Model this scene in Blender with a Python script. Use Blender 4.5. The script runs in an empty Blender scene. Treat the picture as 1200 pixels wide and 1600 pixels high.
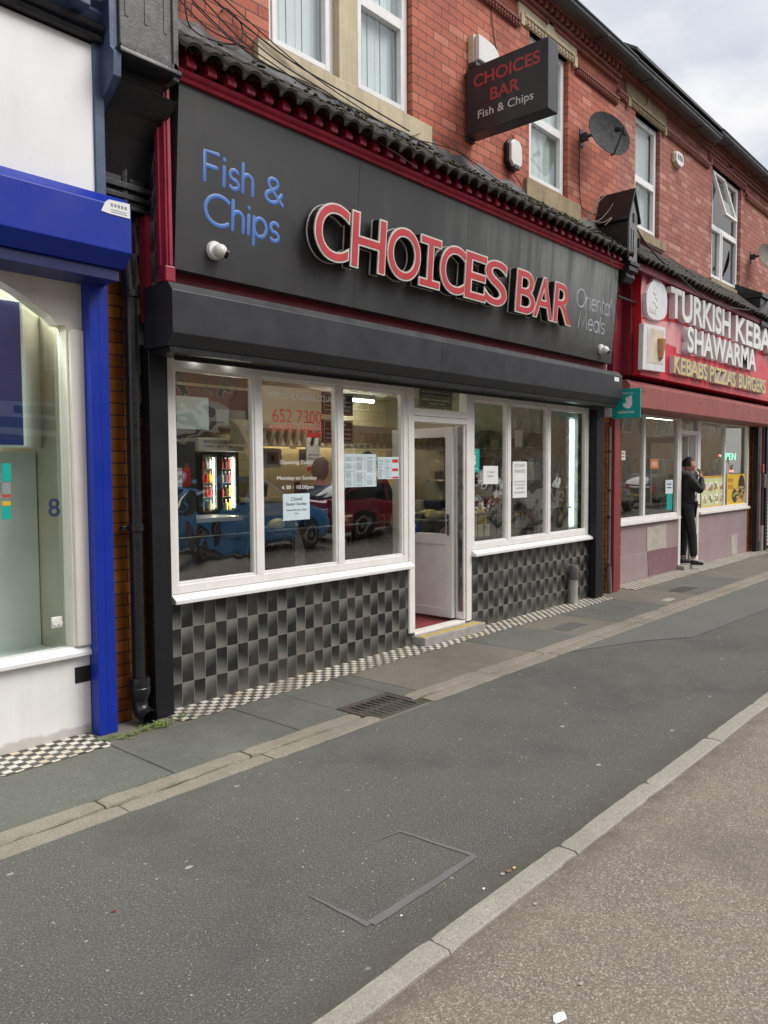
import bpy, bmesh, math, random
from mathutils import Vector, Matrix
random.seed(7)
R=math.radians
scene=bpy.context.scene
COL=scene.collection
# ---------------------------------------------------------------- camera
F_PX,PITCH,YAW,ROLL=1228.1,R(3.0567),R(41.4107),R(.3557)
CAM=Vector((-3.078,-4.656,1.65))
_fh=Vector((math.cos(YAW),math.sin(YAW),0)); _up=Vector((0,0,1))
_f=math.cos(PITCH)*_fh-math.sin(PITCH)*_up
_r=_f.cross(_up).normalized(); _d=-_r.cross(_f)
AX=math.cos(ROLL)*_r+math.sin(ROLL)*_d; AY=-math.sin(ROLL)*_r+math.cos(ROLL)*_d; AF=_f
cd=bpy.data.cameras.new('camera'); cam=bpy.data.objects.new('camera',cd); COL.objects.link(cam)
cd.sensor_fit='VERTICAL'; cd.sensor_height=36; cd.sensor_width=27; cd.lens=36*F_PX/1600
cd.clip_start=.05; cd.clip_end=500
m=Matrix((( AX.x,-AY.x,-AF.x,CAM.x),(AX.y,-AY.y,-AF.y,CAM.y),(AX.z,-AY.z,-AF.z,CAM.z),(0,0,0,1)))
cam.matrix_world=m
scene.camera=cam
scene.render.resolution_x=768; scene.render.resolution_y=1024
def ray(x,y): return AX*(x-600)+AY*(y-800)+AF*F_PX
def P(x,y,Y=0.0):                       # photograph pixel -> point on the vertical plane y=Y
    r=ray(x,y); return CAM+r*((Y-CAM.y)/r.y)
def G(x,y,Z=0.0):                       # photograph pixel -> point at height Z
    r=ray(x,y); return CAM+r*((Z-CAM.z)/r.z)
def S(x,y,X):                           # photograph pixel -> point on plane x=X
    r=ray(x,y); return CAM+r*((X-CAM.x)/r.x)
# ---------------------------------------------------------------- light
w=bpy.data.worlds.new('World'); scene.world=w; w.use_nodes=True
nt=w.node_tree; nt.nodes.clear()
N=nt.nodes.new; L=nt.links.new
out=N('ShaderNodeOutputWorld'); bg=N('ShaderNodeBackground'); sky=N('ShaderNodeTexSky')
SUN_EL,SUN_AZ=48,148   # azimuth measured from +Y clockwise (towards +X)
sky.sky_type='NISHITA'; sky.sun_disc=False; sky.sun_elevation=R(SUN_EL); sky.sun_rotation=R(SUN_AZ)
sky.air_density=1.0; sky.dust_density=1.5; sky.ozone_density=1.0
tc=N('ShaderNodeTexCoord'); mp=N('ShaderNodeMapping'); mp.inputs['Scale'].default_value=(1.0,1.0,2.2); mp.inputs['Location'].default_value=(.35,.2,.1)
no=N('ShaderNodeTexNoise'); no.inputs['Scale'].default_value=2.3; no.inputs['Detail'].default_value=7; no.inputs['Roughness'].default_value=.55
ra=N('ShaderNodeValToRGB'); ra.color_ramp.elements[0].position=.44; ra.color_ramp.elements[0].color=(.62,.62,.62,1); ra.color_ramp.elements[1].position=.56
no2=N('ShaderNodeTexNoise'); no2.inputs['Scale'].default_value=3.6; no2.inputs['Detail'].default_value=6
ra2=N('ShaderNodeValToRGB'); ra2.color_ramp.elements[0].position=.33; ra2.color_ramp.elements[0].color=(7.0,7.0,7.15,1); ra2.color_ramp.elements[1].position=.64; ra2.color_ramp.elements[1].color=(9.2,9.1,8.9,1)
mx=N('ShaderNodeMixRGB')
L(tc.outputs['Generated'],mp.inputs[0]); L(mp.outputs[0],no.inputs['Vector']); L(mp.outputs[0],no2.inputs['Vector'])
L(no.outputs['Fac'],ra.inputs[0]); L(no2.outputs['Fac'],ra2.inputs[0])
L(ra.outputs[0],mx.inputs[0]); L(sky.outputs[0],mx.inputs[1]); L(ra2.outputs[0],mx.inputs[2])
L(mx.outputs[0],bg.inputs[0]); L(bg.outputs[0],out.inputs[0]); bg.inputs[1].default_value=.086
sl=bpy.data.lights.new('sun','SUN'); sl.energy=1.9; sl.angle=R(34); sl.color=(1,.965,.91)
so=bpy.data.objects.new('sun',sl); COL.objects.link(so)
az=R(SUN_AZ); el=R(SUN_EL)
sd=Vector((math.sin(az)*math.cos(el),math.cos(az)*math.cos(el),math.sin(el)))
so.rotation_euler=sd.to_track_quat('Z','Y').to_euler(); so.location=(0,-6,12)
vs=scene.view_settings; vs.view_transform='Standard'; vs.look='None'; vs.gamma=1; vs.exposure=0.6
# ---------------------------------------------------------------- materials
def _mk(name):
    m=bpy.data.materials.new(name); m.use_nodes=True; return m,m.node_tree,m.node_tree.nodes['Principled BSDF']
class NT:
    def __init__(s,name):
        s.m,s.t,s.b=_mk(name); s.N=s.t.nodes.new; s.L=s.t.links.new
        s.g=s.N('ShaderNodeNewGeometry')
    def pos(s): return s.g.outputs['Position']
    def sc(s,scale):                       # scaled world position
        v=s.N('ShaderNodeVectorMath'); v.operation='MULTIPLY'; s.L(s.pos(),v.inputs[0])
        v.inputs[1].default_value=scale if hasattr(scale,'__len__') else (scale,)*3; return v.outputs[0]
    def noise(s,scale,detail=4,rough=.55,vec=None):
        n=s.N('ShaderNodeTexNoise'); s.L(vec if vec is not None else s.pos(),n.inputs['Vector'])
        n.inputs['Scale'].default_value=scale; n.inputs['Detail'].default_value=detail; n.inputs['Roughness'].default_value=rough
        return n.outputs['Fac']
    def ramp(s,fac,stops):
        r=s.N('ShaderNodeValToRGB'); s.L(fac,r.inputs[0]); e=r.color_ramp.elements
        while len(e)<len(stops): e.new(.5)
        for i,(p,c) in enumerate(stops):
            e[i].position=p; c=c if hasattr(c,'__len__') else (c,c,c); e[i].color=(*c,1)
        return r.outputs[0]
    def mix(s,f,a,b,mode='MIX'):
        x=s.N('ShaderNodeMixRGB'); x.blend_type=mode
        for v,i in((f,0),(a,1),(b,2)):
            if hasattr(v,'is_output'): s.L(v,x.inputs[i])
            elif i==0: x.inputs[0].default_value=v
            else: x.inputs[i].default_value=(*v,1)
        return x.outputs[0]
    def math(s,op,a,b=0.0,c=None):
        x=s.N('ShaderNodeMath'); x.operation=op
        for i,v in enumerate((a,b,c)):
            if v is None: continue
            if hasattr(v,'is_output'): s.L(v,x.inputs[i])
            else: x.inputs[i].default_value=v
        return x.outputs[0]
    def sep(s,v):
        x=s.N('ShaderNodeSeparateXYZ'); s.L(v,x.inputs[0]); return x.outputs
    def comb(s,a,b,c):
        x=s.N('ShaderNodeCombineXYZ')
        for i,v in enumerate((a,b,c)):
            if hasattr(v,'is_output'): s.L(v,x.inputs[i])
            else: x.inputs[i].default_value=v
        return x.outputs[0]
    def wn(s,v):
        x=s.N('ShaderNodeTexWhiteNoise'); s.L(v,x.inputs['Vector']); return x.outputs['Value']
    def bump(s,h,strength=.3,dist=.01):
        b=s.N('ShaderNodeBump'); s.L(h,b.inputs['Height']); b.inputs['Strength'].default_value=strength; b.inputs['Distance'].default_value=dist
        s.L(b.outputs[0],s.b.inputs['Normal']); return b
    def col(s,c):
        if hasattr(c,'is_output'): s.L(c,s.b.inputs['Base Color'])
        else: s.b.inputs['Base Color'].default_value=(*c,1)
    def rough(s,r):
        if hasattr(r,'is_output'): s.L(r,s.b.inputs['Roughness'])
        else: s.b.inputs['Roughness'].default_value=r
    def vor(s,scale,feature='F1',vec=None,rnd=1):
        v=s.N('ShaderNodeTexVoronoi'); v.feature=feature; s.L(vec if vec is not None else s.pos(),v.inputs['Vector']); v.inputs['Scale'].default_value=scale; v.inputs['Randomness'].default_value=rnd; return v
def M(name,c,c2=None,scale=4,rough=.55,metal=0,bump=0,bscale=60,bdist=.004,streak=0,spec=None,speck=0,scuff=0):
    k=NT(name); c2=c2 or tuple(x*.86 for x in c)
    n=k.noise(scale,6,.6); col=k.mix(k.ramp(n,[(.35,0),(.68,1)]),c,c2)
    if streak:
        s=k.noise(1,5,.6,k.sc((9,9,.7))); col=k.mix(k.ramp(s,[(.50,0),(.72,streak)]),col,tuple(x*.45 for x in c))
    if speck:
        s=k.noise(70,3,.7); col=k.mix(k.ramp(s,[(.63,0),(.72,speck)]),col,tuple(min(1,x*.3) for x in c))
    if scuff:
        s=k.noise(1,4,.8,k.sc((34,34,9))); col=k.mix(k.ramp(s,[(.66,0),(.72,scuff)]),col,tuple(min(1,x*1.6+.10) for x in c)); s=k.noise(1,5,.7,k.sc((3,3,1.2))); col=k.mix(k.ramp(s,[(.50,0),(.75,scuff*.7)]),col,tuple(x*.6+.02 for x in c))
    k.col(col); n2=k.noise(scale*2.3,4); k.rough(k.ramp(n2,[(.3,max(.02,rough-.08)),(.7,min(1,rough+.1))])); k.b.inputs['Metallic'].default_value=metal
    if spec is not None: k.b.inputs['Specular IOR Level'].default_value=spec
    if bump: k.bump(k.noise(bscale,4),bump,bdist)
    return k.m
def emit(name,c,s):
    k=NT(name); k.col((.8,.8,.8)); k.b.inputs['Emission Color'].default_value=(*c,1); k.b.inputs['Emission Strength'].default_value=s; return k.m
def brick_mat(name,cols,bw,bh,mortar,mcol,axis='x',bump=.5,rough=.75,dirt=.5,msm=.1,ox=0.0):
    k=NT(name); s=k.sep(k.pos()); u=s[0] if axis=='x' else s[1]
    v=k.comb(k.math('ADD',u,ox),s[2],0)
    b=k.N('ShaderNodeTexBrick'); k.L(v,b.inputs['Vector']); b.inputs['Scale'].default_value=1; b.inputs['Brick Width'].default_value=bw; b.inputs['Row Height'].default_value=bh
    b.inputs['Mortar Size'].default_value=mortar; b.inputs['Mortar Smooth'].default_value=msm; b.offset=.5; b.inputs['Bias'].default_value=0
    b.inputs['Color1'].default_value=(0,0,0,1); b.inputs['Color2'].default_value=(1,1,1,1); b.inputs['Mortar'].default_value=(.5,.5,.5,1)
    c=k.ramp(b.outputs['Color'],[(i/(len(cols)-1),c) for i,c in enumerate(cols)])
    n=k.noise(3,6,.65); c=k.mix(k.ramp(n,[(.40,0),(.75,dirt)]),c,tuple(x*.55 for x in cols[0]))
    n=k.noise(45,4,.7); c=k.mix(k.ramp(n,[(.45,0),(.75,.35)]),c,tuple(min(1,x*1.35) for x in cols[-1]))
    sp=k.noise(1,5,.7,k.sc((5,5,14))); c=k.mix(k.ramp(sp,[(.70,0),(.76,.28)]),c,(.45,.38,.33))
    c=k.mix(b.outputs['Fac'],c,mcol); k.col(c); k.rough(rough)
    h=k.math('SUBTRACT',k.math('MULTIPLY',k.noise(30,5,.6),.35),b.outputs['Fac']); k.bump(h,bump,.006)
    return k.m
mats={}
mats['brick']=brick_mat('red_brick',[(.30,.070,.042),(.45,.125,.072),(.38,.095,.060),(.47,.125,.070),(.56,.22,.15)],.236,.0836,.0045,(.085,.035,.03),dirt=.4,rough=.8)
mats['brick_pink']=brick_mat('weathered_red_brick',[(.26,.080,.058),(.37,.125,.09),(.30,.10,.08),(.38,.14,.10),(.48,.25,.20)],.236,.0836,.0045,(.08,.045,.04),dirt=.35,rough=.85,ox=.11)
mats['brick_glazed']=brick_mat('glazed_brown_brick',[(.20,.068,.012),(.27,.10,.018),(.16,.05,.012),(.24,.085,.018)],.225,.0775,.004,(.02,.017,.015),dirt=.7,rough=.18,bump=.35)
mats['brick_far']=brick_mat('opposite_brick',[(.42,.12,.08),(.52,.17,.11),(.46,.14,.10)],.23,.08,.008,(.2,.16,.13),dirt=.3)
mats['brick_brown']=brick_mat('opposite_brown_brick',[(.32,.19,.12),(.42,.26,.17),(.36,.22,.15)],.23,.08,.008,(.15,.12,.1),dirt=.3)
def tile_wall():
    k=NT('metallic_check_tile'); s=k.sep(k.pos()); TW,TH=.0978,.193
    x=k.math('ADD',s[0],s[1]); u=k.math('DIVIDE',k.math('ADD',x,9.78-.0562),TW); v=k.math('DIVIDE',k.math('ADD',s[2],1.93-.17),TH)
    fu=k.math('FLOOR',u); fv=k.math('FLOOR',v); par=k.math('MODULO',fu,2.0)
    ru=k.math('FRACT',u); rv=k.math('FRACT',v); rnd=k.wn(k.comb(fu,fv,0)); rnd2=k.wn(k.comb(fv,fu,5.0))
    # printed black-to-silver fade on every tile, flipped on alternate columns
    t=k.math('ADD',k.math('MULTIPLY',par,k.math('SUBTRACT',1.0,rv)),k.math('MULTIPLY',k.math('SUBTRACT',1.0,par),rv))
    t=k.math('ADD',t,k.math('MULTIPLY',k.math('SUBTRACT',ru,.5),-.22)); t=k.math('ADD',t,k.math('MULTIPLY',k.math('SUBTRACT',rnd,.5),.16))
    t=k.math('ADD',t,k.math('MULTIPLY',k.math('SUBTRACT',k.noise(14,3),.5),.25))
    c=k.ramp(t,[(.40,(.012,.012,.013)),(.62,(.050,.058,.056)),(.80,(.120,.116,.108)),(1,(.190,.182,.168))])
    c=k.mix(k.ramp(rnd2,[(.62,0),(1,.45)]),c,(.065,.062,.058))
    c=k.mix(k.math('MULTIPLY',k.ramp(k.noise(90,4,.7),[(.45,0),(.7,.35)]),t),c,(.10,.095,.09))
    eu=k.math('MINIMUM',ru,k.math('SUBTRACT',1.0,ru)); ev=k.math('MINIMUM',rv,k.math('SUBTRACT',1.0,rv))
    gu=k.math('LESS_THAN',eu,.018); gv=k.math('LESS_THAN',ev,.0095); gr=k.math('MAXIMUM',gu,gv)
    c=k.mix(gr,c,(.20,.19,.17))
    d=k.ramp(k.noise(2.5,5,.6),[(.45,0),(.8,.35)]); c=k.mix(d,c,(.14,.125,.105))
    low=k.ramp(s[2],[(0,.55),(.12,0)]); lown=k.math('MULTIPLY',low,k.noise(18,4)); c=k.mix(lown,c,(.13,.11,.09))
    k.col(c); k.rough(k.ramp(k.noise(160,3,.7),[(.3,.22),(.7,.42)])); k.bump(k.math('SUBTRACT',k.math('MULTIPLY',k.noise(220,3),.15),gr),.35,.003)
    return k.m
mats['tilewall']=tile_wall()
def mosaic():
    k=NT('black_white_mosaic'); s=k.sep(k.pos()); T=.0515
    wob=k.math('MULTIPLY',k.math('SUBTRACT',k.noise(2.2,2),.5),.014)
    u=k.math('DIVIDE',k.math('ADD',k.math('ADD',s[0],wob),10.0),T); v=k.math('DIVIDE',k.math('ADD',k.math('ADD',s[1],wob),T*60),T)
    fu=k.math('FLOOR',u); fv=k.math('FLOOR',v); par=k.math('MODULO',k.math('ADD',fu,fv),2.0); rnd=k.wn(k.comb(fu,fv,3.0))
    wt=k.ramp(rnd,[(0,(.60,.57,.48)),(.5,(.72,.70,.63)),(.85,(.66,.60,.46)),(1,(.55,.46,.32))]); bk=k.ramp(rnd,[(0,(.035,.033,.033)),(1,(.10,.09,.085))])
    c=k.mix(par,bk,wt)
    ru=k.math('FRACT',u); rv=k.math('FRACT',v)
    e=k.math('MINIMUM',k.math('MINIMUM',ru,k.math('SUBTRACT',1.0,ru)),k.math('MINIMUM',rv,k.math('SUBTRACT',1.0,rv)))
    gr=k.math('LESS_THAN',e,.035); c=k.mix(gr,c,(.12,.11,.095))
    c=k.mix(k.ramp(k.noise(1.7,6,.65),[(.5,0),(.72,.75)]),c,(.17,.15,.12))
    c=k.mix(k.ramp(k.noise(25,5,.7),[(.5,0),(.75,.5)]),c,(.14,.125,.10)); k.col(c); k.rough(.55); k.bump(k.math('SUBTRACT',k.math('MULTIPLY',k.noise(60,3),.3),gr),.3,.003)
    return k.m
mats['mosaic']=mosaic()
def asphalt(name,c,c2,spk,gum=.0,big=1.2,sscale=170,amt=.5,stain=.0,grime=None):
    k=NT(name)
    col=k.mix(k.ramp(k.noise(big,6,.65),[(.35,0),(.70,1)]),c,c2)
    col=k.mix(k.ramp(k.noise(sscale,3,.75),[(.52,0),(.68,amt)]),col,spk)
    col=k.mix(k.ramp(k.noise(sscale*1.7,2,.8),[(.30,amt*.9),(.42,0)]),col,tuple(x*.35 for x in c))
    gr_=k.noise(100,6,.9); col=k.mix(1.0,col,k.ramp(gr_,[(.34,.40),(.50,1.0),(.68,1.0)]),'MULTIPLY'); col=k.mix(k.ramp(gr_,[(.54,0),(.70,amt*.55)]),col,spk)
    if gum:
        for sc_,rad,thr,cl in((5.5,.10,.50,None),(17,.12,.62,(.36,.355,.33)),(42,.17,.80,(.52,.51,.47)),(95,.22,.90,(.62,.60,.55))):
            vv=k.sc((sc_,sc_*1.35,sc_)); v=k.vor(1,vec=vv); p_=k.sep(v.outputs['Position']); r1=k.wn(v.outputs['Position'])
            m_=k.math('LESS_THAN',k.math('ADD',v.outputs['Distance'],k.math('MULTIPLY',k.noise(sc_*6,2),.10)),k.math('ADD',k.math('MULTIPLY',r1,rad),.05))
            k2=k.wn(k.comb(p_[1],p_[0],1.0)); sel=k.math('GREATER_THAN',k2,thr)
            cc=cl if cl else k.mix(r1,(.15,.15,.14),(.33,.33,.31))
            col=k.mix(k.math('MULTIPLY',k.math('MULTIPLY',m_,sel),gum),col,cc)
    if stain: col=k.mix(k.ramp(k.noise(.55,5,.7),[(.50,0),(.62,stain)]),col,tuple(x*.72 for x in c2)); col=k.mix(k.ramp(k.noise(5,6,.75),[(.50,0),(.72,stain*.8)]),col,tuple(min(1,x*1.22) for x in c))
    if grime is not None:
        mr=k.N('ShaderNodeMapRange'); k.L(k.sep(k.pos())[1],mr.inputs[0]); mr.inputs[1].default_value=grime[0]; mr.inputs[2].default_value=grime[1]; mr.inputs[3].default_value=1; mr.inputs[4].default_value=0
        col=k.mix(k.math('MULTIPLY',mr.outputs[0],k.ramp(k.noise(7,5,.7),[(.35,.15),(.65,.9)])),col,grime[2])
    k.col(col); k.rough(.88); k.bump(k.math('ADD',k.noise(sscale*.8,4,.7),k.math('MULTIPLY',k.noise(14,4),.6)),.55,.006); return k.m
mats['asphalt']=asphalt('dark_asphalt',(.098,.096,.088),(.076,.075,.069),(.27,.26,.235),gum=1.0,amt=.95,sscale=120,stain=.5,grime=(-2.98,-2.80,(.075,.068,.052)))
mats['asphalt_patch']=asphalt('asphalt_patch',(.150,.150,.138),(.125,.125,.115),(.20,.195,.185),gum=.6,amt=.35)
mats['slab_dark']=asphalt('green_grey_paving',(.135,.138,.118),(.105,.108,.094),(.25,.25,.22),gum=.6,amt=.8,stain=.5)
mats['slab_tan']=asphalt('buff_paving',(.185,.165,.135),(.150,.135,.112),(.29,.26,.22),gum=.5,amt=.75,stain=.5)
mats['edging']=asphalt('buff_edging_stone',(.275,.245,.20),(.215,.19,.155),(.42,.38,.32),amt=.75,sscale=120,big=3,stain=.5,gum=.2)
mats['kerb']=asphalt('pale_kerb_stone',(.37,.35,.30),(.27,.255,.22),(.50,.47,.40),amt=.8,sscale=130,big=5,stain=.5,gum=.2)
mats['road']=asphalt('aggregate_road',(.215,.188,.148),(.165,.143,.112),(.55,.50,.42),gum=.7,amt=1.0,sscale=120,big=2.0,stain=.45,grime=(-3.10,-3.25,(.12,.10,.075)))
mats['farroad']=asphalt('far_road',(.12,.12,.115),(.10,.10,.095),(.2,.2,.19),amt=.4)
mats['soil']=M('moss_soil',(.07,.065,.04),(.045,.06,.02),30,.95,bump=.6,bscale=120)
mats['upvc']=M('white_upvc',(.82,.80,.78),(.74,.72,.69),6,.32,streak=.06)
mats['upvc_clean']=M('white_upvc_clean',(.78,.78,.78),(.72,.72,.72),3,.3)
mats['cream_board']=M('cream_painted_board',(.60,.55,.47),(.52,.47,.40),5,.5,streak=.3)
mats['sill_stone']=M('cream_painted_stone',(.60,.52,.36),(.50,.43,.29),5,.8,bump=.3,bscale=40,streak=.5,speck=.3)
mats['lintel_stone']=M('weathered_stone',(.36,.29,.18),(.24,.19,.12),7,.9,bump=.5,bscale=30,streak=.6,speck=.4)
mats['brick_trim']=M('moulded_red_brick',(.30,.105,.08),(.18,.065,.055),9,.85,bump=.5,bscale=25,streak=.4)
mats['dark_metal']=M('anthracite_metal',(.010,.011,.014),(.008,.008,.010),2,.42,streak=.2,spec=.35,scuff=.25)
mats['shutter_metal']=M('anthracite_shutter_box',(.027,.028,.033),(.020,.021,.026),2,.38,streak=.25,spec=.5,scuff=.22)
def fascia_mat():
    k=NT('black_fascia_panel'); s=k.sep(k.pos())
    c=k.mix(k.ramp(k.noise(1.6,5,.6),[(.35,0),(.7,1)]),(.030,.0305,.032),(.040,.041,.043))
    st=k.noise(1,6,.65,k.sc((7,7,.35)))
    right=k.ramp(s[0],[(.2,0),(.72,1)]) # dummy replaced below
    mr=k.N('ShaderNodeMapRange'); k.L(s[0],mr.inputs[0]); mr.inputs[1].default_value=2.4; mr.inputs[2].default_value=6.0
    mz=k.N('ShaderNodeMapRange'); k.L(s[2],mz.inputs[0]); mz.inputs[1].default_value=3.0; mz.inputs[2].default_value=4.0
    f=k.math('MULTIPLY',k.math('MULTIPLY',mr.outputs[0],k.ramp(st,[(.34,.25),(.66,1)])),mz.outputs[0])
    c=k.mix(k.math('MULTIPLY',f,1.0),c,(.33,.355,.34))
    c=k.mix(k.ramp(st,[(.56,0),(.75,.25)]),c,(.11,.11,.11))
    st2=k.noise(1,5,.6,k.sc((26,26,.9))); ff=k.math('MULTIPLY',k.ramp(st2,[(.58,0),(.70,.8)]),f); c=k.mix(ff,c,(.06,.065,.06))
    k.col(c); k.rough(k.ramp(k.noise(3,4),[(.3,.36),(.7,.5)])); k.b.inputs['Specular IOR Level'].default_value=.5
    return k.m
mats['fascia']=fascia_mat()
mats['return_dark']=M('letter_return',(.035,.035,.034),(.02,.02,.02),4,.3,metal=.6)
mats['letter_red']=M('letter_red_face',(.55,.055,.068),(.47,.045,.058),6,.35,streak=.1)
mats['letter_white']=M('letter_white_trim',(.70,.68,.63),(.55,.52,.46),12,.35,speck=.2)
mats['letter_blue']=M('letter_blue',(.085,.20,.55),(.075,.17,.48),8,.4)
mats['letter_grey']=M('letter_faded_silver',(.46,.47,.53),(.28,.29,.33),14,.4)
mats['sign_red']=M('sign_text_red',(.42,.05,.06),None,8,.4)
mats['sign_white']=M('sign_text_white',(.72,.72,.72),None,8,.4)
mats['hang_black']=M('hanging_sign_black',(.032,.032,.038),(.026,.026,.031),3,.35,streak=.25)
mats['red_wood']=M('crimson_gloss_wood',(.34,.018,.045),(.25,.014,.035),7,.32,bump=.25,bscale=25,speck=.25,streak=.2)
mats['red_dark']=M('dark_red_paint',(.22,.012,.028),(.15,.01,.02),6,.45)
def rooftile():
    k=NT('mossy_roof_tile'); c=k.mix(k.ramp(k.noise(7,6,.7),[(.35,0),(.7,1)]),(.050,.042,.036),(.022,.020,.020))
    c=k.mix(k.ramp(k.noise(26,5,.7),[(.60,0),(.70,.65)]),c,(.14,.125,.09)); c=k.mix(k.ramp(k.noise(11,5,.7),[(.62,0),(.72,.55)]),c,(.06,.062,.022)); k.col(c); k.rough(.8); k.bump(k.noise(60,5,.7),.6,.01); return k.m
mats['rooftile']=rooftile()
mats['lead']=M('lead_flashing',(.11,.11,.115),(.06,.06,.065),6,.6,bump=.5,bscale=16,bdist=.02)
mats['slate']=M('roof_slate',(.07,.07,.08),(.05,.05,.055),5,.6)
mats['gutter']=M('black_gutter',(.045,.05,.055),(.03,.032,.035),5,.4,streak=.3)
mats['black_paint']=M('black_gloss_paint',(.015,.016,.019),(.009,.010,.012),8,.34,bump=.4,bscale=22,bdist=.005,speck=.1)
mats['grey_paint']=M('peeling_grey_paint',(.10,.10,.105),(.06,.06,.065),9,.5,bump=.35,bscale=60,bdist=.008,speck=.6,streak=.5)
mats['blue_paint']=M('faded_navy_paint',(.055,.085,.16),(.035,.055,.115),5,.5,bump=.4,bscale=20,streak=.4)
mats['pipe_black']=M('black_iron_pipe',(.013,.014,.016),(.009,.009,.010),12,.3,bump=.3,bscale=50,speck=.2)
mats['blue']=M('royal_blue_powder_coat',(.008,.030,.33),(.007,.027,.29),2,.33,streak=.10,spec=.3,scuff=.30)
mats['blue_dark']=M('navy_enamel',(.010,.018,.13),None,2,.4)
mats['white_panel']=M('white_sign_panel',(.80,.80,.82),(.74,.745,.76),1.2,.3,streak=.10)
def riser():
    k=NT('white_painted_riser'); s=k.sep(k.pos()); c=k.mix(k.ramp(k.noise(3,5),[(.4,0),(.7,1)]),(.80,.80,.79),(.74,.735,.72))
    st=k.noise(1,5,.6,k.sc((9,9,.7))); c=k.mix(k.ramp(st,[(.52,0),(.75,.18)]),c,(.45,.44,.41))
    sp=k.math('ADD',s[2],k.math('MULTIPLY',k.noise(9,5,.7),-.09)); c=k.mix(k.ramp(sp,[(0,.5),(.02,0)]),c,(.30,.26,.20))
    fx=k.math('FRACT',k.math('DIVIDE',k.math('ADD',s[0],10.0),.31)); c=k.mix(k.math('MULTIPLY',k.math('LESS_THAN',fx,.006),.35),c,(.35,.34,.32))
    c=k.mix(k.ramp(k.noise(60,4,.8),[(.70,0),(.76,.5)]),c,(.35,.30,.24)); k.col(c); k.rough(.5); return k.m
mats['white_wall']=riser()
mats['cream_frame']=M('cream_timber_frame',(.78,.74,.67),(.70,.66,.59),4,.5,streak=.15)
mats['cable']=M('black_cable',(.02,.02,.02),None,5,.6)
mats['cable_grey']=M('grey_cable',(.16,.15,.14),None,5,.6)
mats['dish']=M('grey_dish',(.020,.020,.023),(.014,.014,.016),8,.8,speck=.3)
mats['dish_old']=M('brown_grey_dish',(.15,.14,.12),(.10,.09,.075),9,.6,speck=.3)
mats['plastic_white']=M('white_plastic',(.76,.76,.74),(.68,.68,.65),8,.35,speck=.05)
mats['plastic_cream']=M('cream_plastic',(.66,.61,.44),(.55,.50,.36),8,.45)
mats['lens']=M('black_lens',(.01,.01,.012),None,5,.1)
mats['steel']=M('stainless_steel',(.45,.45,.46),(.36,.36,.37),3,.28,metal=.9)
mats['iron']=M('rusty_grate_iron',(.075,.062,.052),(.045,.038,.034),20,.7,bump=.5,bscale=60)
mats['pit']=M('drain_pit',(.01,.01,.01),None,5,.9)
mats['vent_grey']=M('grey_plastic_vent',(.12,.115,.11),None,10,.5)
mats['pvc_grime']=M('grimy_white_pipe',(.42,.41,.38),(.30,.29,.27),12,.5,streak=.3)
mats['teal']=M('teal_sign',(.005,.38,.33),None,4,.35)
mats['red_sign']=M('bright_red_sign',(.60,.015,.035),(.52,.012,.03),3,.3)
mats['pink_print']=M('pale_pink_print',(.68,.30,.31),(.62,.24,.26),2,.3)
mats['salmon']=M('salmon_shutter_box',(.32,.085,.075),(.26,.07,.062),3,.5,streak=.35)
mats['maroon']=M('maroon_post',(.26,.035,.04),(.20,.03,.035),6,.4)
mats['gold']=M('gold_letter',(.62,.50,.20),None,9,.35)
mats['acrylic']=M('white_acrylic',(.70,.70,.72),(.60,.60,.63),9,.3)
mats['pink_tile']=None
def pinktile():
    k=NT('pink_granite_tile'); b=k.N('ShaderNodeTexBrick'); s=k.sep(k.pos()); k.L(k.comb(s[0],s[2],0),b.inputs['Vector'])
    b.inputs['Scale'].default_value=1; b.inputs['Brick Width'].default_value=.62; b.inputs['Row Height'].default_value=.40; b.inputs['Mortar Size'].default_value=.004; b.offset=.0
    b.inputs['Color1'].default_value=(.34,.25,.26,1); b.inputs['Color2'].default_value=(.29,.21,.22,1); b.inputs['Mortar'].default_value=(.42,.36,.34,1)
    c=k.mix(k.ramp(k.noise(4,6,.65),[(.4,0),(.75,.45)]),b.outputs['Color'],(.22,.16,.165)); c=k.mix(k.ramp(k.noise(110,3),[(.5,0),(.7,.3)]),c,(.45,.38,.37)); k.col(c); k.rough(.5); return k.m
mats['pink_tile']=pinktile()
mats['mauve_tile']=M('mauve_tile',(.23,.12,.14),(.19,.10,.12),6,.5,bump=.1)
mats['render_bare']=M('bare_render',(.45,.42,.37),(.34,.31,.27),9,.85,bump=.4)
mats['paper']=M('white_paper',(.78,.80,.80),None,3,.7)
mats['paper_blue']=M('pale_blue_paper',(.60,.72,.76),None,3,.7)
mats['ink']=M('black_ink',(.03,.03,.035),None,3,.7)
mats['ink_grey']=M('grey_ink',(.25,.27,.28),None,3,.7)
mats['vinyl_white']=M('white_vinyl',(.78,.78,.76),None,3,.6)
mats['vinyl_grey']=M('frosted_vinyl',(.70,.72,.74),None,3,.6)
mats['vinyl_red']=M('red_vinyl',(.62,.03,.03),None,3,.5)
mats['navy_ink']=M('navy_ink',(.02,.03,.10),None,3,.5)
mats['carpet']=M('red_mat',(.22,.035,.04),(.17,.025,.03),20,.95,bump=.5)
mats['step']=M('concrete_step',(.36,.34,.32),(.27,.255,.24),10,.8,bump=.4,speck=.3)
mats['step_yellow']=M('worn_yellow_nosing',(.55,.38,.06),(.36,.28,.12),14,.7,speck=.4)
mats['room_wall']=M('cream_wall',(.52,.47,.37),(.46,.41,.32),2,.7)
mats['room_tile']=brick_mat('cream_kitchen_tile',[(.66,.60,.42),(.70,.64,.45),(.62,.57,.40)],.15,.15,.004,(.35,.32,.25),bump=.2,rough=.3,dirt=.1)
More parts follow.
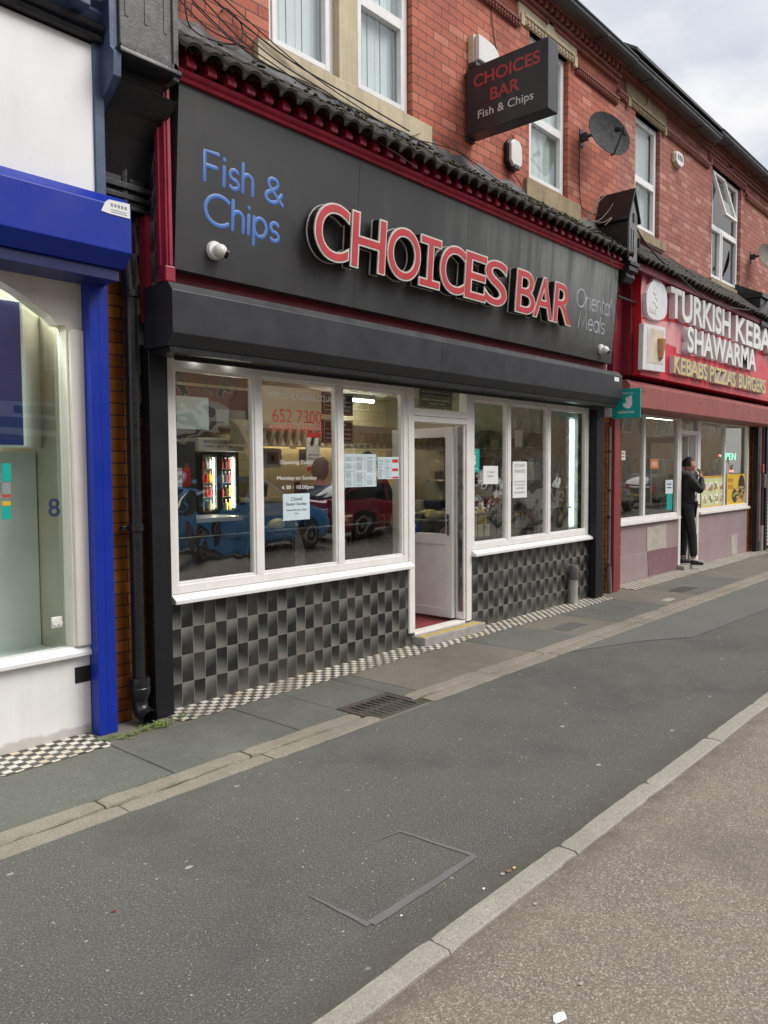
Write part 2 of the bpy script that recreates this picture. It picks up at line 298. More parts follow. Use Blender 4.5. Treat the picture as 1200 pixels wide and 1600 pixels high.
mats['ceiling']=M('ceiling_white',(.6,.6,.58),None,2,.8)
mats['brown_board']=M('dark_brown_board',(.055,.028,.022),None,3,.5)
mats['range_dark']=M('dark_interior_panel',(.05,.055,.06),None,3,.4)
mats['navy_counter']=M('dark_counter',(.045,.05,.06),None,3,.4)
mats['counter_top']=M('pale_counter_top',(.55,.55,.52),None,3,.35)
mats['fridge_black']=M('black_cooler',(.022,.023,.025),None,3,.35)
mats['yellow']=M('yellow_sauce',(.62,.42,.03),None,4,.35)
mats['skin']=M('skin',(.52,.27,.20),(.45,.22,.16),9,.5)
mats['hair_grey']=M('grey_hair',(.20,.19,.17),(.10,.095,.085),60,.7,bump=.6,bscale=90)
mats['hair_dark']=M('dark_hair',(.015,.012,.011),None,60,.6,bump=.6,bscale=90)
mats['cloth_navy']=M('navy_jacket_cloth',(.018,.045,.12),(.012,.03,.085),8,.85,bump=.5,bscale=14,bdist=.02)
mats['cloth_black']=M('black_puffer_cloth',(.007,.0075,.009),(.005,.005,.006),8,.7,bump=.6,bscale=12,bdist=.02)
mats['cloth_grey']=M('grey_scarf_cloth',(.14,.13,.13),None,30,.9,bump=.6)
mats['white_cloth']=M('white_cloth_stripe',(.7,.7,.7),None,30,.9)
mats['leaf']=M('weed_leaf',(.17,.24,.06),(.10,.16,.035),20,.6)
mats['dry']=M('dry_stalk',(.22,.14,.08),(.14,.08,.05),20,.8)
mats['twig']=M('bare_twig',(.30,.27,.22),(.2,.17,.14),20,.8)
mats['blind']=M('white_vertical_blind',(.80,.83,.88),(.72,.76,.82),2,.6)
mats['curtain']=M('net_curtain',(.74,.76,.76),(.66,.68,.68),2,.7)
mats['room_dark']=M('dim_room',(.10,.10,.095),None,2,.8)
mats['tube_on']=emit('lit_fluorescent_tube',(1,.93,.78),24)
mats['tube_fill']=emit('display_fill_tube',(1,.97,.9),190)
mats['tube_cool']=emit('lit_cool_tube',(.70,.95,1),2.6)
mats['tube_fridge']=emit('cooler_lamp',(1,.95,.75),34)
mats['led_green']=emit('green_led',(.05,.9,.35),3)
mats['led_red']=emit('red_led',(1,.1,.06),3)
mats['screen_green']=emit('green_screen',(.15,.75,.15),.8)
mats['warm_lamp']=emit('warm_heat_lamp',(1,.72,.25),9)
mats['car_blue']=M('blue_car_paint',(.07,.36,.75),None,2,.18)
mats['car_black']=M('black_car_paint',(.015,.016,.018),None,2,.15)
mats['car_red']=M('maroon_car_paint',(.42,.05,.07),None,2,.18)
mats['car_silver']=M('silver_car_paint',(.75,.76,.78),None,2,.25)
mats['car_glass']=M('car_window_glass',(.02,.025,.03),None,2,.05)
mats['tyre']=M('tyre_rubber',(.02,.02,.02),None,5,.85)
mats['lamp_red']=M('rear_lamp_red',(.5,.02,.02),None,5,.2)
mats['lamp_clear']=M('headlamp_clear',(.7,.7,.72),None,5,.15)
mats['trunk']=M('tree_bark',(.10,.08,.06),(.06,.05,.04),14,.9,bump=.6)
def glass(name,tint=(.93,.96,.95),ior=3.0,wob=.06,wscale=1.3,rough=0.0):
    m=bpy.data.materials.new(name); m.use_nodes=True; t=m.node_tree; t.nodes.clear(); N=t.nodes.new; L=t.links.new
    o=N('ShaderNodeOutputMaterial'); mi=N('ShaderNodeMixShader'); tr=N('ShaderNodeBsdfTransparent'); gl=N('ShaderNodeBsdfGlossy'); fr=N('ShaderNodeFresnel'); ge=N('ShaderNodeNewGeometry')
    tr.inputs[0].default_value=(*tint,1); gl.inputs['Roughness'].default_value=rough; fr.inputs['IOR'].default_value=ior
    no=N('ShaderNodeTexNoise'); no.inputs['Scale'].default_value=wscale; no.inputs['Detail'].default_value=1.5; L(ge.outputs['Position'],no.inputs['Vector'])
    bu=N('ShaderNodeBump'); bu.inputs['Strength'].default_value=1; bu.inputs['Distance'].default_value=wob; L(no.outputs['Fac'],bu.inputs['Height']); L(bu.outputs[0],gl.inputs['Normal'])
    sb=N('ShaderNodeMath'); sb.operation='SUBTRACT'; sb.inputs[0].default_value=1; L(ge.outputs['Backfacing'],sb.inputs[1])
    mu=N('ShaderNodeMath'); mu.operation='MULTIPLY'; L(fr.outputs[0],mu.inputs[0]); L(sb.outputs[0],mu.inputs[1])
    L(mu.outputs[0],mi.inputs[0]); L(tr.outputs[0],mi.inputs[1]); L(gl.outputs[0],mi.inputs[2]); L(mi.outputs[0],o.inputs[0]); return m
mats['glass']=glass('shop_window_glass',wob=.006)
mats['glass_wavy']=glass('old_wavy_glass',wob=.014,wscale=2.6)
mats['glass_up']=glass('upstairs_glass',ior=2.2,wob=.002)
mats['glass_green']=glass('greenish_shop_glass',tint=(.88,.94,.915),ior=2.2,wob=.003)
# ---------------------------------------------------------------- mesh helpers
def bm_(): return bmesh.new()
def box(b,x0,x1,y0,y1,z0,z1,bev=0):
    t=bm_(); bmesh.ops.create_cube(t,size=1)
    for v in t.verts: v.co=Vector(((x0+x1)/2+v.co.x*(x1-x0),(y0+y1)/2+v.co.y*(y1-y0),(z0+z1)/2+v.co.z*(z1-z0)))
    if bev: bmesh.ops.bevel(t,geom=t.edges[:],offset=bev,segments=1 if bev<.004 else 2,affect='EDGES',profile=.5)
    merge(b,t); return b
def merge(b,t):
    me=bpy.data.meshes.new('tmp'); t.to_mesh(me); t.free(); b.from_mesh(me); bpy.data.meshes.remove(me)
def stone(b,x0,x1,y0,y1,z0,z1,jit=.003,step=.05,ch=.010,seed=0):
    rn=random.Random(int(x0*1000)+int(y0*977)+seed); n=max(3,int((x1-x0)/step)); prev=None; zt=z1+rn.uniform(-.001,.002); ja=jb=0
    for i in range(n+1):
        x=x0+(x1-x0)*i/n; e=ch*(1.0 if 0<i<n else 1.6); ja=ja*.6+rn.uniform(-jit,jit); jb=jb*.6+rn.uniform(-jit,jit)
        if rn.random()<.06: ja+=jit*2.2
        if rn.random()<.06: jb-=jit*2.2
        xx=x+(rn.uniform(-.004,.004) if i in(0,n) else 0); zi=zt-(.003 if i in(0,n) else 0)
        c=[b.verts.new(p) for p in((xx,y0+ja,z0),(xx,y0+ja,zi-e),(xx,y0+ja+e,zi),(xx,(y0+y1)/2,zi+.001),(xx,y1+jb-e,zi),(xx,y1+jb,zi-e),(xx,y1+jb,z0))]
        if prev:
            for k in range(6): b.faces.new((prev[k],c[k],c[k+1],prev[k+1]))
        else: b.faces.new(c)
        prev=c
    b.faces.new(prev[::-1]); return b
def xf(b,M4):
    bmesh.ops.transform(b,matrix=M4,verts=b.verts); return b
def prism(b,pts,ax,a0,a1,bev=0):
    """extrude polygon pts (2-tuples) along axis ax from a0 to a1. ax 'x': pts=(y,z); 'y': (x,z); 'z': (x,y)"""
    def mk(p,a): return Vector((a,p[0],p[1])) if ax=='x' else Vector((p[0],a,p[1])) if ax=='y' else Vector((p[0],p[1],a))
    t=bm_(); A=[t.verts.new(mk(p,a0)) for p in pts]; B=[t.verts.new(mk(p,a1)) for p in pts]; n=len(pts)
    t.faces.new(A); t.faces.new(B[::-1])
    for i in range(n): t.faces.new((A[i],B[i],B[(i+1)%n],A[(i+1)%n]))
    bmesh.ops.recalc_face_normals(t,faces=t.faces[:])
    if bev: bmesh.ops.bevel(t,geom=t.edges[:],offset=bev,segments=2,affect='EDGES',profile=.5)
    merge(b,t); return b
def tube(b,pts,r,seg=8,cap=True,taper=None):
    pts=[Vector(p) for p in pts]; rings=[]; n=len(pts); prev=None
    for i,p in enumerate(pts):
        d=(pts[min(i+1,n-1)]-pts[max(i-1,0)]).normalized()
        u=prev if prev is not None else (Vector((0,0,1)) if abs(d.z)<.9 else Vector((1,0,0)))
        a=d.cross(u).normalized(); u=a.cross(d).normalized(); prev=u
        rr=r if taper is None else r+(taper-r)*i/max(1,n-1)
        if isinstance(r,(list,tuple)): rr=r[i]
        rings.append([b.verts.new(p+a*(math.cos(2*math.pi*k/seg)*rr)+u*(math.sin(2*math.pi*k/seg)*rr)) for k in range(seg)])
    for i in range(n-1):
        for k in range(seg): b.faces.new((rings[i][k],rings[i][(k+1)%seg],rings[i+1][(k+1)%seg],rings[i+1][k]))
    if cap: b.faces.new(rings[0][::-1]); b.faces.new(rings[-1])
    return b
def lathe(b,prof,c,seg=20,ax='z'):
    rings=[]
    for r,h in prof:
        ring=[]
        for k in range(seg):
            a=2*math.pi*k/seg; x,y=r*math.cos(a),r*math.sin(a)
            v=Vector((x,y,h)) if ax=='z' else Vector((x,h,y)) if ax=='y' else Vector((h,x,y))
            ring.append(b.verts.new(Vector(c)+v))
        rings.append(ring)
    for i in range(len(rings)-1):
        for k in range(seg): b.faces.new((rings[i][k],rings[i][(k+1)%seg],rings[i+1][(k+1)%seg],rings[i+1][k]))
    b.faces.new(rings[0][::-1]); b.faces.new(rings[-1]); return b
def spline(pts,n=8):
    pts=[Vector(p) for p in pts]; o=[]
    for i in range(len(pts)-1):
        p0=pts[max(i-1,0)];p1=pts[i];p2=pts[i+1];p3=pts[min(i+2,len(pts)-1)]
        for k in range(n):
            t=k/n; o.append(.5*((2*p1)+(p2-p0)*t+(2*p0-5*p1+4*p2-p3)*t*t+(3*p1-p0-3*p2+p3)*t**3))
    o.append(pts[-1]); return o
W={}
def obj(name,b,mat,parent=None,smooth=False,recalc=True,keep=False):
    if isinstance(mat,str): mat=mats[mat]
    me=b; o0=W[parent.name] if parent is not None else Vector((0,0,0))
    if isinstance(b,bmesh.types.BMesh):
        if recalc: bmesh.ops.recalc_face_normals(b,faces=b.faces[:])
        me=bpy.data.meshes.new(name)
        if parent is None:
            xs=[v.co.x for v in b.verts];ys=[v.co.y for v in b.verts];zs=[v.co.z for v in b.verts]
            o0=Vector(((min(xs)+max(xs))/2,(min(ys)+max(ys))/2,min(zs)))
        else: o0=W[parent.name]
        bmesh.ops.translate(b,vec=-o0,verts=b.verts)
        if smooth:
            for f in b.faces: f.smooth=True
        b.to_mesh(me); b.free()
    me.materials.append(mat)
    o=bpy.data.objects.new(name,me); COL.objects.link(o)
    if parent is None: o.location=o0
    else: o.parent=parent
    W[o.name]=o0
    if smooth=='auto' or smooth:
        try: me.set_sharp_from_angle(angle=R(38))
        except Exception: pass
    return o
def tag(o,label=None,cat=None,group=None,kind=None):
    if label: o['label']=label
    if cat: o['category']=cat
    if group: o['group']=group
    if kind: o['kind']=kind
    return o
def thing(name,loc,label,cat,group=None):
    o=bpy.data.objects.new(name,None); COL.objects.link(o); o.location=loc; o.empty_display_size=.1; W[o.name]=Vector(loc)
    return tag(o,label,cat,group)
def struct(name,b,mat): return tag(obj(name,b,mat),kind='structure')
def copy_tree(o,parent=None):
    c=o.copy(); COL.objects.link(c); c.parent=parent; W[c.name]=W[o.name].copy()
    for ch in list(o.children): copy_tree(ch,c)
    return c
def text(b,s,org,ux,uz,w,h,depth=.002,off=0.0,fitw=True):
    """text s with its box lower-left at org, width w along ux and height h along uz; front towards ux x uz"""
    cu=bpy.data.curves.new('t','FONT'); cu.body=s; cu.size=1; cu.extrude=0; cu.offset=off; cu.resolution_u=7; cu.fill_mode='FRONT'
    to=bpy.data.objects.new('t',cu); COL.objects.link(to); dg=bpy.context.evaluated_depsgraph_get(); me=bpy.data.meshes.new_from_object(to.evaluated_get(dg))
    bpy.data.objects.remove(to); bpy.data.curves.remove(cu)
    t=bm_(); t.from_mesh(me); bpy.data.meshes.remove(me)
    if not t.verts: t.free(); return b
    x0=min(v.co.x for v in t.verts);x1=max(v.co.x for v in t.verts);y0=min(v.co.y for v in t.verts);y1=max(v.co.y for v in t.verts)
    bmesh.ops.remove_doubles(t,verts=t.verts[:],dist=1e-5)
    g=bmesh.ops.extrude_face_region(t,geom=t.faces[:]); nv=[e for e in g['geom'] if isinstance(e,bmesh.types.BMVert)]
    for f in t.faces: f.smooth=False
    ux=Vector(ux).normalized(); uz=Vector(uz).normalized(); n=ux.cross(uz)
    nvs=set(nv); org=Vector(org)
    sx=w/(x1-x0); sy=h/(y1-y0)
    for v in t.verts:
        d=depth if v in nvs else 0
        v.co=org+ux*((v.co.x-x0)*sx)+uz*((v.co.y-y0)*sy)+n*d
    merge(b,t); return b
def facetext(b,s,p0,p1,h,depth=.002,off=0.0,Y=None,up=(0,0,1)):
    """flat text facing -y between two bottom corner points"""
    p0=Vector(p0);p1=Vector(p1); w=(p1-p0).length; return text(b,s,p0,p1-p0,up,w,h,depth,off)
def arc(cx,cy,rx,ry,a0,a1,n=10): return [(cx+rx*math.cos(R(a0+(a1-a0)*i/n)),cy+ry*math.sin(R(a0+(a1-a0)*i/n))) for i in range(n+1)]
GL={'F':(.52,[[(0,0),(0,1),(.5,1)],[(0,.52),(.44,.52)]]),'i':(.10,[[(.05,0),(.05,.66)],[(.05,.90),(.05,.93)]]),
 's':(.36,[arc(.18,.49,.165,.17,35,270,10)+arc(.18,.16,.175,.16,90,-145,10)]),
 'h':(.40,[[(0,0),(0,1)],[(0,.40)]+arc(.2,.43,.2,.23,170,0,8)+[(.4,0)]]),'n':(.40,[[(0,0),(0,.66)],[(0,.40)]+arc(.2,.43,.2,.23,170,0,8)+[(.4,0)]]),
 '&':(.62,[[(.62,0),(.15,.62)]+arc(.27,.80,.17,.19,215,-30,8)+[(.36,.60),(.1,.40)]+arc(.24,.22,.22,.22,140,330,9)+[(.58,.42)]]),
 'C':(.84,[arc(.5,.5,.5,.5,48,312,18)]),'p':(.50,[[(0,.66),(0,-.32)],arc(.25,.33,.25,.33,0,360,16)]),
 'O':(.86,[arc(.43,.5,.43,.5,0,360,24)]),'r':(.24,[[(0,0),(0,.66)],[(0,.42),(.08,.6),(.24,.66)]]),
 'e':(.48,[[(.01,.35),(.48,.35)]+arc(.25,.33,.24,.33,5,315,14)]),'t':(.26,[[(.1,.88),(.1,.12),(.16,.01),(.26,.02)],[(0,.66),(.26,.66)]]),
 'a':(.50,[arc(.25,.33,.25,.33,0,360,16),[(.5,.66),(.5,0)]]),'l':(.04,[[(.02,0),(.02,1)]]),
 'M':(.86,[[(0,0),(.12,1),(.43,.12),(.74,1),(.86,0)]]),' ':(.2,[])}
def strokes(b,s,org,ux,uz,w,h,r,flat=.25,gap=.16):
    tot=sum(GL[c][0] for c in s)+gap*(len(s)-1); ux=Vector(ux).normalized(); uz=Vector(uz).normalized(); n=ux.cross(uz)
    x=0; sx=w/tot
    for ch in s:
        for st in GL[ch][1]:
            t=bm_(); pts=[Vector(((x+p[0])*sx,p[1]*h,0)) for p in st]; dd=[]
            for p in pts:
                if not dd or (p-dd[-1]).length>1e-4: dd.append(p)
            if len(dd)<2: dd.append(dd[0]+Vector((0,.002,0)))
            d0=(dd[0]-dd[1]).normalized()*r*.8; d1=(dd[-1]-dd[-2]).normalized()*r*.8
            tube(t,[dd[0]+d0]+dd+[dd[-1]+d1],[r*.55]+[r]*len(dd)+[r*.55],8)
            for v in t.verts: v.co=Vector(org)+ux*v.co.x+uz*v.co.y+n*(v.co.z*flat)
            merge(b,t)
        x+=GL[ch][0]+gap
    return b
def quadwall(b,x0,x1,z0,z1,y,ops,dep,axis='x'):
    """front wall face at y with rectangular openings and reveals going back by dep"""
    xs=sorted({x0,x1,*[o[0] for o in ops],*[o[1] for o in ops]}); zs=sorted({z0,z1,*[o[2] for o in ops],*[o[3] for o in ops]})
    xs=[v for v in xs if x0<=v<=x1]; zs=[v for v in zs if z0<=v<=z1]
    def q(*p): b.faces.new([b.verts.new(v) for v in p])
    for i in range(len(xs)-1):
        for j in range(len(zs)-1):
            cx=(xs[i]+xs[i+1])/2; cz=(zs[j]+zs[j+1])/2
            if any(o[0]<cx<o[1] and o[2]<cz<o[3] for o in ops): continue
            q((xs[i],y,zs[j]),(xs[i+1],y,zs[j]),(xs[i+1],y,zs[j+1]),(xs[i],y,zs[j+1]))
    for a,c,d,e in ops:
        q((a,y,d),(a,y+dep,d),(a,y+dep,e),(a,y,e)); q((c,y,d),(c,y,e),(c,y+dep,e),(c,y+dep,d)); q((a,y,e),(a,y+dep,e),(c,y+dep,e),(c,y,e)); q((a,y,d),(c,y,d),(c,y+dep,d),(a,y+dep,d))
    return b
# ================================================================ SETTING
def sheet(x0,x1,y0,y1,z): 
    b=bm_(); b.faces.new([b.verts.new(v) for v in((x0,y0,z),(x1,y0,z),(x1,y1,z),(x0,y1,z))]); return b
YP=-2.99     # pavement edge
b=sheet(-150,250,-200,YP-.05,-.014); struct('road',b,'road')
b=bm_(); x=-6.46
while x<24:
    stone(b,x+.003,x+.912,YP-.100,YP,-.15,.003,.0022,ch=.007); x+=.915
struct('kerb',b,'kerb')
struct('pavement',sheet(-60,120,YP-.03,-1.24,0),'asphalt')
struct('ground',sheet(-200,300,3.9,300,-.03),'farroad')
# slightly paler resurfaced strip
b=bm_(); q=[G(958,992),G(1083,996),G(1200,951),G(1200,913),G(1085,949)]; far=[Vector((14,-1.9,0)),Vector((14,-1.27,0))]
pts=[Vector((3.25,-1.267,0)),Vector((3.55,-1.36,0)),Vector((4.2,-1.62,0)),Vector((q[1].x,q[1].y,0)),Vector((q[2].x,q[2].y,0)),Vector((14,-1.9,0)),Vector((14,-1.267,0))]
b.faces.new([b.verts.new((p.x,p.y,.004)) for p in pts]); struct('resurfaced_strip',b,'asphalt_patch')
# old trench outline cut into the asphalt
b=bm_(); z=.003
def strip(b,p,q,w0,w1,z=.003):
    p=Vector(p);q=Vector(q); d=(q-p).normalized(); n=Vector((-d.y,d.x,0)); k=6; prev=None
    for i in range(k+1):
        t=i/k; c=p.lerp(q,t)+n*random.uniform(-.003,.003); w=(w0+(w1-w0)*t)/2
        a=b.verts.new((c.x+n.x*w,c.y+n.y*w,z)); e=b.verts.new((c.x-n.x*w,c.y-n.y*w,z))
        if prev: b.faces.new((prev[0],a,e,prev[1]))
        prev=(a,e)
A,B_,C_,D_,E_=G(482,1399),G(577,1446),G(742,1338),G(625,1299),G(593,1313)
strip(b,A,B_,.006,.026); strip(b,B_+Vector((.011,0,0)),C_,.040,.032,.0034); strip(b,C_,D_,.024,.014,.003); strip(b,D_,E_,.014,.005,.0034)
struct('sealed_trench_line',b,M('bitumen_sealant',(.155,.158,.158),(.125,.128,.128),20,.6,bump=.4))
# two rows of edging stones with a gap of moss between
struct('joint_soil',sheet(-8,60,-1.275,-.99,-.006),'soil')
b=bm_(); x=-8.0-.3; random.seed(3)
EDG=[-1.155-.915*i for i in range(8,0,-1)]+[-1.155,-.24,.70]
xs=[-8.48,-7.56,-6.65,-5.73,-4.82,-3.9,-2.985,-2.07,-1.155,-.24,.70]; xs2=[1.24]; 
while xs2[-1]<40: xs2.append(xs2[-1]+.915)
for arr in(xs,xs2):
    for i in range(len(arr)-1):
        a,c=arr[i],arr[i+1]
        stone(b,a+.005,c-.005,-1.125,-1.003,-.1,.006,.003)
        stone(b,a+.06,c+.05,-1.265,-1.138,-.1,.005,.003,seed=3)
struct('edging_stones',b,'edging')
# paving slabs (dark and buff), 6 mm joints
XE=[(-8.2,'d'),(-6.9,'d'),(-5.6,'d'),(-3.6,'d'),(-2.2,'d'),(-.68,'d'),(.245,'d'),(1.42,'t'),(3.05,'d'),(3.95,'t'),(4.86,'d'),(6.22,'t'),(7.25,'d'),(9.1,'t'),(10.3,'t'),(12.2,'d'),(14.2,'t'),(16.,'d'),(20,'t'),(26,'d'),(40,'d')]
bd,bt=bm_(),bm_()
for i in range(len(XE)-1):
    a,k=XE[i]; c=XE[i+1][0]; g=.004
    y1=-.29 if a>-.2 else -.345
    if a<-.2 and c>0: y1=-.32
    bb=bd if k=='d' else bt
    if abs(a-.245)<.01: box(bb,a+g,.70,-1.0,y1,-.08,.004,.003); box(bb,.704,1.236,-.852,y1,-.08,.004,.003); box(bb,1.24,c-g,-1.0,y1,-.08,.004,.003); continue
    box(bb,a+g,c-g,-1.0,y1,-.08,.004,.003)
struct('dark_paving_slabs',bd,'slab_dark'); struct('buff_paving_slabs',bt,'slab_tan')
struct('mosaic_bed',sheet(-8,40,-.36,.25,-.002),'slab_tan')
def ragged(x0,x1,yo,z,name):
    b=bm_(); n=int((x1-x0)/.0515); prev=None
    for i in range(n+1):
        x=x0+(x1-x0)*i/n; y=yo+random.uniform(-.012,.02); c=(b.verts.new((x,y,z)),b.verts.new((x,.16,z)))
        if prev: b.faces.new((prev[0],c[0],c[1],prev[1]))
        prev=c
    return struct(name,b,'mosaic')
ragged(-8,-.66,-.335,.003,'mosaic_strip'); ragged(-.14,6.32,-.285,.003,'mosaic_strip'); ragged(7.15,13.4,-.22,.004,'mosaic_strip')
# street opposite
struct('far_pavement',sheet(-60,150,-30,-11.5,.06),'slab_tan')
b=bm_(); box(b,-60,150,-11.62,-11.5,-.1,.075,.01); struct('far_kerb',b,'kerb')
# ================================================================ CHIP SHOP BUILDING
BA=thing('terraced_shop_building',(3,0,0),'red brick terraced building over the black fish and chips shopfront','building')
Zt=6.62
ups=[(.93,1.68,4.84,6.5),(1.88,2.63,4.84,6.5),(4.66,5.54,4.84,6.46)]
b=bm_(); quadwall(b,-.30,6.82,4.3,Zt,0,ups,.12); obj('brick_wall',b,'brick',BA,recalc=False)
def upvc_window(parent,x0,x1,z0,z1,yf,transom=None,fw=.07,glassm='glass_up',mull=None,sash=.035):
    b=bm_(); y0,y1=yf,yf+.06
    box(b,x0,x0+fw,y0,y1,z0,z1,.004); box(b,x1-fw,x1,y0,y1,z0,z1,.004); box(b,x0+fw-.002,x1-fw+.002,y0+.002,y1,z0,z0+fw,.004); box(b,x0+fw-.002,x1-fw+.002,y0+.002,y1,z1-fw,z1,.004)
    if transom: box(b,x0+fw-.002,x1-fw+.002,y0+.002,y1,transom-fw/2,transom+fw/2,.004)
    if mull: box(b,mull-fw/2,mull+fw/2,y0+.001,y1,z0+fw,(transom or z1)-fw*.5,.004)
    # raised sash beads round each light
    zz=[(z0+fw,(transom-fw/2) if transom else z1-fw)]+([(transom+fw/2,z1-fw)] if transom else [])
    for za,zb in zz[:1]:
        for xa,xb in ([(x0+fw,x1-fw)] if not mull else [(x0+fw,mull-fw/2),(mull+fw/2,x1-fw)]):
            s=sash
            prism(b,[(y0-.012,0),(y0+.02,0),(y0+.02,s),(y0,s)],'x',xa,xb) if False else None
            box(b,xa-.012,xa+s,y0-.014,y0+.04,za-.012,zb+.012,.004); box(b,xb-s,xb+.012,y0-.014,y0+.04,za-.012,zb+.012,.004)
            box(b,xa+s-.002,xb-s+.002,y0-.0125,y0+.04,za-.012,za+s,.004); box(b,xa+s-.002,xb-s+.002,y0-.0125,y0+.04,zb-s,zb+.012,.004)
    w_=obj('window_frame',b,'upvc_clean',parent)
    b=bm_(); box(b,x0+fw-.005,x1-fw+.005,y0+.028,y0+.034,z0+fw-.005,z1-fw+.005); obj('pane',b,glassm,w_)
    return w_
def pleats(x0,x1,z0,z1,y,step=.085,amp=.012,slant=0):
    b=bm_(); x=x0; i=0
    while x<x1-.01:
        e=min(x+step*1.0,x1)
        v=[b.verts.new(p) for p in((x,y+(amp if i%2 else 0),z0),(e,y+amp*(.2 if i%2 else 1.6),z0),(e,y+amp*(.2 if i%2 else 1.6),z1),(x,y+(amp if i%2 else 0),z1))]; b.faces.new(v); x+=step; i+=1
    return b
def drape(x0,x1,z0,z1,y,waves=9,amp=.02):
    b=bm_(); n=waves*8; prev=None
    for i in range(n+1):
        t=i/n; yy=y+amp*math.sin(t*waves*6.283+.8*math.sin(t*11)); c=(b.verts.new((x0+(x1-x0)*t,yy,z0)),b.verts.new((x0+(x1-x0)*t,yy,z1)))
        if prev: b.faces.new((prev[0],c[0],c[1],prev[1]))
        prev=c
    return b
for x0,x1,z0,z1 in ups[:2]:
    wf=upvc_window(BA,x0+.01,x1-.01,z0+.005,z1,.055,5.68 if x0>1.5 else 5.9); obj('vertical_blind',pleats(x0+.05,x1-.05,z0,z1,.135),'blind',wf)
x0,x1,z0,z1=ups[2]; wf=upvc_window(BA,x0+.01,x1-.01,z0+.005,z1,.055,5.60); obj('net_curtain',drape(x0+.02,x1-.02,z0,z1,.14,5,.012),'curtain',wf)
b=bm_(); box(b,.78,2.86,-.05,.055,4.66,4.84,.008); box(b,1.67,1.89,-.012,.10,4.84,6.6,.006); obj('stone_sill',b,'sill_stone',BA)
b=bm_(); box(b,4.55,5.80,-.045,.055,4.64,4.838,.008); obj('stone_sill',b,'lintel_stone',BA)
def lintel(parent,x0,x1,z0,z1,y,mat):
    b=bm_(); box(b,x0,x1,y,.10,z0,z1,.008); n=int((x1-x0)/.07)
    xm=(x0+x1)/2
    prism(b,[(x0+.1,z0+.10),(xm-.14,z0+.10),(xm-.05,z0+.19),(xm,z0+.26),(xm+.05,z0+.19),(xm+.14,z0+.10),(x1-.1,z0+.10),(x1-.1,z0+.065),(x0+.1,z0+.065)],'y',y-.02,y+.01)
    for i in range(n-2): box(b,x0+.1+i*.07,x0+.135+i*.07,y-.014,y+.01,z0+.015,z0+.05,.003)
    for xx in(x0+.02,x1-.09): box(b,xx,xx+.07,y-.022,y+.01,z0-.05,z0+.07,.005)
    return obj('stone_lintel',b,mat,parent)
lintel(BA,4.40,5.70,6.46,6.74,-.03,'sill_stone'); lintel(BA,.75,2.80,6.5,6.76,-.03,'sill_stone')
def cornice(parent,x0,x1,dz,mat,skip=()):
    b=bm_()
    # string course with scalloped bead, then corbelled brick cornice
    segs=[]; a=x0
    for s0,s1 in sorted(skip): segs.append((a,s0)); a=s1
    segs.append((a,x1))
    for s0,s1 in segs:
        if s1-s0<.05: continue
        box(b,s0,s1,-.035,.02,6.47+dz,6.52+dz,.004); box(b,s0,s1,-.055,.02,6.522+dz,6.555+dz,.004)
        x=s0+.02
        while x<s1-.03: lathe(b,[(.0,-.0),(.016,.0),(.016,.018),(0,.018)],(x,-.05,6.495+dz),6,'y') if False else box(b,x,x+.03,-.052,-.03,6.478+dz,6.512+dz,.005); x+=.055
    z=6.74+dz
    box(b,x0,x1,-.05,.02,z,z+.045,.004); box(b,x0,x1,-.085,.02,z+.047,z+.085,.006)
    x=x0+.03
    while x<x1-.05: box(b,x,x+.055,-.125,.02,z+.087,z+.165,.004); x+=.118
    box(b,x0,x1,-.15,.02,z+.167,z+.205,.005); box(b,x0,x1,-.19,.02,z+.207,z+.24,.005)
    return obj('cornice',b,mat,parent)
cornice(BA,-.30,6.82,-.10,'brick_trim',[(.75,2.8),(4.40,5.70)])
b=bm_(); quadwall(b,-.30,6.82,Zt,6.72,-.001,[(5.80,6.0,6.625,6.70)],.03); 
for i in range(9): box(b,5.80+i*.0225,5.808+i*.0225,.0,.02,6.625,6.70)
obj('upper_brick_band',b,'brick',BA,recalc=False)
def gutter(parent,x0,x1,z,y=-.27,name='gutter'):
    b=bm_(); pr=[(y+.10,z+.07),(y+.10,z+.01),(y+.08,z-.01),(y-.02,z-.01),(y-.045,z+.02),(y-.05,z+.055),(y-.065,z+.06),(y-.065,z+.075),(y-.03,z+.075),(y-.03,z+.03),(y,z+.005),(y+.08,z+.005)]
    prism(b,pr,'x',x0,x1); 
    x=x0+.5
    while x<x1: box(b,x,x+.05,y-.07,y+.1,z-.022,z-.008,.002); x+=1.9
    return obj(name,b,'gutter',parent)
gutter(BA,-.3,6.80,6.80,-.25)
def roof(parent,x0,x1,z,mat='slate'):
    b=bm_(); prism(b,[(-.28,z),(3.2,z+2.3),(6.6,z),(6.6,z-.06),(3.2,z+2.22),(-.28,z-.04)],'x',x0,x1); return obj('roof',b,mat,parent)
roof(BA,-.3,6.81,6.90)
b=bm_(); box(b,-.2,6.8,6.3,6.5,-.02,6.9); box(b,-.28,-.2,.3,6.5,2.75,6.85); box(b,6.72,6.8,.3,6.5,2.75,6.85); obj('rear_wall',b,'brick_far',BA)
# room boxes behind upstairs windows
b=bm_(); box(b,.5,3.0,.9,.95,4.3,6.9); box(b,4.2,6.2,1.2,1.25,4.3,6.9); box(b,-.2,6.7,.13,3,4.28,4.3); box(b,-.2,6.7,.13,3,6.75,6.77); obj('upstairs_room',b,'room_dark',BA)
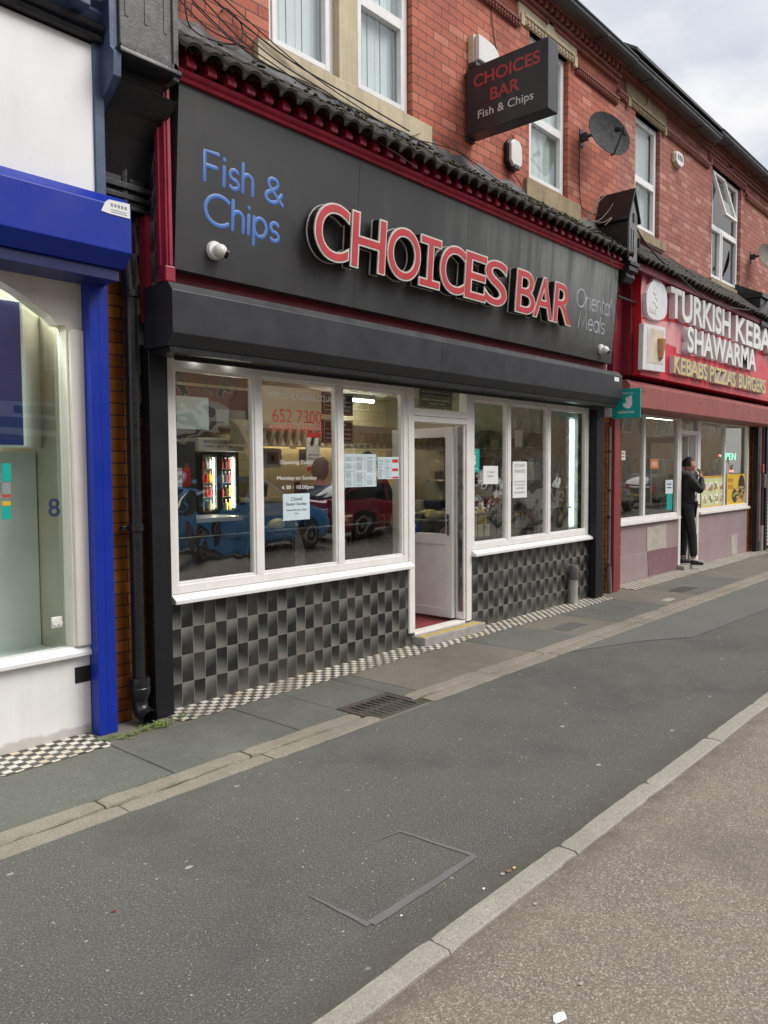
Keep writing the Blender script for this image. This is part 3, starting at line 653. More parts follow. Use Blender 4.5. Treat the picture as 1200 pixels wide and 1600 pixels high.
# pent roof of pantiles over the fascia
def pantiles(parent,x0,x1,ye,ze,yw,zw,pitch,mat='rooftile',courses=3):
    b=bm_(); nx=int((x1-x0)/pitch*16); dirv=Vector((0,yw-ye,zw-ze)); Ls=dirv.length; d=dirv.normalized(); n=Vector((0,-d.z,d.y))
    if n.z<0: n=-n
    rnd=random.Random(5)
    for c in range(courses):
        s0=Ls*c/courses-(.0 if c==0 else .04); s1=Ls*(c+1)/courses
        rows=[(s0,-.016),(s0,.006),((s0+s1)/2,.004),(s1,-.004)]; prev=None
        tj=[rnd.uniform(-.010,.010) for _ in range(int((x1-x0)/pitch)+2)]
        for i in range(nx+1):
            x=x0+(x1-x0)*i/nx; ph=(x-x0)/pitch; t=ph%1; q_=min(1,t/.80); wv=.048*math.sqrt(max(0,1-(2*q_-1)**2))-.012*math.sin(math.pi*max(0,(t-.8)/.2))-.01; jj=tj[int(ph)]
            col=[]
            for s,h in rows:
                p=Vector((x,ye,ze))+d*(s+(jj if s<=s0 else 0))+n*(wv+h+.016*0+jj*.4); col.append(b.verts.new(p))
            if prev:
                for k in range(3): b.faces.new((prev[k],col[k],col[k+1],prev[k+1]))
            prev=col
        # underside
        prev=None
    o=obj('roof_tiles',b,mat,parent); return o
EY,EZ=-.50,4.235
pantiles(BA,-.16,6.30,EY,EZ,.0,4.60,.158)
b=bm_()
prev=None
for i in range(70):
    x=-.18+i*(6.5/69); zz=4.60+random.uniform(-.02,.02); c=[b.verts.new((x,-.11+random.uniform(-.03,.03),zz-.055)),b.verts.new((x,-.05,zz+.03+random.uniform(-.01,.015))),b.verts.new((x,-.006,zz+.12+random.uniform(-.02,.02)))]
    if prev: b.faces.new((prev[0],c[0],c[1],prev[1])); b.faces.new((prev[1],c[1],c[2],prev[2]))
    prev=c
obj('lead_flashing',b,'lead',BA)
# crimson timber surround: cornice with dentils, side pilaster, backing
b=bm_(); box(b,-.22,6.32,-.10,-.02,2.62,4.56)
prism(b,[(-.10,4.10),(-.365,4.10),(-.375,4.115),(-.365,4.128),(-.385,4.14),(-.395,4.16),(-.34,4.172),(-.335,4.19),(-.10,4.3)],'x',-.20,6.31)
x=-.10
while x<6.2: box(b,x,x+.070,-.42,-.30,4.172,4.205,.004); box(b,x+.004,x+.066,-.412,-.30,4.207,4.226,.003); box(b,x+.008,x+.062,-.404,-.30,4.228,4.245,.003); x+=.158
box(b,-.2,6.3,-.33,-.10,4.235,4.27)
obj('timber_cornice',b,'red_wood',BA)
b=bm_(); box(b,-.20,-.15,-.30,-.23,2.95,4.10,.006); box(b,-.185,-.168,-.312,-.29,2.95,4.10,.005); box(b,-.215,-.14,-.31,-.22,2.85,2.95,.008); box(b,-.22,-.195,-.26,-.22,2.95,4.05,.005); obj('timber_pilaster',b,'red_wood',BA)
b=bm_(); box(b,-.15,6.27,-.16,-.098,2.70,3.02); obj('timber_rail',b,'red_dark',BA)
# dark stall riser of metallic tiles
b=bm_(); box(b,-.14,2.585,0,.14,-.05,.755); box(b,3.535,6.33,0,.14,-.05,.755); box(b,6.115,6.33,.002,.14,.755,2.45); box(b,-.14,-.03,.002,.14,.755,2.45); obj('tiled_stall_riser',b,'tilewall',BA)
# shop window frames
def shopwin(x0,x1,z0,z1,mulls,name='shop_window'):
    b=bm_(); fw=.062; y0,y1=-.012,.06
    box(b,x0,x0+fw,y0,y1,z0,z1,.005); box(b,x1-fw,x1,y0,y1,z0,z1,.005)
    box(b,x0+fw-.003,x1-fw+.003,y0+.002,y1,z0,z0+fw,.005); box(b,x0+fw-.003,x1-fw+.003,y0+.002,y1,z1-fw,z1,.005)
    for m_ in mulls: box(b,m_-.034,m_+.034,y0+.001,y1,z0+fw-.003,z1-fw+.003,.005)
    e=[x0+fw]+[v for m_ in mulls for v in(m_-.034,m_+.034)]+[x1-fw]
    for i in range(0,len(e),2):   # glazing beads
        a,c=e[i],e[i+1]; s=.018
        for p in((a-.002,a+s,z0+fw-.002,z1-fw+.002),(c-s,c+.002,z0+fw-.002,z1-fw+.002),(a+s,c-s,z0+fw-.002,z0+fw+s),(a+s,c-s,z1-fw-s,z1-fw+.002)):
            box(b,p[0],p[1],y0+.012,y1-.01,p[2],p[3],.003)
    o=obj(name,b,'upvc',BA)
    for i in range(0,len(e),2):
        b=bm_(); box(b,e[i]-.004,e[i+1]+.004,.022,.028,z0+fw-.004,z1-fw+.004); obj('pane',b,'glass_wavy' if (i==0 or x0>3) else 'glass',o)
    b=bm_(); prism(b,[(-.075,z0-.062),(-.075,z0-.035),(-.02,z0-.002),(.05,z0-.002),(.05,z0-.062)],'x',x0+.0,x1+.02 if x0<3 else x1+.01,.004); obj('window_sill',b,'upvc_clean',o)
    return o
WL=shopwin(-.03,2.53,.80,2.42,[.765,1.645]); WR=shopwin(3.535,6.115,.82,2.42,[4.26,5.125])
b=bm_(); z0=.12   # door frame with transom light
for x0,x1 in((2.53,2.615),(3.45,3.535)): box(b,x0,x1,-.02,.08,z0 if x0<3 else z0-.02,2.50,.005)
box(b,2.61,3.455,-.018,.08,2.10,2.155,.005); box(b,2.61,3.455,-.024,.08,2.158,2.225,.005); box(b,2.61,3.455,-.018,.08,2.44,2.50,.005)
box(b,3.425,3.452,.0,.11,.12,2.10,.003)
DF=obj('door_frame',b,'upvc',BA); b=bm_(); box(b,2.61,3.455,.024,.03,2.22,2.445); obj('transom_pane',b,'glass',DF)
b=bm_(); box(b,3.41,3.426,.01,.07,.2,2.08,.002)
for z in(.35,.55,.95,1.1,1.35,1.85): box(b,3.40,3.412,.02,.05,z,z+.09,.003)
obj('lock_strip',b,'steel',DF)
# open door leaf, swung inwards
DL=thing('x',(3.40,.09,.13),'x','x'); bpy.data.objects.remove(DL)
a=bm_(); xd=3.36; 
box(a,xd,xd+.05,.10,.185,.13,2.08,.004); box(a,xd,xd+.05,.82,.90,.13,2.08,.004); box(a,xd+.001,xd+.049,.18,.825,.13,.22,.004); box(a,xd+.001,xd+.049,.18,.825,1.98,2.08,.004); box(a,xd+.001,xd+.049,.18,.825,.88,.99,.004)
box(a,xd+.012,xd+.038,.18,.825,.215,.885); 
DO=obj('door',a,'upvc_clean',BA); b=bm_(); box(b,xd+.022,xd+.028,.18,.825,.985,1.985); obj('door_pane',b,'glass',DO)
b=bm_(); box(b,xd-.012,xd+.002,.13,.165,.98,1.20,.003); tube(b,[(xd-.01,.147,1.13),(xd-.05,.147,1.13),(xd-.05,.25,1.13)],.009); obj('door_handle',b,'steel',DO)
b=bm_(); box(b,xd-.004,xd-.001,.55,.70,.99,1.10); obj('hygiene_sticker',b,M('blue_sticker',(.02,.08,.35),None,3,.4),DO)
b=bm_(); text(b,'food',(xd-.005,.69,1.05),(0,-1,0),(0,0,1),.12,.03,.001); obj('sticker_text',b,'vinyl_white',DO)
# head boards above the windows (above window frames, under shutter)
b=bm_(); box(b,-.14,2.53,.0,.06,2.425,2.85,.003); box(b,3.535,6.33,.0,.06,2.425,2.85,.003); box(b,2.53,3.535,.0,.06,2.505,2.85,.003); box(b,-.1,.72,-.06,.0,2.44,2.49,.004); box(b,1.68,2.4,-.05,.0,2.435,2.475,.004); box(b,3.6,4.4,-.06,0,2.44,2.475,.004); box(b,5.1,6.0,-.06,0,2.44,2.475,.004); obj('head_board',b,'cream_board',BA)
b=bm_(); 
for xx in(.20,.49): lathe(b,[(.03,0),(.03,-.008)],(xx,-.035,2.44),12)
obj('downlight',b,emit('small_downlight',(1,1,.95),3),BA)
# step and threshold
b=bm_(); box(b,2.60,3.60,-.15,.10,-.02,.085,.012); obj('door_step',b,'step',BA)
b=bm_(); box(b,2.61,3.56,-.125,-.055,.075,.0885,.003); obj('step_nosing',b,'step_yellow',BA)
b=bm_(); box(b,2.62,3.44,-.01,.10,.086,.112,.004); obj('threshold',b,'upvc',BA)
# interior shell
b=bm_(); box(b,-.14,6.45,3.6,3.66,0,2.8); box(b,-.2,-.14,.14,3.6,0,2.8); obj('interior_wall',b,'room_tile',BA)
b=bm_(); box(b,6.34,6.46,.12,3.6,0,2.8); obj('side_wall',b,M('grey_brown_wall',(.34,.31,.25),(.27,.25,.20),2,.6,streak=.2),BA)
b=bm_(); box(b,-.14,6.4,.06,3.6,2.74,2.8); obj('interior_ceiling',b,'ceiling',BA)
b=bm_(); box(b,-.14,6.4,.10,3.6,.02,.10); obj('interior_floor',b,'carpet',BA)
b=bm_(); box(b,-.14,2.58,.141,.17,.1,.755); box(b,3.54,6.4,.141,.17,.1,.755); obj('inner_riser',b,'room_wall',BA)
# pilaster of glazed bricks between the shops
b=bm_(); box(b,-.66,-.145,.02,.11,-.02,3.4); obj('glazed_brick_pilaster',b,'brick_glazed',BA)
b=bm_(); box(b,6.335,7.12,.015,.11,-.02,2.9); obj('glazed_brick_pilaster',b,'brick_glazed',BA)
b=bm_(); box(b,-.185,-.145,-.215,-.0,2.42,4.05); obj('side_tiles',b,'tilewall',BA)
b=bm_(); box(b,-.30,-.15,-.005,.02,2.05,3.3); obj('pilaster_tiles',b,'tilewall',BA)
b=bm_(); box(b,-.56,-.16,.0,.05,3.25,4.6); obj('pilaster_boarding',b,'grey_paint',BA)
b=bm_(); box(b,6.32,6.50,-.06,.02,2.55,4.3,.004); obj('side_post',b,'render_bare',BA)
# ================================================================ FASCIA SIGN
FS=thing('fascia_sign',(3.05,-.3,2.95),'long black fascia sign reading CHOICES BAR with Fish & Chips and Oriental Meals','shop sign')
FB=(-.25,2.955); FT=(-.34,4.10)
def fy(z): return FB[0]+(FT[0]-FB[0])*(z-FB[1])/(FT[1]-FB[1])
FUZ=Vector((0,FT[0]-FB[0],FT[1]-FB[1])).normalized()
xsj=[-.11,1.56,3.05,4.62,6.22]
b=bm_()
for i in range(4):
    g=.0012
    t=bm_(); prism(t,[(FB[0],FB[1]),(FT[0],FT[1]),(FT[0]+.12,FT[1]),(FB[0]+.12,FB[1])],'x',xsj[i]+g,xsj[i+1]-g,.0015); merge(b,t)
obj('sign_panel',b,'fascia',FS)
def FP(px,py,dy=0): # pixel to point on the fascia plane offset dy towards the street
    z=3.5
    for _ in range(6): p=P(px,py,fy(z)-dy); z=p.z
    return p
def big_letter(parent,ch,x0,x1,zt,zb,dep):
    """channel letter between x0..x1: dark back and returns, silver rims, red face"""
    org=Vector((x0,fy(zb),zb)); w=x1-x0; h=(zt-zb)/FUZ.z; n=Vector((1,0,0)).cross(FUZ); ux=(1,0,0)
    e=.0095
    def build(off,o,d,mat,name,par):
        b=bm_()
        if ch=='I':
            g=off; t_=w*.135; s=.068
            pts=[(0-g,0-g),(w+g,0-g),(w+g,s+g),(w/2+t_+g,s+g),(w/2+t_+g,h-s-g),(w+g,h-s-g),(w+g,h+g),(0-g,h+g),(0-g,h-s-g),(w/2-t_-g,h-s-g),(w/2-t_-g,s+g),(0-g,s+g)]
            t=bm_(); A=[t.verts.new(o+Vector((p[0],0,0))+FUZ*p[1]) for p in pts]; B=[t.verts.new(v.co+n*d) for v in A]; t.faces.new(A); t.faces.new(B)
            for i in range(len(A)): t.faces.new((A[i],B[i],B[(i+1)%12],A[(i+1)%12]))
            merge(b,t)
        else:
            text(b,ch,o-Vector((off,0,0))-FUZ*off,ux,FUZ,w+2*off,h+2*off,d,.015+off/max(h,.1)*.72)
        return obj(name,b,mat,par)
    L_=build(.0,org+n*.03,dep-.036,'return_dark','letter',parent)
    build(.004,org+n*.028,.012,'letter_white','letter_rim',L_)
    build(.004,org+n*(dep-.010),.012,'letter_white','letter_trim',L_)
    # red face slightly smaller
    b=bm_()
    if ch=='I':
        org2=org+n*(dep+.003); g=-.0095; t_=w*.135; s=.068
        pts=[(0-g,0-g),(w+g,0-g),(w+g,s+g),(w/2+t_+g,s+g),(w/2+t_+g,h-s-g),(w+g,h-s-g),(w+g,h+g),(0-g,h+g),(0-g,h-s-g),(w/2-t_-g,h-s-g),(w/2-t_-g,s+g),(0-g,s+g)]
        t=bm_(); A=[t.verts.new(org2+Vector((p[0],0,0))+FUZ*p[1]) for p in pts]; B=[t.verts.new(v.co+n*.002) for v in A]; t.faces.new(A); t.faces.new(B)
        for i in range(12): t.faces.new((A[i],B[i],B[(i+1)%12],A[(i+1)%12]))
        merge(b,t)
    else: text(b,ch,org+n*(dep+.003)+Vector((e,0,0))+FUZ*e,ux,FUZ,w-2*e,h-2*e,.002,.015-e/h*.73)
    obj('letter_face',b,'letter_red',L_)
DEP=.12
LT=[('C',490,543),('H',548,600.5),('O',605,655.5),('I',656.5,687.5),('C',688.8,727),('E',728.5,760.7),('S',759.8,793.6),('B',810.5,839),('A',839,867.8),('R',871,897.4)]
zc=[]
for ch,a,c in LT:
    fa=FP(a,400,DEP).x; fc=FP(c,430,DEP).x; zc.append((ch,fa,fc))
ZT,ZB=3.655,3.235
for ch,a,c in zc: big_letter(FS,ch,a,c,ZT,ZB,DEP)
def fstrokes(parent,word,pA,pB,h,mat,r,name,gap=.16):
    b=bm_(); a=FP(*pA); c=FP(*pB); z=(a.z+c.z)/2; o=Vector((a.x,fy(z)-.001,z)); strokes(b,word,o,(1,0,0),FUZ,c.x-a.x,h,r,.18,gap); obj(name,b,mat,parent,smooth=True)
fstrokes(FS,'Fish',(319,281),(394,305),.185,'letter_blue',.0145,'sign_word'); 
b=bm_(); a=FP(414,313); c=FP(441,321.5); strokes(b,'&',Vector((a.x,fy(a.z)-.001,a.z)),(1,0,0),FUZ,c.x-a.x,.165,.0145,.18); obj('sign_word',b,'letter_blue',FS,smooth=True)
fstrokes(FS,'Chips',(320,349),(435,377),.19,'letter_blue',.0145,'sign_word')
fstrokes(FS,'Oriental',(900.5,478),(953,494),.20,'letter_grey',.009,'sign_word',.12); fstrokes(FS,'Meals',(903,511),(943.5,523),.19,'letter_grey',.009,'sign_word',.14)
# ================================================================ ROLLER SHUTTER
RS=thing('roller_shutter',(3,-.2,0),'black roller shutter box and guide posts across the fish and chips shopfront','roller shutter')
BX0,BX1=-.225,6.24
b=bm_(); xs_=[BX0,2.55,BX1]
for i in range(2): prism(b,[(-.06,2.445),(-.33,2.445),(-.39,2.52),(-.39,2.785),(-.345,2.84),(-.06,2.84)],'x',xs_[i]+.001,xs_[i+1]-.001,.003)
obj('shutter_box',b,'shutter_metal',RS)
b=bm_(); box(b,BX0+.02,BX1-.02,-.33,-.10,2.405,2.443,.003); box(b,-.08,6.1,-.2,-.185,2.38,2.41); obj('bottom_rail',b,'black_paint',RS)
b=bm_(); box(b,-.225,-.085,-.112,-.02,.0,2.44,.003); box(b,-.228,-.218,-.06,-.03,.01,2.44); obj('guide_rail',b,'dark_metal',RS)
b=bm_(); box(b,6.125,6.33,-.112,-.02,.0,2.44,.003); obj('guide_rail',b,'dark_metal',RS)
b=bm_(); a=P(964,586,-.393); box(b,a.x-.07,a.x+.06,-.394,-.391,2.715,2.765); obj('maker_sticker',b,'paper',RS)
# ================================================================ HANGING SIGN
HS=thing('projecting_sign',(3.5,-.5,4.93),'black double sided box sign reading CHOICES BAR projecting from the upstairs wall','shop sign')
X0,X1=3.42,3.60; ya,yb=-.035,-.945; za,zb=4.93,5.56
b=bm_(); box(b,X0,X1,yb,ya,za,zb,.004); box(b,X0-.002,X0+.03,ya-.075,ya-.068,za+.003,zb-.003); obj('sign_box',b,'hang_black',HS)
b=bm_(); box(b,X0+.02,X1-.02,ya,0,za-.03,za+.02,.003); box(b,X0+.02,X1-.02,ya,0,zb-.05,zb-.01,.003); obj('wall_bracket',b,'gutter',HS)
def stext(word,pl,pr,h,mat,off,name='sign_text'):
    a=S(*pl,X0);c=S(*pr,X0); b=bm_(); text(b,word,(X0-.0005,a.y,a.z),(0,-1,0),(0,0,1),abs(c.y-a.y),h,.002,off); return obj(name,b,mat,HS)
stext('CHOICES',(740,138.5),(844,105),.118,'sign_red',.018); stext('BAR',(766,157),(812,141.5),.115,'sign_red',.018); stext('Fish & Chips',(747,189.5),(833.5,165),.10,'sign_white',.0)
# ================================================================ ALARMS, CAMERAS, DISHES
def cctv(px,py,label,flip=1):
    p=FP(px,py,0.0); t=thing('security_camera',(p.x,p.y,p.z),label,'camera','dome security cameras on the black fascia')
    b=bm_(); lathe(b,[(.062,0),(.062,-.018),(.056,-.030),(.03,-.032)],p,20,'y'); obj('camera_base',b,'plastic_white',t,smooth=True)
    b=bm_(); bmesh.ops.create_uvsphere(b,u_segments=20,v_segments=12,radius=.050); xf(b,Matrix.Translation(p+Vector((0.012,-.052,-.008)))@Matrix.Scale(.92,4,(0,0,1))); 
    obj('camera_ball',b,'plastic_white',t,smooth=True)
    c0=p+Vector((.016,-.058,-.012)); d=Vector((.80*flip,-.45,-.32)).normalized() if flip>0 else Vector((.75,-.55,-.3)).normalized()
    b=bm_(); tube(b,[c0+d*.028,c0+d*.052],.030,16); tube(b,[c0+d*.05,c0+d*.054],.012,12); obj('camera_eye',b,'lens',t,smooth=True); return t
cctv(334,392,'white dome camera under the blue Fish & Chips lettering'); cctv(938,546,'white dome camera under the faded Oriental Meals lettering')
def alarm(c,w,h,d,mat,label,face='plastic_white',name='alarm_box',strobe=None,shape='hex'):
    t=thing(name,c,label,'alarm box'); x,z=c[0],c[2]; b=bm_()
    if shape=='hex': pts=[(x-w*.5,z-h*.30),(x-w*.2,z-h*.5),(x+w*.2,z-h*.5),(x+w*.5,z-h*.30),(x+w*.5,z+h*.32),(x+w*.25,z+h*.5),(x-w*.25,z+h*.5),(x-w*.5,z+h*.32)]
    else: pts=[(x-w*.5,z-h*.5),(x+w*.5,z-h*.5),(x+w*.5,z+h*.25),(x+w*.28,z+h*.45),(x-w*.1,z+h*.5),(x-w*.5,z+h*.5)]
    prism(b,pts,'y',-d*.55,-.001,.006); obj('back_case',b,mat,t)
    b=bm_(); prism(b,[(x+(p[0]-x)*.9,z+(p[1]-z)*.9) for p in pts],'y',-d,-d*.55,.012); obj('front_cover',b,face,t)
    return t
t=alarm((3.70,0,5.80),.40,.27,.12,'plastic_cream','cream and white alarm box half hidden behind the projecting black sign',shape='bell')
b=bm_(); box(b,3.50,3.90,-.10,-.001,5.615,5.665,.01); obj('bottom_lamp',b,M('smoked_plastic',(.05,.045,.05),None,3,.3),t)
t=alarm((4.27,0,4.99),.24,.32,.09,'black_paint','white faced black alarm box beside the single upstairs window')
b=bm_(); box(b,4.22,4.32,-.095,-.05,4.83,4.88,.008); obj('bottom_lamp',b,M('dark_lamp',(.06,.06,.07),None,3,.3),t)
t=alarm((8.85,0,6.25),.32,.22,.07,'plastic_cream','small white alarm box on the brick wall above the kebab shop',shape='hex')
b=bm_(); 
for i,xx in enumerate((8.76,8.83,8.90)): 
    box(b,xx,xx+.045,-.075,-.069,6.23,6.30); box(b,xx+.012,xx+.033,-.076,-.068,6.245,6.285)
obj('cover_marking',b,'ink_grey',t)
def dish(c,wall,r,mat,label,face,arm=True):
    """dish centred c facing direction face, on an arm from wall point"""
    t=thing('satellite_dish',wall,label,'satellite dish'); c=Vector(c); f=Vector(face).normalized(); a=f.cross(Vector((0,0,1))).normalized(); u=a.cross(f)
    b=bm_(); rings=[]; k=7; s=28
    for side in(0,1):
        rr=[]
        for i in range(k+1):
            q=i/k; ring=[b.verts.new(c+a*(math.cos(2*math.pi*j/s)*r*q*1.12)+u*(math.sin(2*math.pi*j/s)*r*q)+f*(q*q*r*.22-(.006*side)-.0)) for j in range(s)] if i else [b.verts.new(c-f*.006*side)]
            rr.append(ring)
        for j in range(s): b.faces.new((rr[0][0],rr[1][j],rr[1][(j+1)%s]))
        for i in range(1,k):
            for j in range(s): b.faces.new((rr[i][j],rr[i+1][j],rr[i+1][(j+1)%s],rr[i][(j+1)%s]))
        rings.append(rr)
    for j in range(s): b.faces.new((rings[0][k][j],rings[1][k][j],rings[1][k][(j+1)%s],rings[0][k][(j+1)%s]))
    obj('reflector',b,mat,t,smooth=True)
    tip=c+f*r*.95-u*r*.35; b=bm_(); tube(b,[c-u*r*.92+f*.02,c-u*r*1.0+f*.06,tip],.011,8); obj('feed_arm',b,'gutter',t)
    b=bm_(); tube(b,[tip-f*.02+u*.02,tip-f*.10+u*.075],[.024,.034],12); tube(b,[tip,tip-u*.07],.018,8); obj('receiver_head',b,mat,t)
    w_=Vector(wall); b=bm_(); box(b,w_.x-.05,w_.x+.05,-.012,-.001,w_.z-.10,w_.z+.10,.003); tube(b,[w_+Vector((0,-.01,0)),w_+Vector((0,-.17,0)),c-f*.06],.020,8); box(b,w_.x-.03,w_.x+.03,-.09,-.01,w_.z-.045,w_.z+.045,.006); obj('wall_mount',b,'gutter',t)
    return t
wp=P(908,216,0); dc=P(947,213,-.27)
dish(dc,(wp.x,0,wp.z),.285,'dish','dark grey satellite dish mounted between the first floor windows',(-.38,-1,.28))
# ================================================================ CONSOLES AND PIPES BETWEEN THE SHOPS
CL=thing('shopfront_console',(-.36,0,3.3),'large black carved console bracket between the blue shop and the black fascia','console')
x0,x1=-.56,-.175
b=bm_(); box(b,x0,x1,-.42,.0,4.11,5.2,.006)
for xx in(x0+.035,x0+.165,x0+.295): box(b,xx,xx+.022,-.424,-.418,4.30,4.75)
box(b,x1-.035,x1+.004,-.435,-.1,4.04,5.2,.004)
obj('console_block',b,'grey_paint',CL)
b=bm_()   # scalloped drip course and rolled scroll under the block
x=x0
while x<x1-.01: lathe(b,[(.0,0),(.022,0),(.022,-.035),(.0,-.035)],(x+.02,-.40,4.12),10,'y'); x+=.043
prism(b,[(-.40,4.11),(-.455,4.10),(-.46,4.07),(-.40,4.05),(-.0,4.05),(0,4.11)],'x',x0-.02,x1+.01,.004)
prof=[(0,4.05),(-.40,4.05)]+[(-.36+.075*math.cos(R(a)),3.975+.075*math.sin(R(a))) for a in range(60,-150,-20)]+[(-.36,3.88),(-.27,3.82),(-.18,3.72),(-.13,3.60),(-.10,3.50),(0,3.46)]
prism(b,prof,'x',x0,x1,.003); obj('scroll',b,'black_paint',CL,smooth=True)
b=bm_(); box(b,x0+.0,x1+.02,-.10,.0,3.30,3.60,.005); box(b,x0-.01,x1+.03,-.13,.0,3.42,3.46,.006); box(b,x0-.01,x1+.03,-.12,.0,3.36,3.395,.006); box(b,x0-.01,x1+.03,-.115,.0,3.30,3.325,.006); obj('capital_moulding',b,'black_paint',CL)
b=bm_(); prism(b,[(-.05,5.2),(-.40,5.2),(-.40,4.10),(-.44,4.06),(-.43,3.93),(-.36,3.87),(-.26,3.81),(-.18,3.70),(-.13,3.58),(-.05,3.5)],'x',x0-.055,x0-.003,.004); obj('side_board',b,'blue_paint',CL)
# gabled console to the right
CR=thing('gabled_console',(6.4,0,4.2),'small black gabled console with cross and slot cut-outs beside the red sign','console')
cx=6.40; hw=.115; yf=-.42
b=bm_(); box(b,cx-hw,cx+hw,yf,.0,4.08,4.80,.004); prism(b,[(cx-hw,4.79),(cx+hw,4.79),(cx,5.02)],'y',yf,0); obj('console_body',b,'black_paint',CR)
b=bm_()
for s in(-1,1):
    prism(b,[(cx+s*(hw+.055),4.70),(cx+s*(hw+.055),4.735),(cx,5.105),(cx,5.055)],'y',yf-.045,.0,.002)
obj('gable_roof',b,'black_paint',CR)
b=bm_(); y1=yf-.02
def gface(z0,z1,xa,xb): box(b,xa,xb,y1,yf+.0,z0,z1)
for a_ in [(4.20,4.30,cx-hw,cx+hw),(4.30,4.60,cx-hw,cx-.075),(4.30,4.60,cx-.045,cx-.012),(4.30,4.60,cx+.02,cx+hw),(4.60,4.68,cx-hw,cx+hw)]: gface(*a_)
gface(4.68,4.80,cx-hw,cx-.03); gface(4.68,4.80,cx+.03,cx+hw)
prism(b,[(cx-hw*.9,4.80),(cx+hw*.9,4.80),(cx,4.96)],'y',y1,yf)
obj('pierced_front',b,M('faded_grey_front',(.20,.20,.21),(.13,.13,.135),10,.6,streak=.3),CR)
b=bm_(); box(b,cx-hw-.02,cx+hw+.02,yf-.05,.0,4.155,4.20,.004); box(b,cx-hw-.01,cx+hw+.01,yf-.03,0,4.09,4.15,.006)
prism(b,[(0,4.09),(-.40,4.09),(-.42,4.02),(-.36,3.97),(-.22,3.95),(-.15,3.86),(0,3.80)],'x',cx-hw,cx+hw,.004); obj('console_foot',b,'black_paint',CR)
def pipe(name,label,cat,path,r,mat,collars=(),group=None):
    t=thing(name,path[-1],label,cat,group); b=bm_(); tube(b,spline(path,6) if len(path)>2 else path,r,14); obj('pipe_run',b,mat,t,smooth=True)
    return t
pp=P(205,600,-.07); px_=-.325
t=thing('rainwater_pipe',(px_,-.07,0),'black cast iron drainpipe with open shoe beside the blue post','drainpipe')
b=bm_(); tube(b,[(px_,-.075,2.75),(px_,-.075,.30)],.042,16); tube(b,[(px_-.03,-.075,4.0),(px_-.03,-.075,3.1)],.040,14); tube(b,spline([(px_-.03,-.075,3.12),(px_-.02,-.07,2.95),(px_,-.075,2.74)],6),.041,14); obj('pipe_run',b,'pipe_black',t,smooth=True)
b=bm_(); 
for z in(3.12,2.76,1.26): lathe(b,[(.044,0),(.052,.005),(.052,.045),(.044,.05)],(px_ if z<3 else px_-.03,-.075,z),16); 
box(b,px_-.085,px_+.06,-.06,-.02,1.27,1.30,.004); obj('collar',b,'pipe_black',t,smooth=True)
b=bm_(); lathe(b,[(.050,.30),(.068,.30),(.072,.285),(.070,.24),(.074,.235),(.072,.20),(.060,.17),(.052,.15)],(px_,-.075,0),18); obj('socket',b,'pipe_black',t,smooth=True)
b=bm_(); tube(b,spline([(px_,-.075,.17),(px_,-.08,.11),(px_+.005,-.115,.065),(px_+.01,-.175,.045)],6),.052,18,cap=False); tube(b,[(px_+.01,-.14,.052),(px_+.011,-.178,.043)],.058,18,cap=False); obj('shoe',b,'pipe_black',t,smooth=True,recalc=True)
b=bm_(); tube(b,[(px_+.004,-.12,.062),(px_+.008,-.125,.06)],.046,16); obj('shoe_opening',b,'pit',t)
# thin pipe on the right
t=thing('rainwater_pipe',(6.62,-.0,0),'thin grey drainpipe against the maroon post beside the black shutter guide','drainpipe')
b=bm_(); tube(b,[(6.66,-.03,2.2),(6.66,-.03,.36)],.022,12); tube(b,[(6.66,-.03,.36),(6.665,-.045,.0)],.034,12); obj('pipe_run',b,M('weathered_grey_pipe',(.16,.16,.17),(.11,.11,.11),12,.5,streak=.4),t,smooth=True)
b=bm_(); 
for z in(1.0,1.35,1.86,.36): lathe(b,[(.024,0),(.030,.004),(.030,.03),(.024,.034)],(6.66,-.03,z),12)
obj('collar',b,'gutter',t)
t=thing('waste_pipe',(6.78,-.2,3.6),'thin dark waste pipe running down the red return beside the gabled console','pipe')
b=bm_(); q=[P(997,372,-.30),P(999,412,-.25),P(998,475,-.25)]; tube(b,[q[0],q[1],q[2]],.016,10); q2=P(963,478,-.25); tube(b,[q[2],Vector((q2.x,q2.y,q[2].z))],.014,8); obj('pipe_run',b,'gutter',t,smooth=True)
# cut-off vent pipe against the tiles
vp=P(901,934,-.06); vx=5.62
t=thing('vent_pipe',(vx,-.07,0),'short grimy white vent pipe with grey elbow standing against the chequered tiles','pipe')
b=bm_(); tube(b,[(vx,-.07,-.02),(vx,-.07,.33)],.052,18); obj('upright',b,'pvc_grime',t,smooth=True)
b=bm_(); lathe(b,[(.058,.30),(.062,.31),(.062,.42),(.060,.45),(.05,.475)],(vx,-.07,0),18); tube(b,[(vx,-.07,.415),(vx,.0,.415)],.055,16); tube(b,[(vx,-.012,.415),(vx,-.002,.415)],.078,18); obj('elbow',b,'vent_grey',t,smooth=True)
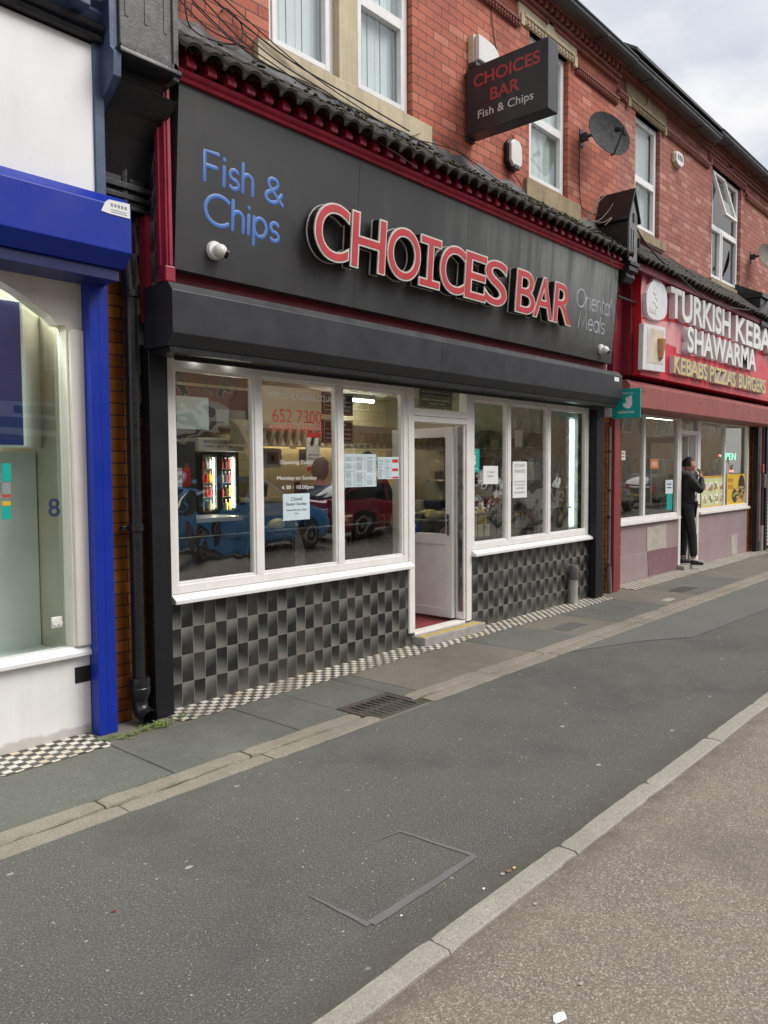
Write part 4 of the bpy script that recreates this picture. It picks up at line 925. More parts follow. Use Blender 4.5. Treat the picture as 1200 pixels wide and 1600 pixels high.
# street drain
t=thing('drain_grate',(.99,-1.0,0),'rusty iron drain grating set into the edging stones','drain grate')
b=bm_(); box(b,.715,1.225,-1.24,-1.20,-.06,.004,.004); box(b,.715,1.225,-.90,-.86,-.06,.004,.004); box(b,.715,.755,-1.20,-.90,-.06,.004,.003); box(b,1.185,1.225,-1.20,-.90,-.06,.004,.003); obj('grate_frame',b,'iron',t)
b=bm_()
for i in range(8): x=.772+i*.0525; box(b,x,x+.026,-1.20,-.90,-.055,.0,.003)
box(b,.755,1.185,-1.065,-1.035,-.055,-.002,.003); obj('grate_bars',b,'iron',t)
b=bm_(); box(b,.76,1.18,-1.195,-.905,-.3,-.16); obj('drain_pit',b,'pit',t)
b=bm_(); box(b,.70,1.24,-1.27,-1.242,-.06,.002,.004); struct('drain_surround',b,'slab_tan')
for (q,lab,mt) in (((4.30,-.72),'small square metal cover set in the buff slab','slab_dark'),):
    t=thing('access_cover',(q[0],q[1],0),lab,'access cover'); b=bm_(); box(b,q[0]-.24,q[0]+.24,q[1]-.11,q[1]+.11,-.01,.006,.003); obj('cover_plate',b,'vent_grey',t); b=bm_(); box(b,q[0]-.26,q[0]+.26,q[1]-.13,q[1]+.13,-.01,.003); obj('cover_frame',b,'iron',t)
a=G(994,950); t=tag(obj('access_cover',box(bm_(),a.x-.13,a.x+.10,a.y-.05,a.y+.05,-.02,.008,.003),'vent_grey'),'pale stop tap cover in the dark slab nearer the fish shop','access cover','pale stop tap covers')
a=G(1045,937); t=tag(obj('access_cover',box(bm_(),a.x-.16,a.x+.10,a.y-.05,a.y+.05,-.02,.008,.003),'pvc_grime'),'whiter stop tap cover in the pavement nearer the kebab shop','access cover','pale stop tap covers')
a=G(1046,931); t=tag(obj('access_cover',box(bm_(),a.x+.35,a.x+.9,a.y-.05,a.y+.16,-.02,.007,.003),'iron'),'dark iron cover beside the whiter stop tap cover','access cover')
# ================================================================ BLUE SHOP ON THE LEFT
BL=thing('blue_shop_building',(-3,0,0),'shop building at the left with cream arched window frame and white riser','building')
b=bm_(); box(b,-9,-.62,-.0,.12,-.03,.505,.004); 
for xx in(-.88,-1.08,-1.5,-1.9): pass
b2=bm_(); box(b2,-.725,-.62,-.004,.05,.33,.43); 
obj('white_riser',b,'white_wall',BL); obj('riser_hole',b2,'pit',BL)
b=bm_(); prism(b,[(-.05,.505),(-.05,.53),(-.01,.565),(.06,.565),(.06,.505)],'x',-9,-.605,.004); obj('window_sill',b,'upvc_clean',BL)
apx=[(0,441),(25,456),(50,475),(75,494),(86,507.5),(100,509)]; ap=[(P(x,y,-.0).x,P(x,y,-.0).z) for x,y in apx]
xr=ap[-1][0]; cx=-2.3
arch=[(cx-(x-cx),z) for x,z in reversed([])]
right=[(xr,.565),(xr,ap[-1][1]),(ap[-2][0],ap[-2][1])]+[ap[3],ap[2],ap[1],ap[0]]
ztop=ap[0][1]+.17; right+=[(-1.55,ap[0][1]+.085),(-1.9,ap[0][1]+.15),(cx,ztop)]
left=[(2*cx-x,z) for x,z in reversed(right[:-1])]
outline=right+left
b=bm_(); yF=-.02
top=2.98; xo=-.61; xl=2*cx-xo
def ringface(y):
    pts_o=[(xo,.565),(xo,top)]+[(xo+(xl-xo)*t,top) for t in(.25,.5,.75)]+[(xl,top),(xl,.565)]
    return pts_o
for i in range(1,len(outline)-2):
    (xa,za),(xb,zb)=outline[i],outline[i+1]
    b.faces.new([b.verts.new((p[0],yF,p[1])) for p in((xa,za),(xb,zb),(xb,top),(xa,top))])
for i in range(len(outline)-1):
    (xa,za),(xb,zb)=outline[i],outline[i+1]
    b.faces.new([b.verts.new((p[0],yy,p[1])) for p,yy in(((xa,za),yF),((xb,zb),yF),((xb,zb),.09),((xa,za),.09))])
for xa,xb in((xr,xo),(xl,2*cx-xr)): b.faces.new([b.verts.new((p[0],yF,p[1])) for p in((xa,.565),(xb,.565),(xb,top),(xa,top))])
b.faces.new([b.verts.new(v) for v in((xo,yF,.565),(xo,yF,top),(xo,.1,top),(xo,.1,.565))])
AF_=obj('arched_frame',b,'cream_frame',BL,recalc=False)
b=bm_(); box(b,xo-.11,xo+.002,yF-.025,yF+.03,.565,ap[-1][1]-.02,.012); obj('frame_pilaster',b,'cream_frame',BL)
b=bm_(); box(b,xl,xr+.01,.06,.068,.56,ztop+.01); PN=obj('shop_pane',b,'glass_green',BL)
q=P(76,808,.055); q2=P(93,779,.055); b=bm_(); text(b,'8',(q.x,.056,q.z),(1,0,0),(0,0,1),q2.x-q.x,P(84,779,.055).z-P(84,808,.055).z,.001,.012); obj('house_number',b,'navy_ink',PN)
b=bm_(); q=P(88,972,.055); box(b,q.x-.035,q.x+.035,.045,.055,q.z-.035,q.z+.035,.006); lathe(b,[(.02,0),(.02,-.008)],(q.x-.012,.045,q.z),14,'y'); lathe(b,[(.014,0),(.014,-.008)],(q.x+.02,.045,q.z-.005),12,'y'); obj('vent_knob',b,'plastic_white',PN)
b=bm_(); box(b,-9,-.58,2.4,2.46,0,3.2); box(b,-.69,-.55,.12,2.4,0,3.2); obj('interior_wall',b,'room_wall',BL)
b=bm_(); box(b,-9,-.58,.11,2.4,-.02,.03); obj('interior_floor',b,'counter_top',BL)
b=bm_(); box(b,-9,-.55,.05,2.4,3.1,3.16); obj('interior_ceiling',b,'ceiling',BL)
b=bm_(); xw=P(72,700,.35).x; box(b,-9,-.70,.50,.55,.05,1.78); box(b,-9,-.70,.08,.50,.45,.50); obj('display_back',b,'white_wall',BL)  # the white shelf is added to bounce light up behind the pane
b=bm_(); tube(b,[(-2.6,.30,3.05),(-.9,.30,3.05)],.02,8); obj('ceiling_tube',b,'tube_fill',BL)  # unseen tube added to brighten the arched window interior
b=bm_(); quadwall(b,-9,-.30,4.4,6.9,.0,[(-2.4,-1.5,4.85,6.5),(-4.2,-3.3,4.85,6.5)],.12); obj('brick_wall',b,'brick',BL,recalc=False)
for a in(-2.4,-4.2): wf=upvc_window(BL,a+.01,a+.89,4.86,6.49,.055,5.6); obj('vertical_blind',pleats(a+.05,a+.85,4.85,6.5,.16),'blind',wf)
cornice(BL,-9,-.302,-.10,'brick_trim'); gutter(BL,-9,-.302,6.80,-.25); roof(BL,-9,-.302,6.9)
b=bm_(); box(b,-9,-.62,.0,.10,3.0,4.4); box(b,-9,-8.9,0,6.5,-.02,6.9); box(b,-9,-.32,6.3,6.5,-.02,6.9); box(b,-.34,-.31,.13,6.3,2.85,6.85); obj('rear_wall',b,'cream_board',BL)
# blue timber cornice over the white panel
b=bm_(); box(b,-9,-.60,-.22,.0,4.13,4.60)
prism(b,[(-.20,4.135),(-.335,4.135),(-.345,4.16),(-.33,4.175),(-.36,4.19),(-.37,4.215),(-.30,4.235),(-.2,4.26)],'x',-9,-.60)
b2=bm_(); prism(b2,[(-.2,4.26),(-.30,4.26),(-.33,4.30),(-.31,4.33),(-.345,4.36),(-.345,4.42),(-.40,4.46),(-.45,4.50),(-.46,4.60),(-.2,4.62)],'x',-9,-.60)
x=-.86
while x>-8: 
    prism(b2,[(x,4.62),(x,4.36),(x+.045,4.24),(x+.11,4.24),(x+.11,4.62)],'y',-.45,-.28,.01); x-=.42
obj('timber_moulding',b,'black_paint',BL); obj('carved_cornice',b2,'blue_paint',BL)
b=bm_(); box(b,-.665,-.60,-.30,-.05,3.2,4.25,.005); obj('side_moulding',b,'blue_paint',BL)
t=tag(obj('blank_sign',box(bm_(),-8.5,-.632,-.285,-.22,3.15,4.128,.003),'white_panel'),'blank white fascia panel above the blue shutter box','shop sign')
t=thing('roller_shutter',(-4,-.2,0),'royal blue roller shutter box and post at the left shop','roller shutter')
b=bm_(); prism(b,[(-.05,2.86),(-.32,2.86),(-.405,2.94),(-.405,3.20),(-.35,3.265),(-.05,3.265)],'x',-8.6,-.505,.004); SB=obj('shutter_box',b,'blue',t)
b=bm_(); q=P(181,327,-.41); 
w0=P(158,322,-.408);w1=P(203,334,-.408); prism(b,[(w0.x,w0.z-.025),(w0.x+.05,w0.z-.03),(w1.x,w0.z-.03),(w1.x,w0.z+.055),(w0.x+.05,w0.z+.05),(w0.x+.025,w0.z+.03)],'y',-.409,-.406); obj('maker_sticker',b,'paper',SB)
b=bm_(); [box(b,w0.x+.06+i*.022,w0.x+.074+i*.022,-.4098,-.409,w0.z+.014,w0.z+.032) for i in range(int((w1.x-w0.x-.07)/.022))]; [box(b,w0.x+.06,w1.x-.02,-.4098,-.409,w0.z-.018+j*.012,w0.z-.014+j*.012) for j in range(2)]; obj('sticker_text',b,'ink_grey',SB)
b=bm_(); box(b,-8.5,-.53,-.30,-.06,2.79,2.858,.004); obj('bottom_rail',b,'blue_dark',t)
b=bm_(); box(b,-.635,-.512,-.127,-.03,.0,2.86,.003); box(b,-.575,-.570,-.1285,-.12,.0,2.86); obj('guide_rail',b,'blue',t)
# blue display case seen through the pane
t=thing('window_display',(-1.2,.3,1.9),'navy display board with white lettering hanging inside the arched window','display board')
a=P(38,600,.16); zt=P(32,470,.16).z; zb=P(44,698,.16).z; a2=P(72,600,.52)
b=bm_(); prism(b,[(a.x,.16),(a2.x,.52),(-2.6,.52),(-2.6,.36)],'z',zb,zt,.003); obj('display_case',b,'white_wall',t)
d=(Vector((-2.6,.36,0))-Vector((a.x,.16,0))).normalized(); n=Vector((d.y,-d.x,0)); 
if n.y>0: n=-n
b=bm_(); v=[Vector((a.x,.16,0))+d*.015+n*.004,Vector((-2.58,.358,0))+n*.004]
vv=[b.verts.new((v[0].x,v[0].y,zb+.01)),b.verts.new((v[1].x,v[1].y,zb+.01)),b.verts.new((v[1].x,v[1].y,zt-.01)),b.verts.new((v[0].x,v[0].y,zt-.01))]; b.faces.new(vv); obj('navy_face',b,M('navy_print',(.018,.035,.17),(.016,.025,.13),4,.4),t)
b=bm_(); random.seed(4)
for i in range(30):
    z=zt-.10-i*.030-(.14 if i>9 else 0)-(.10 if i>18 else 0); s=.10+random.random()*.05; l_=random.uniform(.05,.16)
    p=Vector((a.x,.16,0))+d*(s+.03)+n*.006; 
    p2=p+d*l_; vv=[b.verts.new((p.x,p.y,z)),b.verts.new((p2.x,p2.y,z)),b.verts.new((p2.x,p2.y,z+.005)),b.verts.new((p.x,p.y,z+.005))]; b.faces.new(vv)
obj('board_text',b,'vinyl_white',t)
for k,(px,py,m_) in enumerate(((8,752,'teal'),(8,770,'vinyl_red'),(8,792,'yellow'))):
    pass
t=thing('leaflet_strip',(P(10,760,.05).x,.05,1.4),'strip of small teal red and yellow stickers on the arched window pane','sticker')
for (y0,y1,m_) in ((724,752,'teal'),(754,772,'ink_grey'),(773,777,'vinyl_red'),(783,790,'yellow'),(791,812,'teal')):
    b=bm_(); p0=P(4,y1,.05);p1=P(17,y0,.05); box(b,p0.x,p1.x,.052,.056,p0.z,p1.z); obj('sticker',b,m_,t)
# ================================================================ KEBAB SHOP BUILDING
YK=.17
BK=thing('kebab_shop_building',(10,.17,0),'red brick terraced building over the kebab shop with pink tiled riser','building')
ops=[(7.42,8.26,4.93,6.50),(10.42,11.90,4.78,6.62)]
b=bm_(); quadwall(b,6.82,13.70,4.4,6.75,0,ops,.12); obj('brick_wall',b,'brick_pink',BK,recalc=False)
b=bm_(); quadwall(b,6.82,13.70,6.75,6.86,-.001,[(6.95,7.15,6.76,6.84)],.02); obj('upper_brick_band',b,'brick_pink',BK,recalc=False)
wf=upvc_window(BK,7.43,8.25,4.94,6.49,.055,5.68,glassm='glass_up'); obj('net_curtain',drape(7.75,8.2,4.94,6.49,.16,4,.015),'curtain',wf); 
b=bm_(); box(b,7.2,13,1.0,1.04,4.5,6.9); box(b,6.9,13.6,.13,3,4.4,4.44); obj('upstairs_room',b,'room_dark',BK)
wf=upvc_window(BK,10.43,11.89,4.79,6.61,.055,5.70,glassm='glass_up',mull=11.02); obj('net_curtain',drape(10.5,10.9,4.8,6.6,.16,3,.015),'curtain',wf)
# top-hung casement standing open
b=bm_(); 
def casement():
    b=bm_(); fw=.05; w_,h_=.58,.80
    box(b,0,fw,-.03,.02,-h_,0,.003); box(b,w_-fw,w_,-.03,.02,-h_,0,.003); box(b,fw,w_-fw,-.029,.02,-h_,-h_+fw,.003); box(b,fw,w_-fw,-.029,.02,-fw,0,.003); return b
rot=Matrix.Translation((10.46,.03,6.55))@Matrix.Rotation(R(-16),4,'X')
b=casement(); xf(b,rot); cs=obj('open_casement',b,'upvc_clean',wf)
b=box(bm_(),.045,.535,-.006,0,-.755,-.045); xf(b,rot)
me=b; o=None
bmesh.ops.recalc_face_normals(b,faces=b.faces[:]); mesh=bpy.data.meshes.new('casement_pane'); bmesh.ops.translate(b,vec=-W[BK.name],verts=b.verts); b.to_mesh(mesh); b.free()
tmp_g=obj('casement_pane',mesh,'glass_up',wf)
b=bm_(); box(b,7.40,8.40,-.05,.055,4.80,4.925,.006); obj('stone_sill',b,'lintel_stone',BK)
b=bm_(); box(b,10.3,12.0,-.05,.055,4.66,4.775,.006); obj('stone_sill',b,'lintel_stone',BK)
lintel(BK,7.08,8.42,6.50,6.78,-.03,'lintel_stone'); lintel(BK,10.2,12.1,6.62,6.80,-.03,'brick_trim')
cornice(BK,6.82,13.7,.02,'brick_trim',[(7.08,8.42),(10.2,12.1)])
gutter(BK,6.78,9.98,6.80,-.24); gutter(BK,9.96,13.7,6.90,-.26); roof(BK,6.82,13.7,7.02)
b=bm_(); box(b,6.82,13.7,6.3,6.5,-.02,7); box(b,6.83,6.87,.3,6.4,2.75,7.0); box(b,13.66,13.7,.3,6.4,2.75,7.0); box(b,6.9,13.7,.02,.12,2.9,4.5); obj('rear_wall',b,'brick_far',BK)
pantiles(BK,6.62,13.7,-.50,4.26,0,4.72,.16)
b=bm_(); box(b,6.6,13.7,-.42,-.02,4.16,4.245); obj('soffit_board',b,'red_dark',BK)
b=bm_(); quadwall(b,7.12,9.60,-.02,.84,YK,[],.1); quadwall(b,10.42,13.15,-.02,.86,YK,[],.1); obj('pink_tiled_riser',b,'pink_tile',BK,recalc=False)
def patch(pts,mat,name='riser_patch'):
    b=bm_(); q=[P(x,y,YK-.004) for x,y in pts]; prism(b,[(p.x,p.z) for p in q],'y',YK-.006,YK); return obj(name,b,mat,BK)
patch([(1011,824),(1041,818),(1041,856),(1011,861)],'render_bare'); patch([(1012,862),(1060,853),(1060,888),(1013,900)],'mauve_tile'); patch([(1142,838),(1152,835),(1151,866),(1143,868)],'render_bare')
# shopfront frames
def kwin(x0,x1,z0,z1,mulls):
    b=bm_(); fw=.06; y0,y1=YK-.015,YK+.05
    box(b,x0,x0+fw,y0,y1,z0,z1,.005); box(b,x1-fw,x1,y0,y1,z0,z1,.005); box(b,x0+fw,x1-fw,y0+.002,y1,z0,z0+fw,.005); box(b,x0+fw,x1-fw,y0+.002,y1,z1-fw,z1,.005)
    for m_ in mulls: box(b,m_-.035,m_+.035,y0+.001,y1,z0+fw,z1-fw,.005)
    box(b,x0,x1,y0-.045,y1,z0-.045,z0-.003,.004)
    o=obj('shop_window',b,'upvc',BK); e=[x0+fw]+[v for m_ in mulls for v in(m_-.035,m_+.035)]+[x1-fw]
    for i in range(0,len(e),2): b=bm_(); box(b,e[i]-.003,e[i+1]+.003,YK+.02,YK+.026,z0+fw-.003,z1-fw+.003); obj('pane',b,'glass',o)
    return o
kwin(7.13,9.56,.885,2.47,[8.22]); kwin(10.46,13.12,.905,2.49,[11.76])
b=bm_(); y0,y1=YK-.02,YK+.07
box(b,9.56,9.65,y0,y1,.08,2.49,.005); box(b,10.37,10.46,y0,y1,.08,2.49,.005); box(b,9.65,10.37,y0,y1,2.20,2.27,.005); box(b,9.65,10.37,y0,y1,2.45,2.49,.005); box(b,10.33,10.372,y0+.02,y1+.03,.09,2.2,.003); DK=obj('door_frame',b,'upvc',BK)
b=bm_(); box(b,9.65,10.37,YK+.02,YK+.026,2.27,2.45); obj('transom_pane',b,'glass',DK)
b=bm_(); xd=10.30; box(b,xd-.05,xd,YK+.10,YK+.18,.1,2.18,.004); box(b,xd-.05,xd,YK+.74,YK+.82,.1,2.18,.004); box(b,xd-.049,xd-.001,YK+.18,YK+.74,2.08,2.18,.003); box(b,xd-.049,xd-.001,YK+.18,YK+.74,.1,.25,.003); box(b,xd-.049,xd-.001,YK+.18,YK+.74,.95,1.05,.003); box(b,xd-.035,xd-.015,YK+.18,YK+.74,.25,.95); obj('door',b,'upvc_clean',BK)
b=bm_(); box(b,9.56,10.50,YK-.12,YK+.08,-.02,.075,.008); obj('door_step',b,'step',BK)
b=bm_(); box(b,7.0,13.6,YK-.01,YK+.1,2.495,3.0); obj('head_board',b,'maroon',BK)
# interior of the kebab shop
b=bm_(); box(b,6.9,13.6,3.8,3.86,0,2.9); box(b,6.85,6.9,.5,3.8,0,2.9); box(b,13.16,13.55,.19,3.8,0,2.9); obj('interior_wall',b,M('kebab_wall',(.40,.34,.27),(.34,.28,.22),2,.7),BK)
b=bm_(); box(b,6.9,13.5,.2,3.8,2.72,2.78); obj('interior_ceiling',b,'ceiling',BK)
b=bm_(); box(b,6.9,13.5,.25,3.8,.0,.06); obj('interior_floor',b,'range_dark',BK)
for a,c,y in((P(1004,661,1.45).x,P(1050,661,1.45).x,1.45),(P(1098,664,1.45).x,P(1131,664,1.45).x,1.45)): b=bm_(); tube(b,[(a,y,2.62),(c,y,2.62)],.022,10); obj('ceiling_tube',b,'tube_on',BK)
t=thing('shop_counter',(9,2.2,.06),'dark serving counter inside the kebab shop','counter'); b=bm_(); box(b,7.3,9.3,1.9,2.5,.06,1.0,.01); box(b,10.8,13.2,1.9,2.5,.06,1.0,.01); obj('counter_body',b,'range_dark',t); b=bm_(); box(b,7.25,9.35,1.85,2.55,1.0,1.05,.008); box(b,10.75,13.25,1.85,2.55,1.0,1.05,.008); obj('counter_top',b,'steel',t)
b=bm_(); box(b,13.125,13.70,.166,.186,-.02,2.9); obj('glazed_brick_pilaster',b,'brick_glazed',BK)
t=thing('roller_shutter',(10,0,0),'dull salmon pink shutter box and maroon post over the kebab shop','roller shutter')
b=bm_(); prism(b,[(YK-.05,2.44),(-.20,2.44),(-.29,2.46),(-.29,2.74),(-.24,2.80),(YK-.05,2.80)],'x',6.69,13.45,.004); obj('shutter_box',b,'salmon',t)
b=bm_(); 
for px in(1006,1095,1170): q=P(px,612+(px-1006)*.20,-.292); lathe(b,[(.012,0),(.012,-.006)],(q.x,-.29,q.z),8,'y')
obj('bolt',b,'iron',t)
b=bm_(); box(b,6.75,6.90,-.06,.06,.0,2.46,.004); obj('guide_rail',b,'maroon',t)
b=bm_(); box(b,6.9,7.13,.02,YK,0,2.46,.004); obj('guide_rail',b,'maroon',t)
b=bm_(); box(b,13.27,13.41,.03,.12,.0,2.44,.004); obj('guide_rail',b,'dark_metal',t)
# far right premises
BR=thing('end_shop_building',(18,.1,0),'further brick building at the right edge behind a closed grey shutter','building')
b=bm_(); quadwall(b,13.70,26,4.3,6.86,0,[(15.5,16.4,4.8,6.5),(18.5,19.5,4.8,6.5)],.12); quadwall(b,13.7,26,-.02,4.3,.35,[],.02); obj('brick_wall',b,'brick_pink',BR,recalc=False)
for a,c in((15.5,16.4),(18.5,19.5)): wf=upvc_window(BR,a+.01,c-.01,4.81,6.49,.055,5.6); obj('vertical_blind',pleats(a+.05,c-.05,4.8,6.5,.16),'blind',wf)
cornice(BR,13.7,26,.02,'brick_trim'); gutter(BR,13.7,26,6.93,-.26); roof(BR,13.7,26,7.02)
b=bm_(); box(b,25.9,26,.1,6.4,0,7); box(b,13.72,26,6.3,6.4,0,7); obj('rear_wall',b,'brick_far',BR)
b=bm_(); z=.05
while z<2.55: prism(b,[(.05,z),(.03,z+.035),(.05,z+.07),(.07,z+.07),(.07,z)],'x',13.87,17.5); z+=.072
obj('closed_shutter',b,M('galvanised_shutter',(.42,.44,.45),None,4,.45,metal=.3),BR)
b=bm_(); box(b,13.73,13.86,.0,.09,0,2.6,.004); box(b,13.73,17.7,-.25,.05,2.6,3.0,.01); obj('shutter_housing',b,'dark_metal',BR)
b=bm_(); box(b,13.7,26,-.30,-.02,3.1,4.2,.01); obj('fascia_panel',b,'gutter',BR)
b=bm_(); tube(b,[(13.50,.06,3.0),(13.50,.06,.2)],.028,10); obj('red_pipe',b,M('faded_pink_pipe',(.42,.16,.16),None,8,.5),BR)
b=bm_(); tube(b,[(13.63,.05,2.6),(13.63,.05,.5)],.04,10); obj('grey_pipe',b,'gutter',BR); b=bm_(); tube(b,[(13.63,.05,.5),(13.63,.05,0)],.045,10); obj('pipe_foot',b,'pvc_grime',BR)
b=bm_(); box(b,13.50,13.62,.0,.05,1.55,1.72,.01); obj('meter_box',b,'maroon',BR); b=bm_(); box(b,13.56,13.70,-.02,.05,1.25,1.52,.01); obj('meter_box',b,'vent_grey',BR)
t=tag(obj('notice',box(bm_(),14.00,14.4,.01,.02,1.60,1.85),'yellow'),'yellow notice on the closed grey shutter at the right edge','notice')
wp=P(1173,402,0); dish(P(1197,402,-.25),(wp.x,0,wp.z),.24,'dish_old','weathered brown grey satellite dish at the right edge of the picture',(-.38,-1,.25))
t=thing('shopfront_console',(13.2,0,4.3),'dark console bracket at the right edge beyond the kebab sign','console'); b=bm_(); c0=P(1190,470,-.40).x
box(b,c0-.13,c0+.30,-.42,0,4.22,4.62,.01); prism(b,[(0,4.9),(0,4.62),(-.46,4.62),(-.46,4.68)],'x',c0-.17,c0+.34); obj('console_block',b,'black_paint',t); b=bm_(); prism(b,[(0,4.22),(-.44,4.22),(-.44,4.14),(-.25,4.02),(-.12,3.8),(0,3.7)],'x',c0-.11,c0+.28,.004); obj('scroll',b,'black_paint',t)
# ================================================================ KEBAB SIGN
KS=thing('fascia_sign',(9.9,-.3,2.9),'bright red kebab fascia sign with raised white and gold lettering','shop sign')
yk0=-.32; KX0=6.94; KZ0,KZ1=2.875,4.32
b=bm_(); box(b,KX0,13.5,yk0,-.04,KZ0,KZ1,.004); obj('sign_panel',b,'red_sign',KS)
b=bm_(); box(b,6.60,6.93,-.10,-.0,2.86,4.22,.004); box(b,6.86,6.938,-.22,-.02,2.88,4.30,.004); obj('sign_return',b,'red_dark',KS)
def kflat(pts,mat,name,d=.004):
    b=bm_(); q=[P(x,y,yk0) for x,y in pts]; prism(b,[(p.x,p.z) for p in q],'y',yk0-d,yk0); return obj(name,b,mat,KS)
kflat([(1005,412),(1001,455),(1002,496),(1030,500),(1040,440),(1060,440),(1078,462),(1200,530),(1200,500)],'pink_print','pale_print'); kflat([(1003,498),(1020,500),(1060,505),(1120,530),(1160,560),(1140,570),(1060,545),(1004,520)],'pink_print','pale_print',.003)
kflat([(1056,520),(1100,530),(1150,560),(1110,562),(1056,552)],'pink_print','pale_print',.0045); 
kflat([(1007,470),(1009,437),(1020,426),(1028,428),(1030,500),(1012,500)],'red_sign','red_print',.006)  # plain sign red print next to the bottle
def raised(word,pl,pr,h,mat,name,dep=.09,off=.03):
    a=P(*pl,yk0-dep); c=P(*pr,yk0-dep); z=(a.z+c.z)/2
    b=bm_(); text(b,word,Vector((a.x,yk0-.003,z)),(1,0,0),(0,0,1),c.x-a.x,h,dep-.004,off); L_=obj(name,b,'acrylic',KS)
    b=bm_(); text(b,word,Vector((a.x,yk0-dep+.002,z)),(1,0,0),(0,0,1),c.x-a.x,h,.006,off*.6); obj('letter_face',b,mat,L_)
raised('TURKISH',(1048,495),(1141,529),.42,'plastic_white','letter_row'); raised('KEBAB',(1149,532),(1214,557),.42,'plastic_white','letter_row'); raised('SHAWARMA',(1074,545),(1181,585),.37,'plastic_white','letter_row')
raised('KEBABS',(1053,583),(1105,595),.245,'gold','letter_row',.07,.02); raised('PIZZAS',(1109,597),(1149,605),.245,'gold','letter_row',.07,.02); raised('BURGERS',(1154,607),(1196,615),.245,'gold','letter_row',.07,.02)
# raised bottle and grill picture
bt=[(1011,486),(1010,470),(1011,457),(1015,446),(1021,438),(1022,434),(1021,430),(1021,426),(1034,430),(1034,435),(1033,439),(1038,446),(1042,456),(1043,470),(1042,490),(1038,498),(1030,501),(1020,499),(1013,493)]
b=bm_(); q=[P(x,y,yk0-.06) for x,y in bt]; prism(b,[(p.x,p.z) for p in q],'y',yk0-.06,yk0-.004,.006); bo=obj('bottle_emblem',b,'acrylic',KS)
b=bm_(); a=P(1018,470,yk0-.061); 
for i,(dx,dz) in enumerate(((.06,.12),(.12,.06),(.05,.0),(.13,-.04))): prism(b,[(a.x+dx,a.z+dz),(a.x+dx+.07,a.z+dz-.03),(a.x+dx+.05,a.z+dz+.07)],'y',yk0-.066,yk0-.059)
tx=P(1017,487,yk0-.08); [box(b,tx.x+i*.05,tx.x+.03+i*.05,yk0-.066,yk0-.059,tx.z,tx.z+.06,.004) for i in range(5)]; obj('emblem_relief',b,'plastic_white',bo)
gp=[(1006,505),(1040,512),(1039,582),(1004,577)]
b=bm_(); q=[P(x,y,yk0-.07) for x,y in gp]; prism(b,[(p.x,p.z) for p in q],'y',yk0-.07,yk0-.004,.004); go=obj('picture_panel',b,'acrylic',KS)
b=bm_(); q=[P(x,y,yk0-.072) for x,y in[(1012,512),(1037,517),(1036,570),(1011,566)]]; prism(b,[(p.x,p.z) for p in q],'y',yk0-.074,yk0-.069); obj('picture_print',b,M('grill_print',(.50,.42,.30),(.66,.62,.55),5,.4),go)
b=bm_(); q=P(1031,545,yk0-.074); lathe(b,[(.02,-.16),(.05,-.12),(.075,.02),(.085,.12),(.03,.15)],(q.x,yk0-.07,q.z),14); obj('doner_print',b,M('doner_colour',(.50,.28,.12),(.40,.20,.09),20,.6),go)
# delivery flag sign at the corner of the fish shop
DS=thing('flag_sign',(6.42,-.3,2.28),'teal delivery flag sign hanging at the end of the black shutter box','flag sign')
xd=6.42; b=bm_(); box(b,xd,xd+.02,-.545,-.17,2.285,2.655,.003); obj('sign_plate',b,'teal',DS)
b=bm_(); box(b,xd-.002,xd+.018,-.17,-.02,2.31,2.56,.002); obj('side_plate',b,'acrylic',DS)
b=bm_(); text(b,'deliveroo',(xd-.001,-.245,2.345),(0,-1,0),(0,0,1),.22,.04,.001,.004); text(b,"We're on",(xd-.001,-.30,2.585),(0,-1,0),(0,0,1),.15,.03,.001)
def yz(pts):
    t=bm_(); prism(t,pts,'x',xd-.003,xd-.0005); merge(b,t)
yz([(-.395,2.56),(-.435,2.565),(-.44,2.45),(-.415,2.41),(-.375,2.405),(-.325,2.43),(-.315,2.47),(-.345,2.475),(-.385,2.47)]); yz([(-.352,2.545),(-.385,2.548),(-.386,2.472),(-.36,2.478)])
obj('sign_marking',b,'vinyl_white',DS)
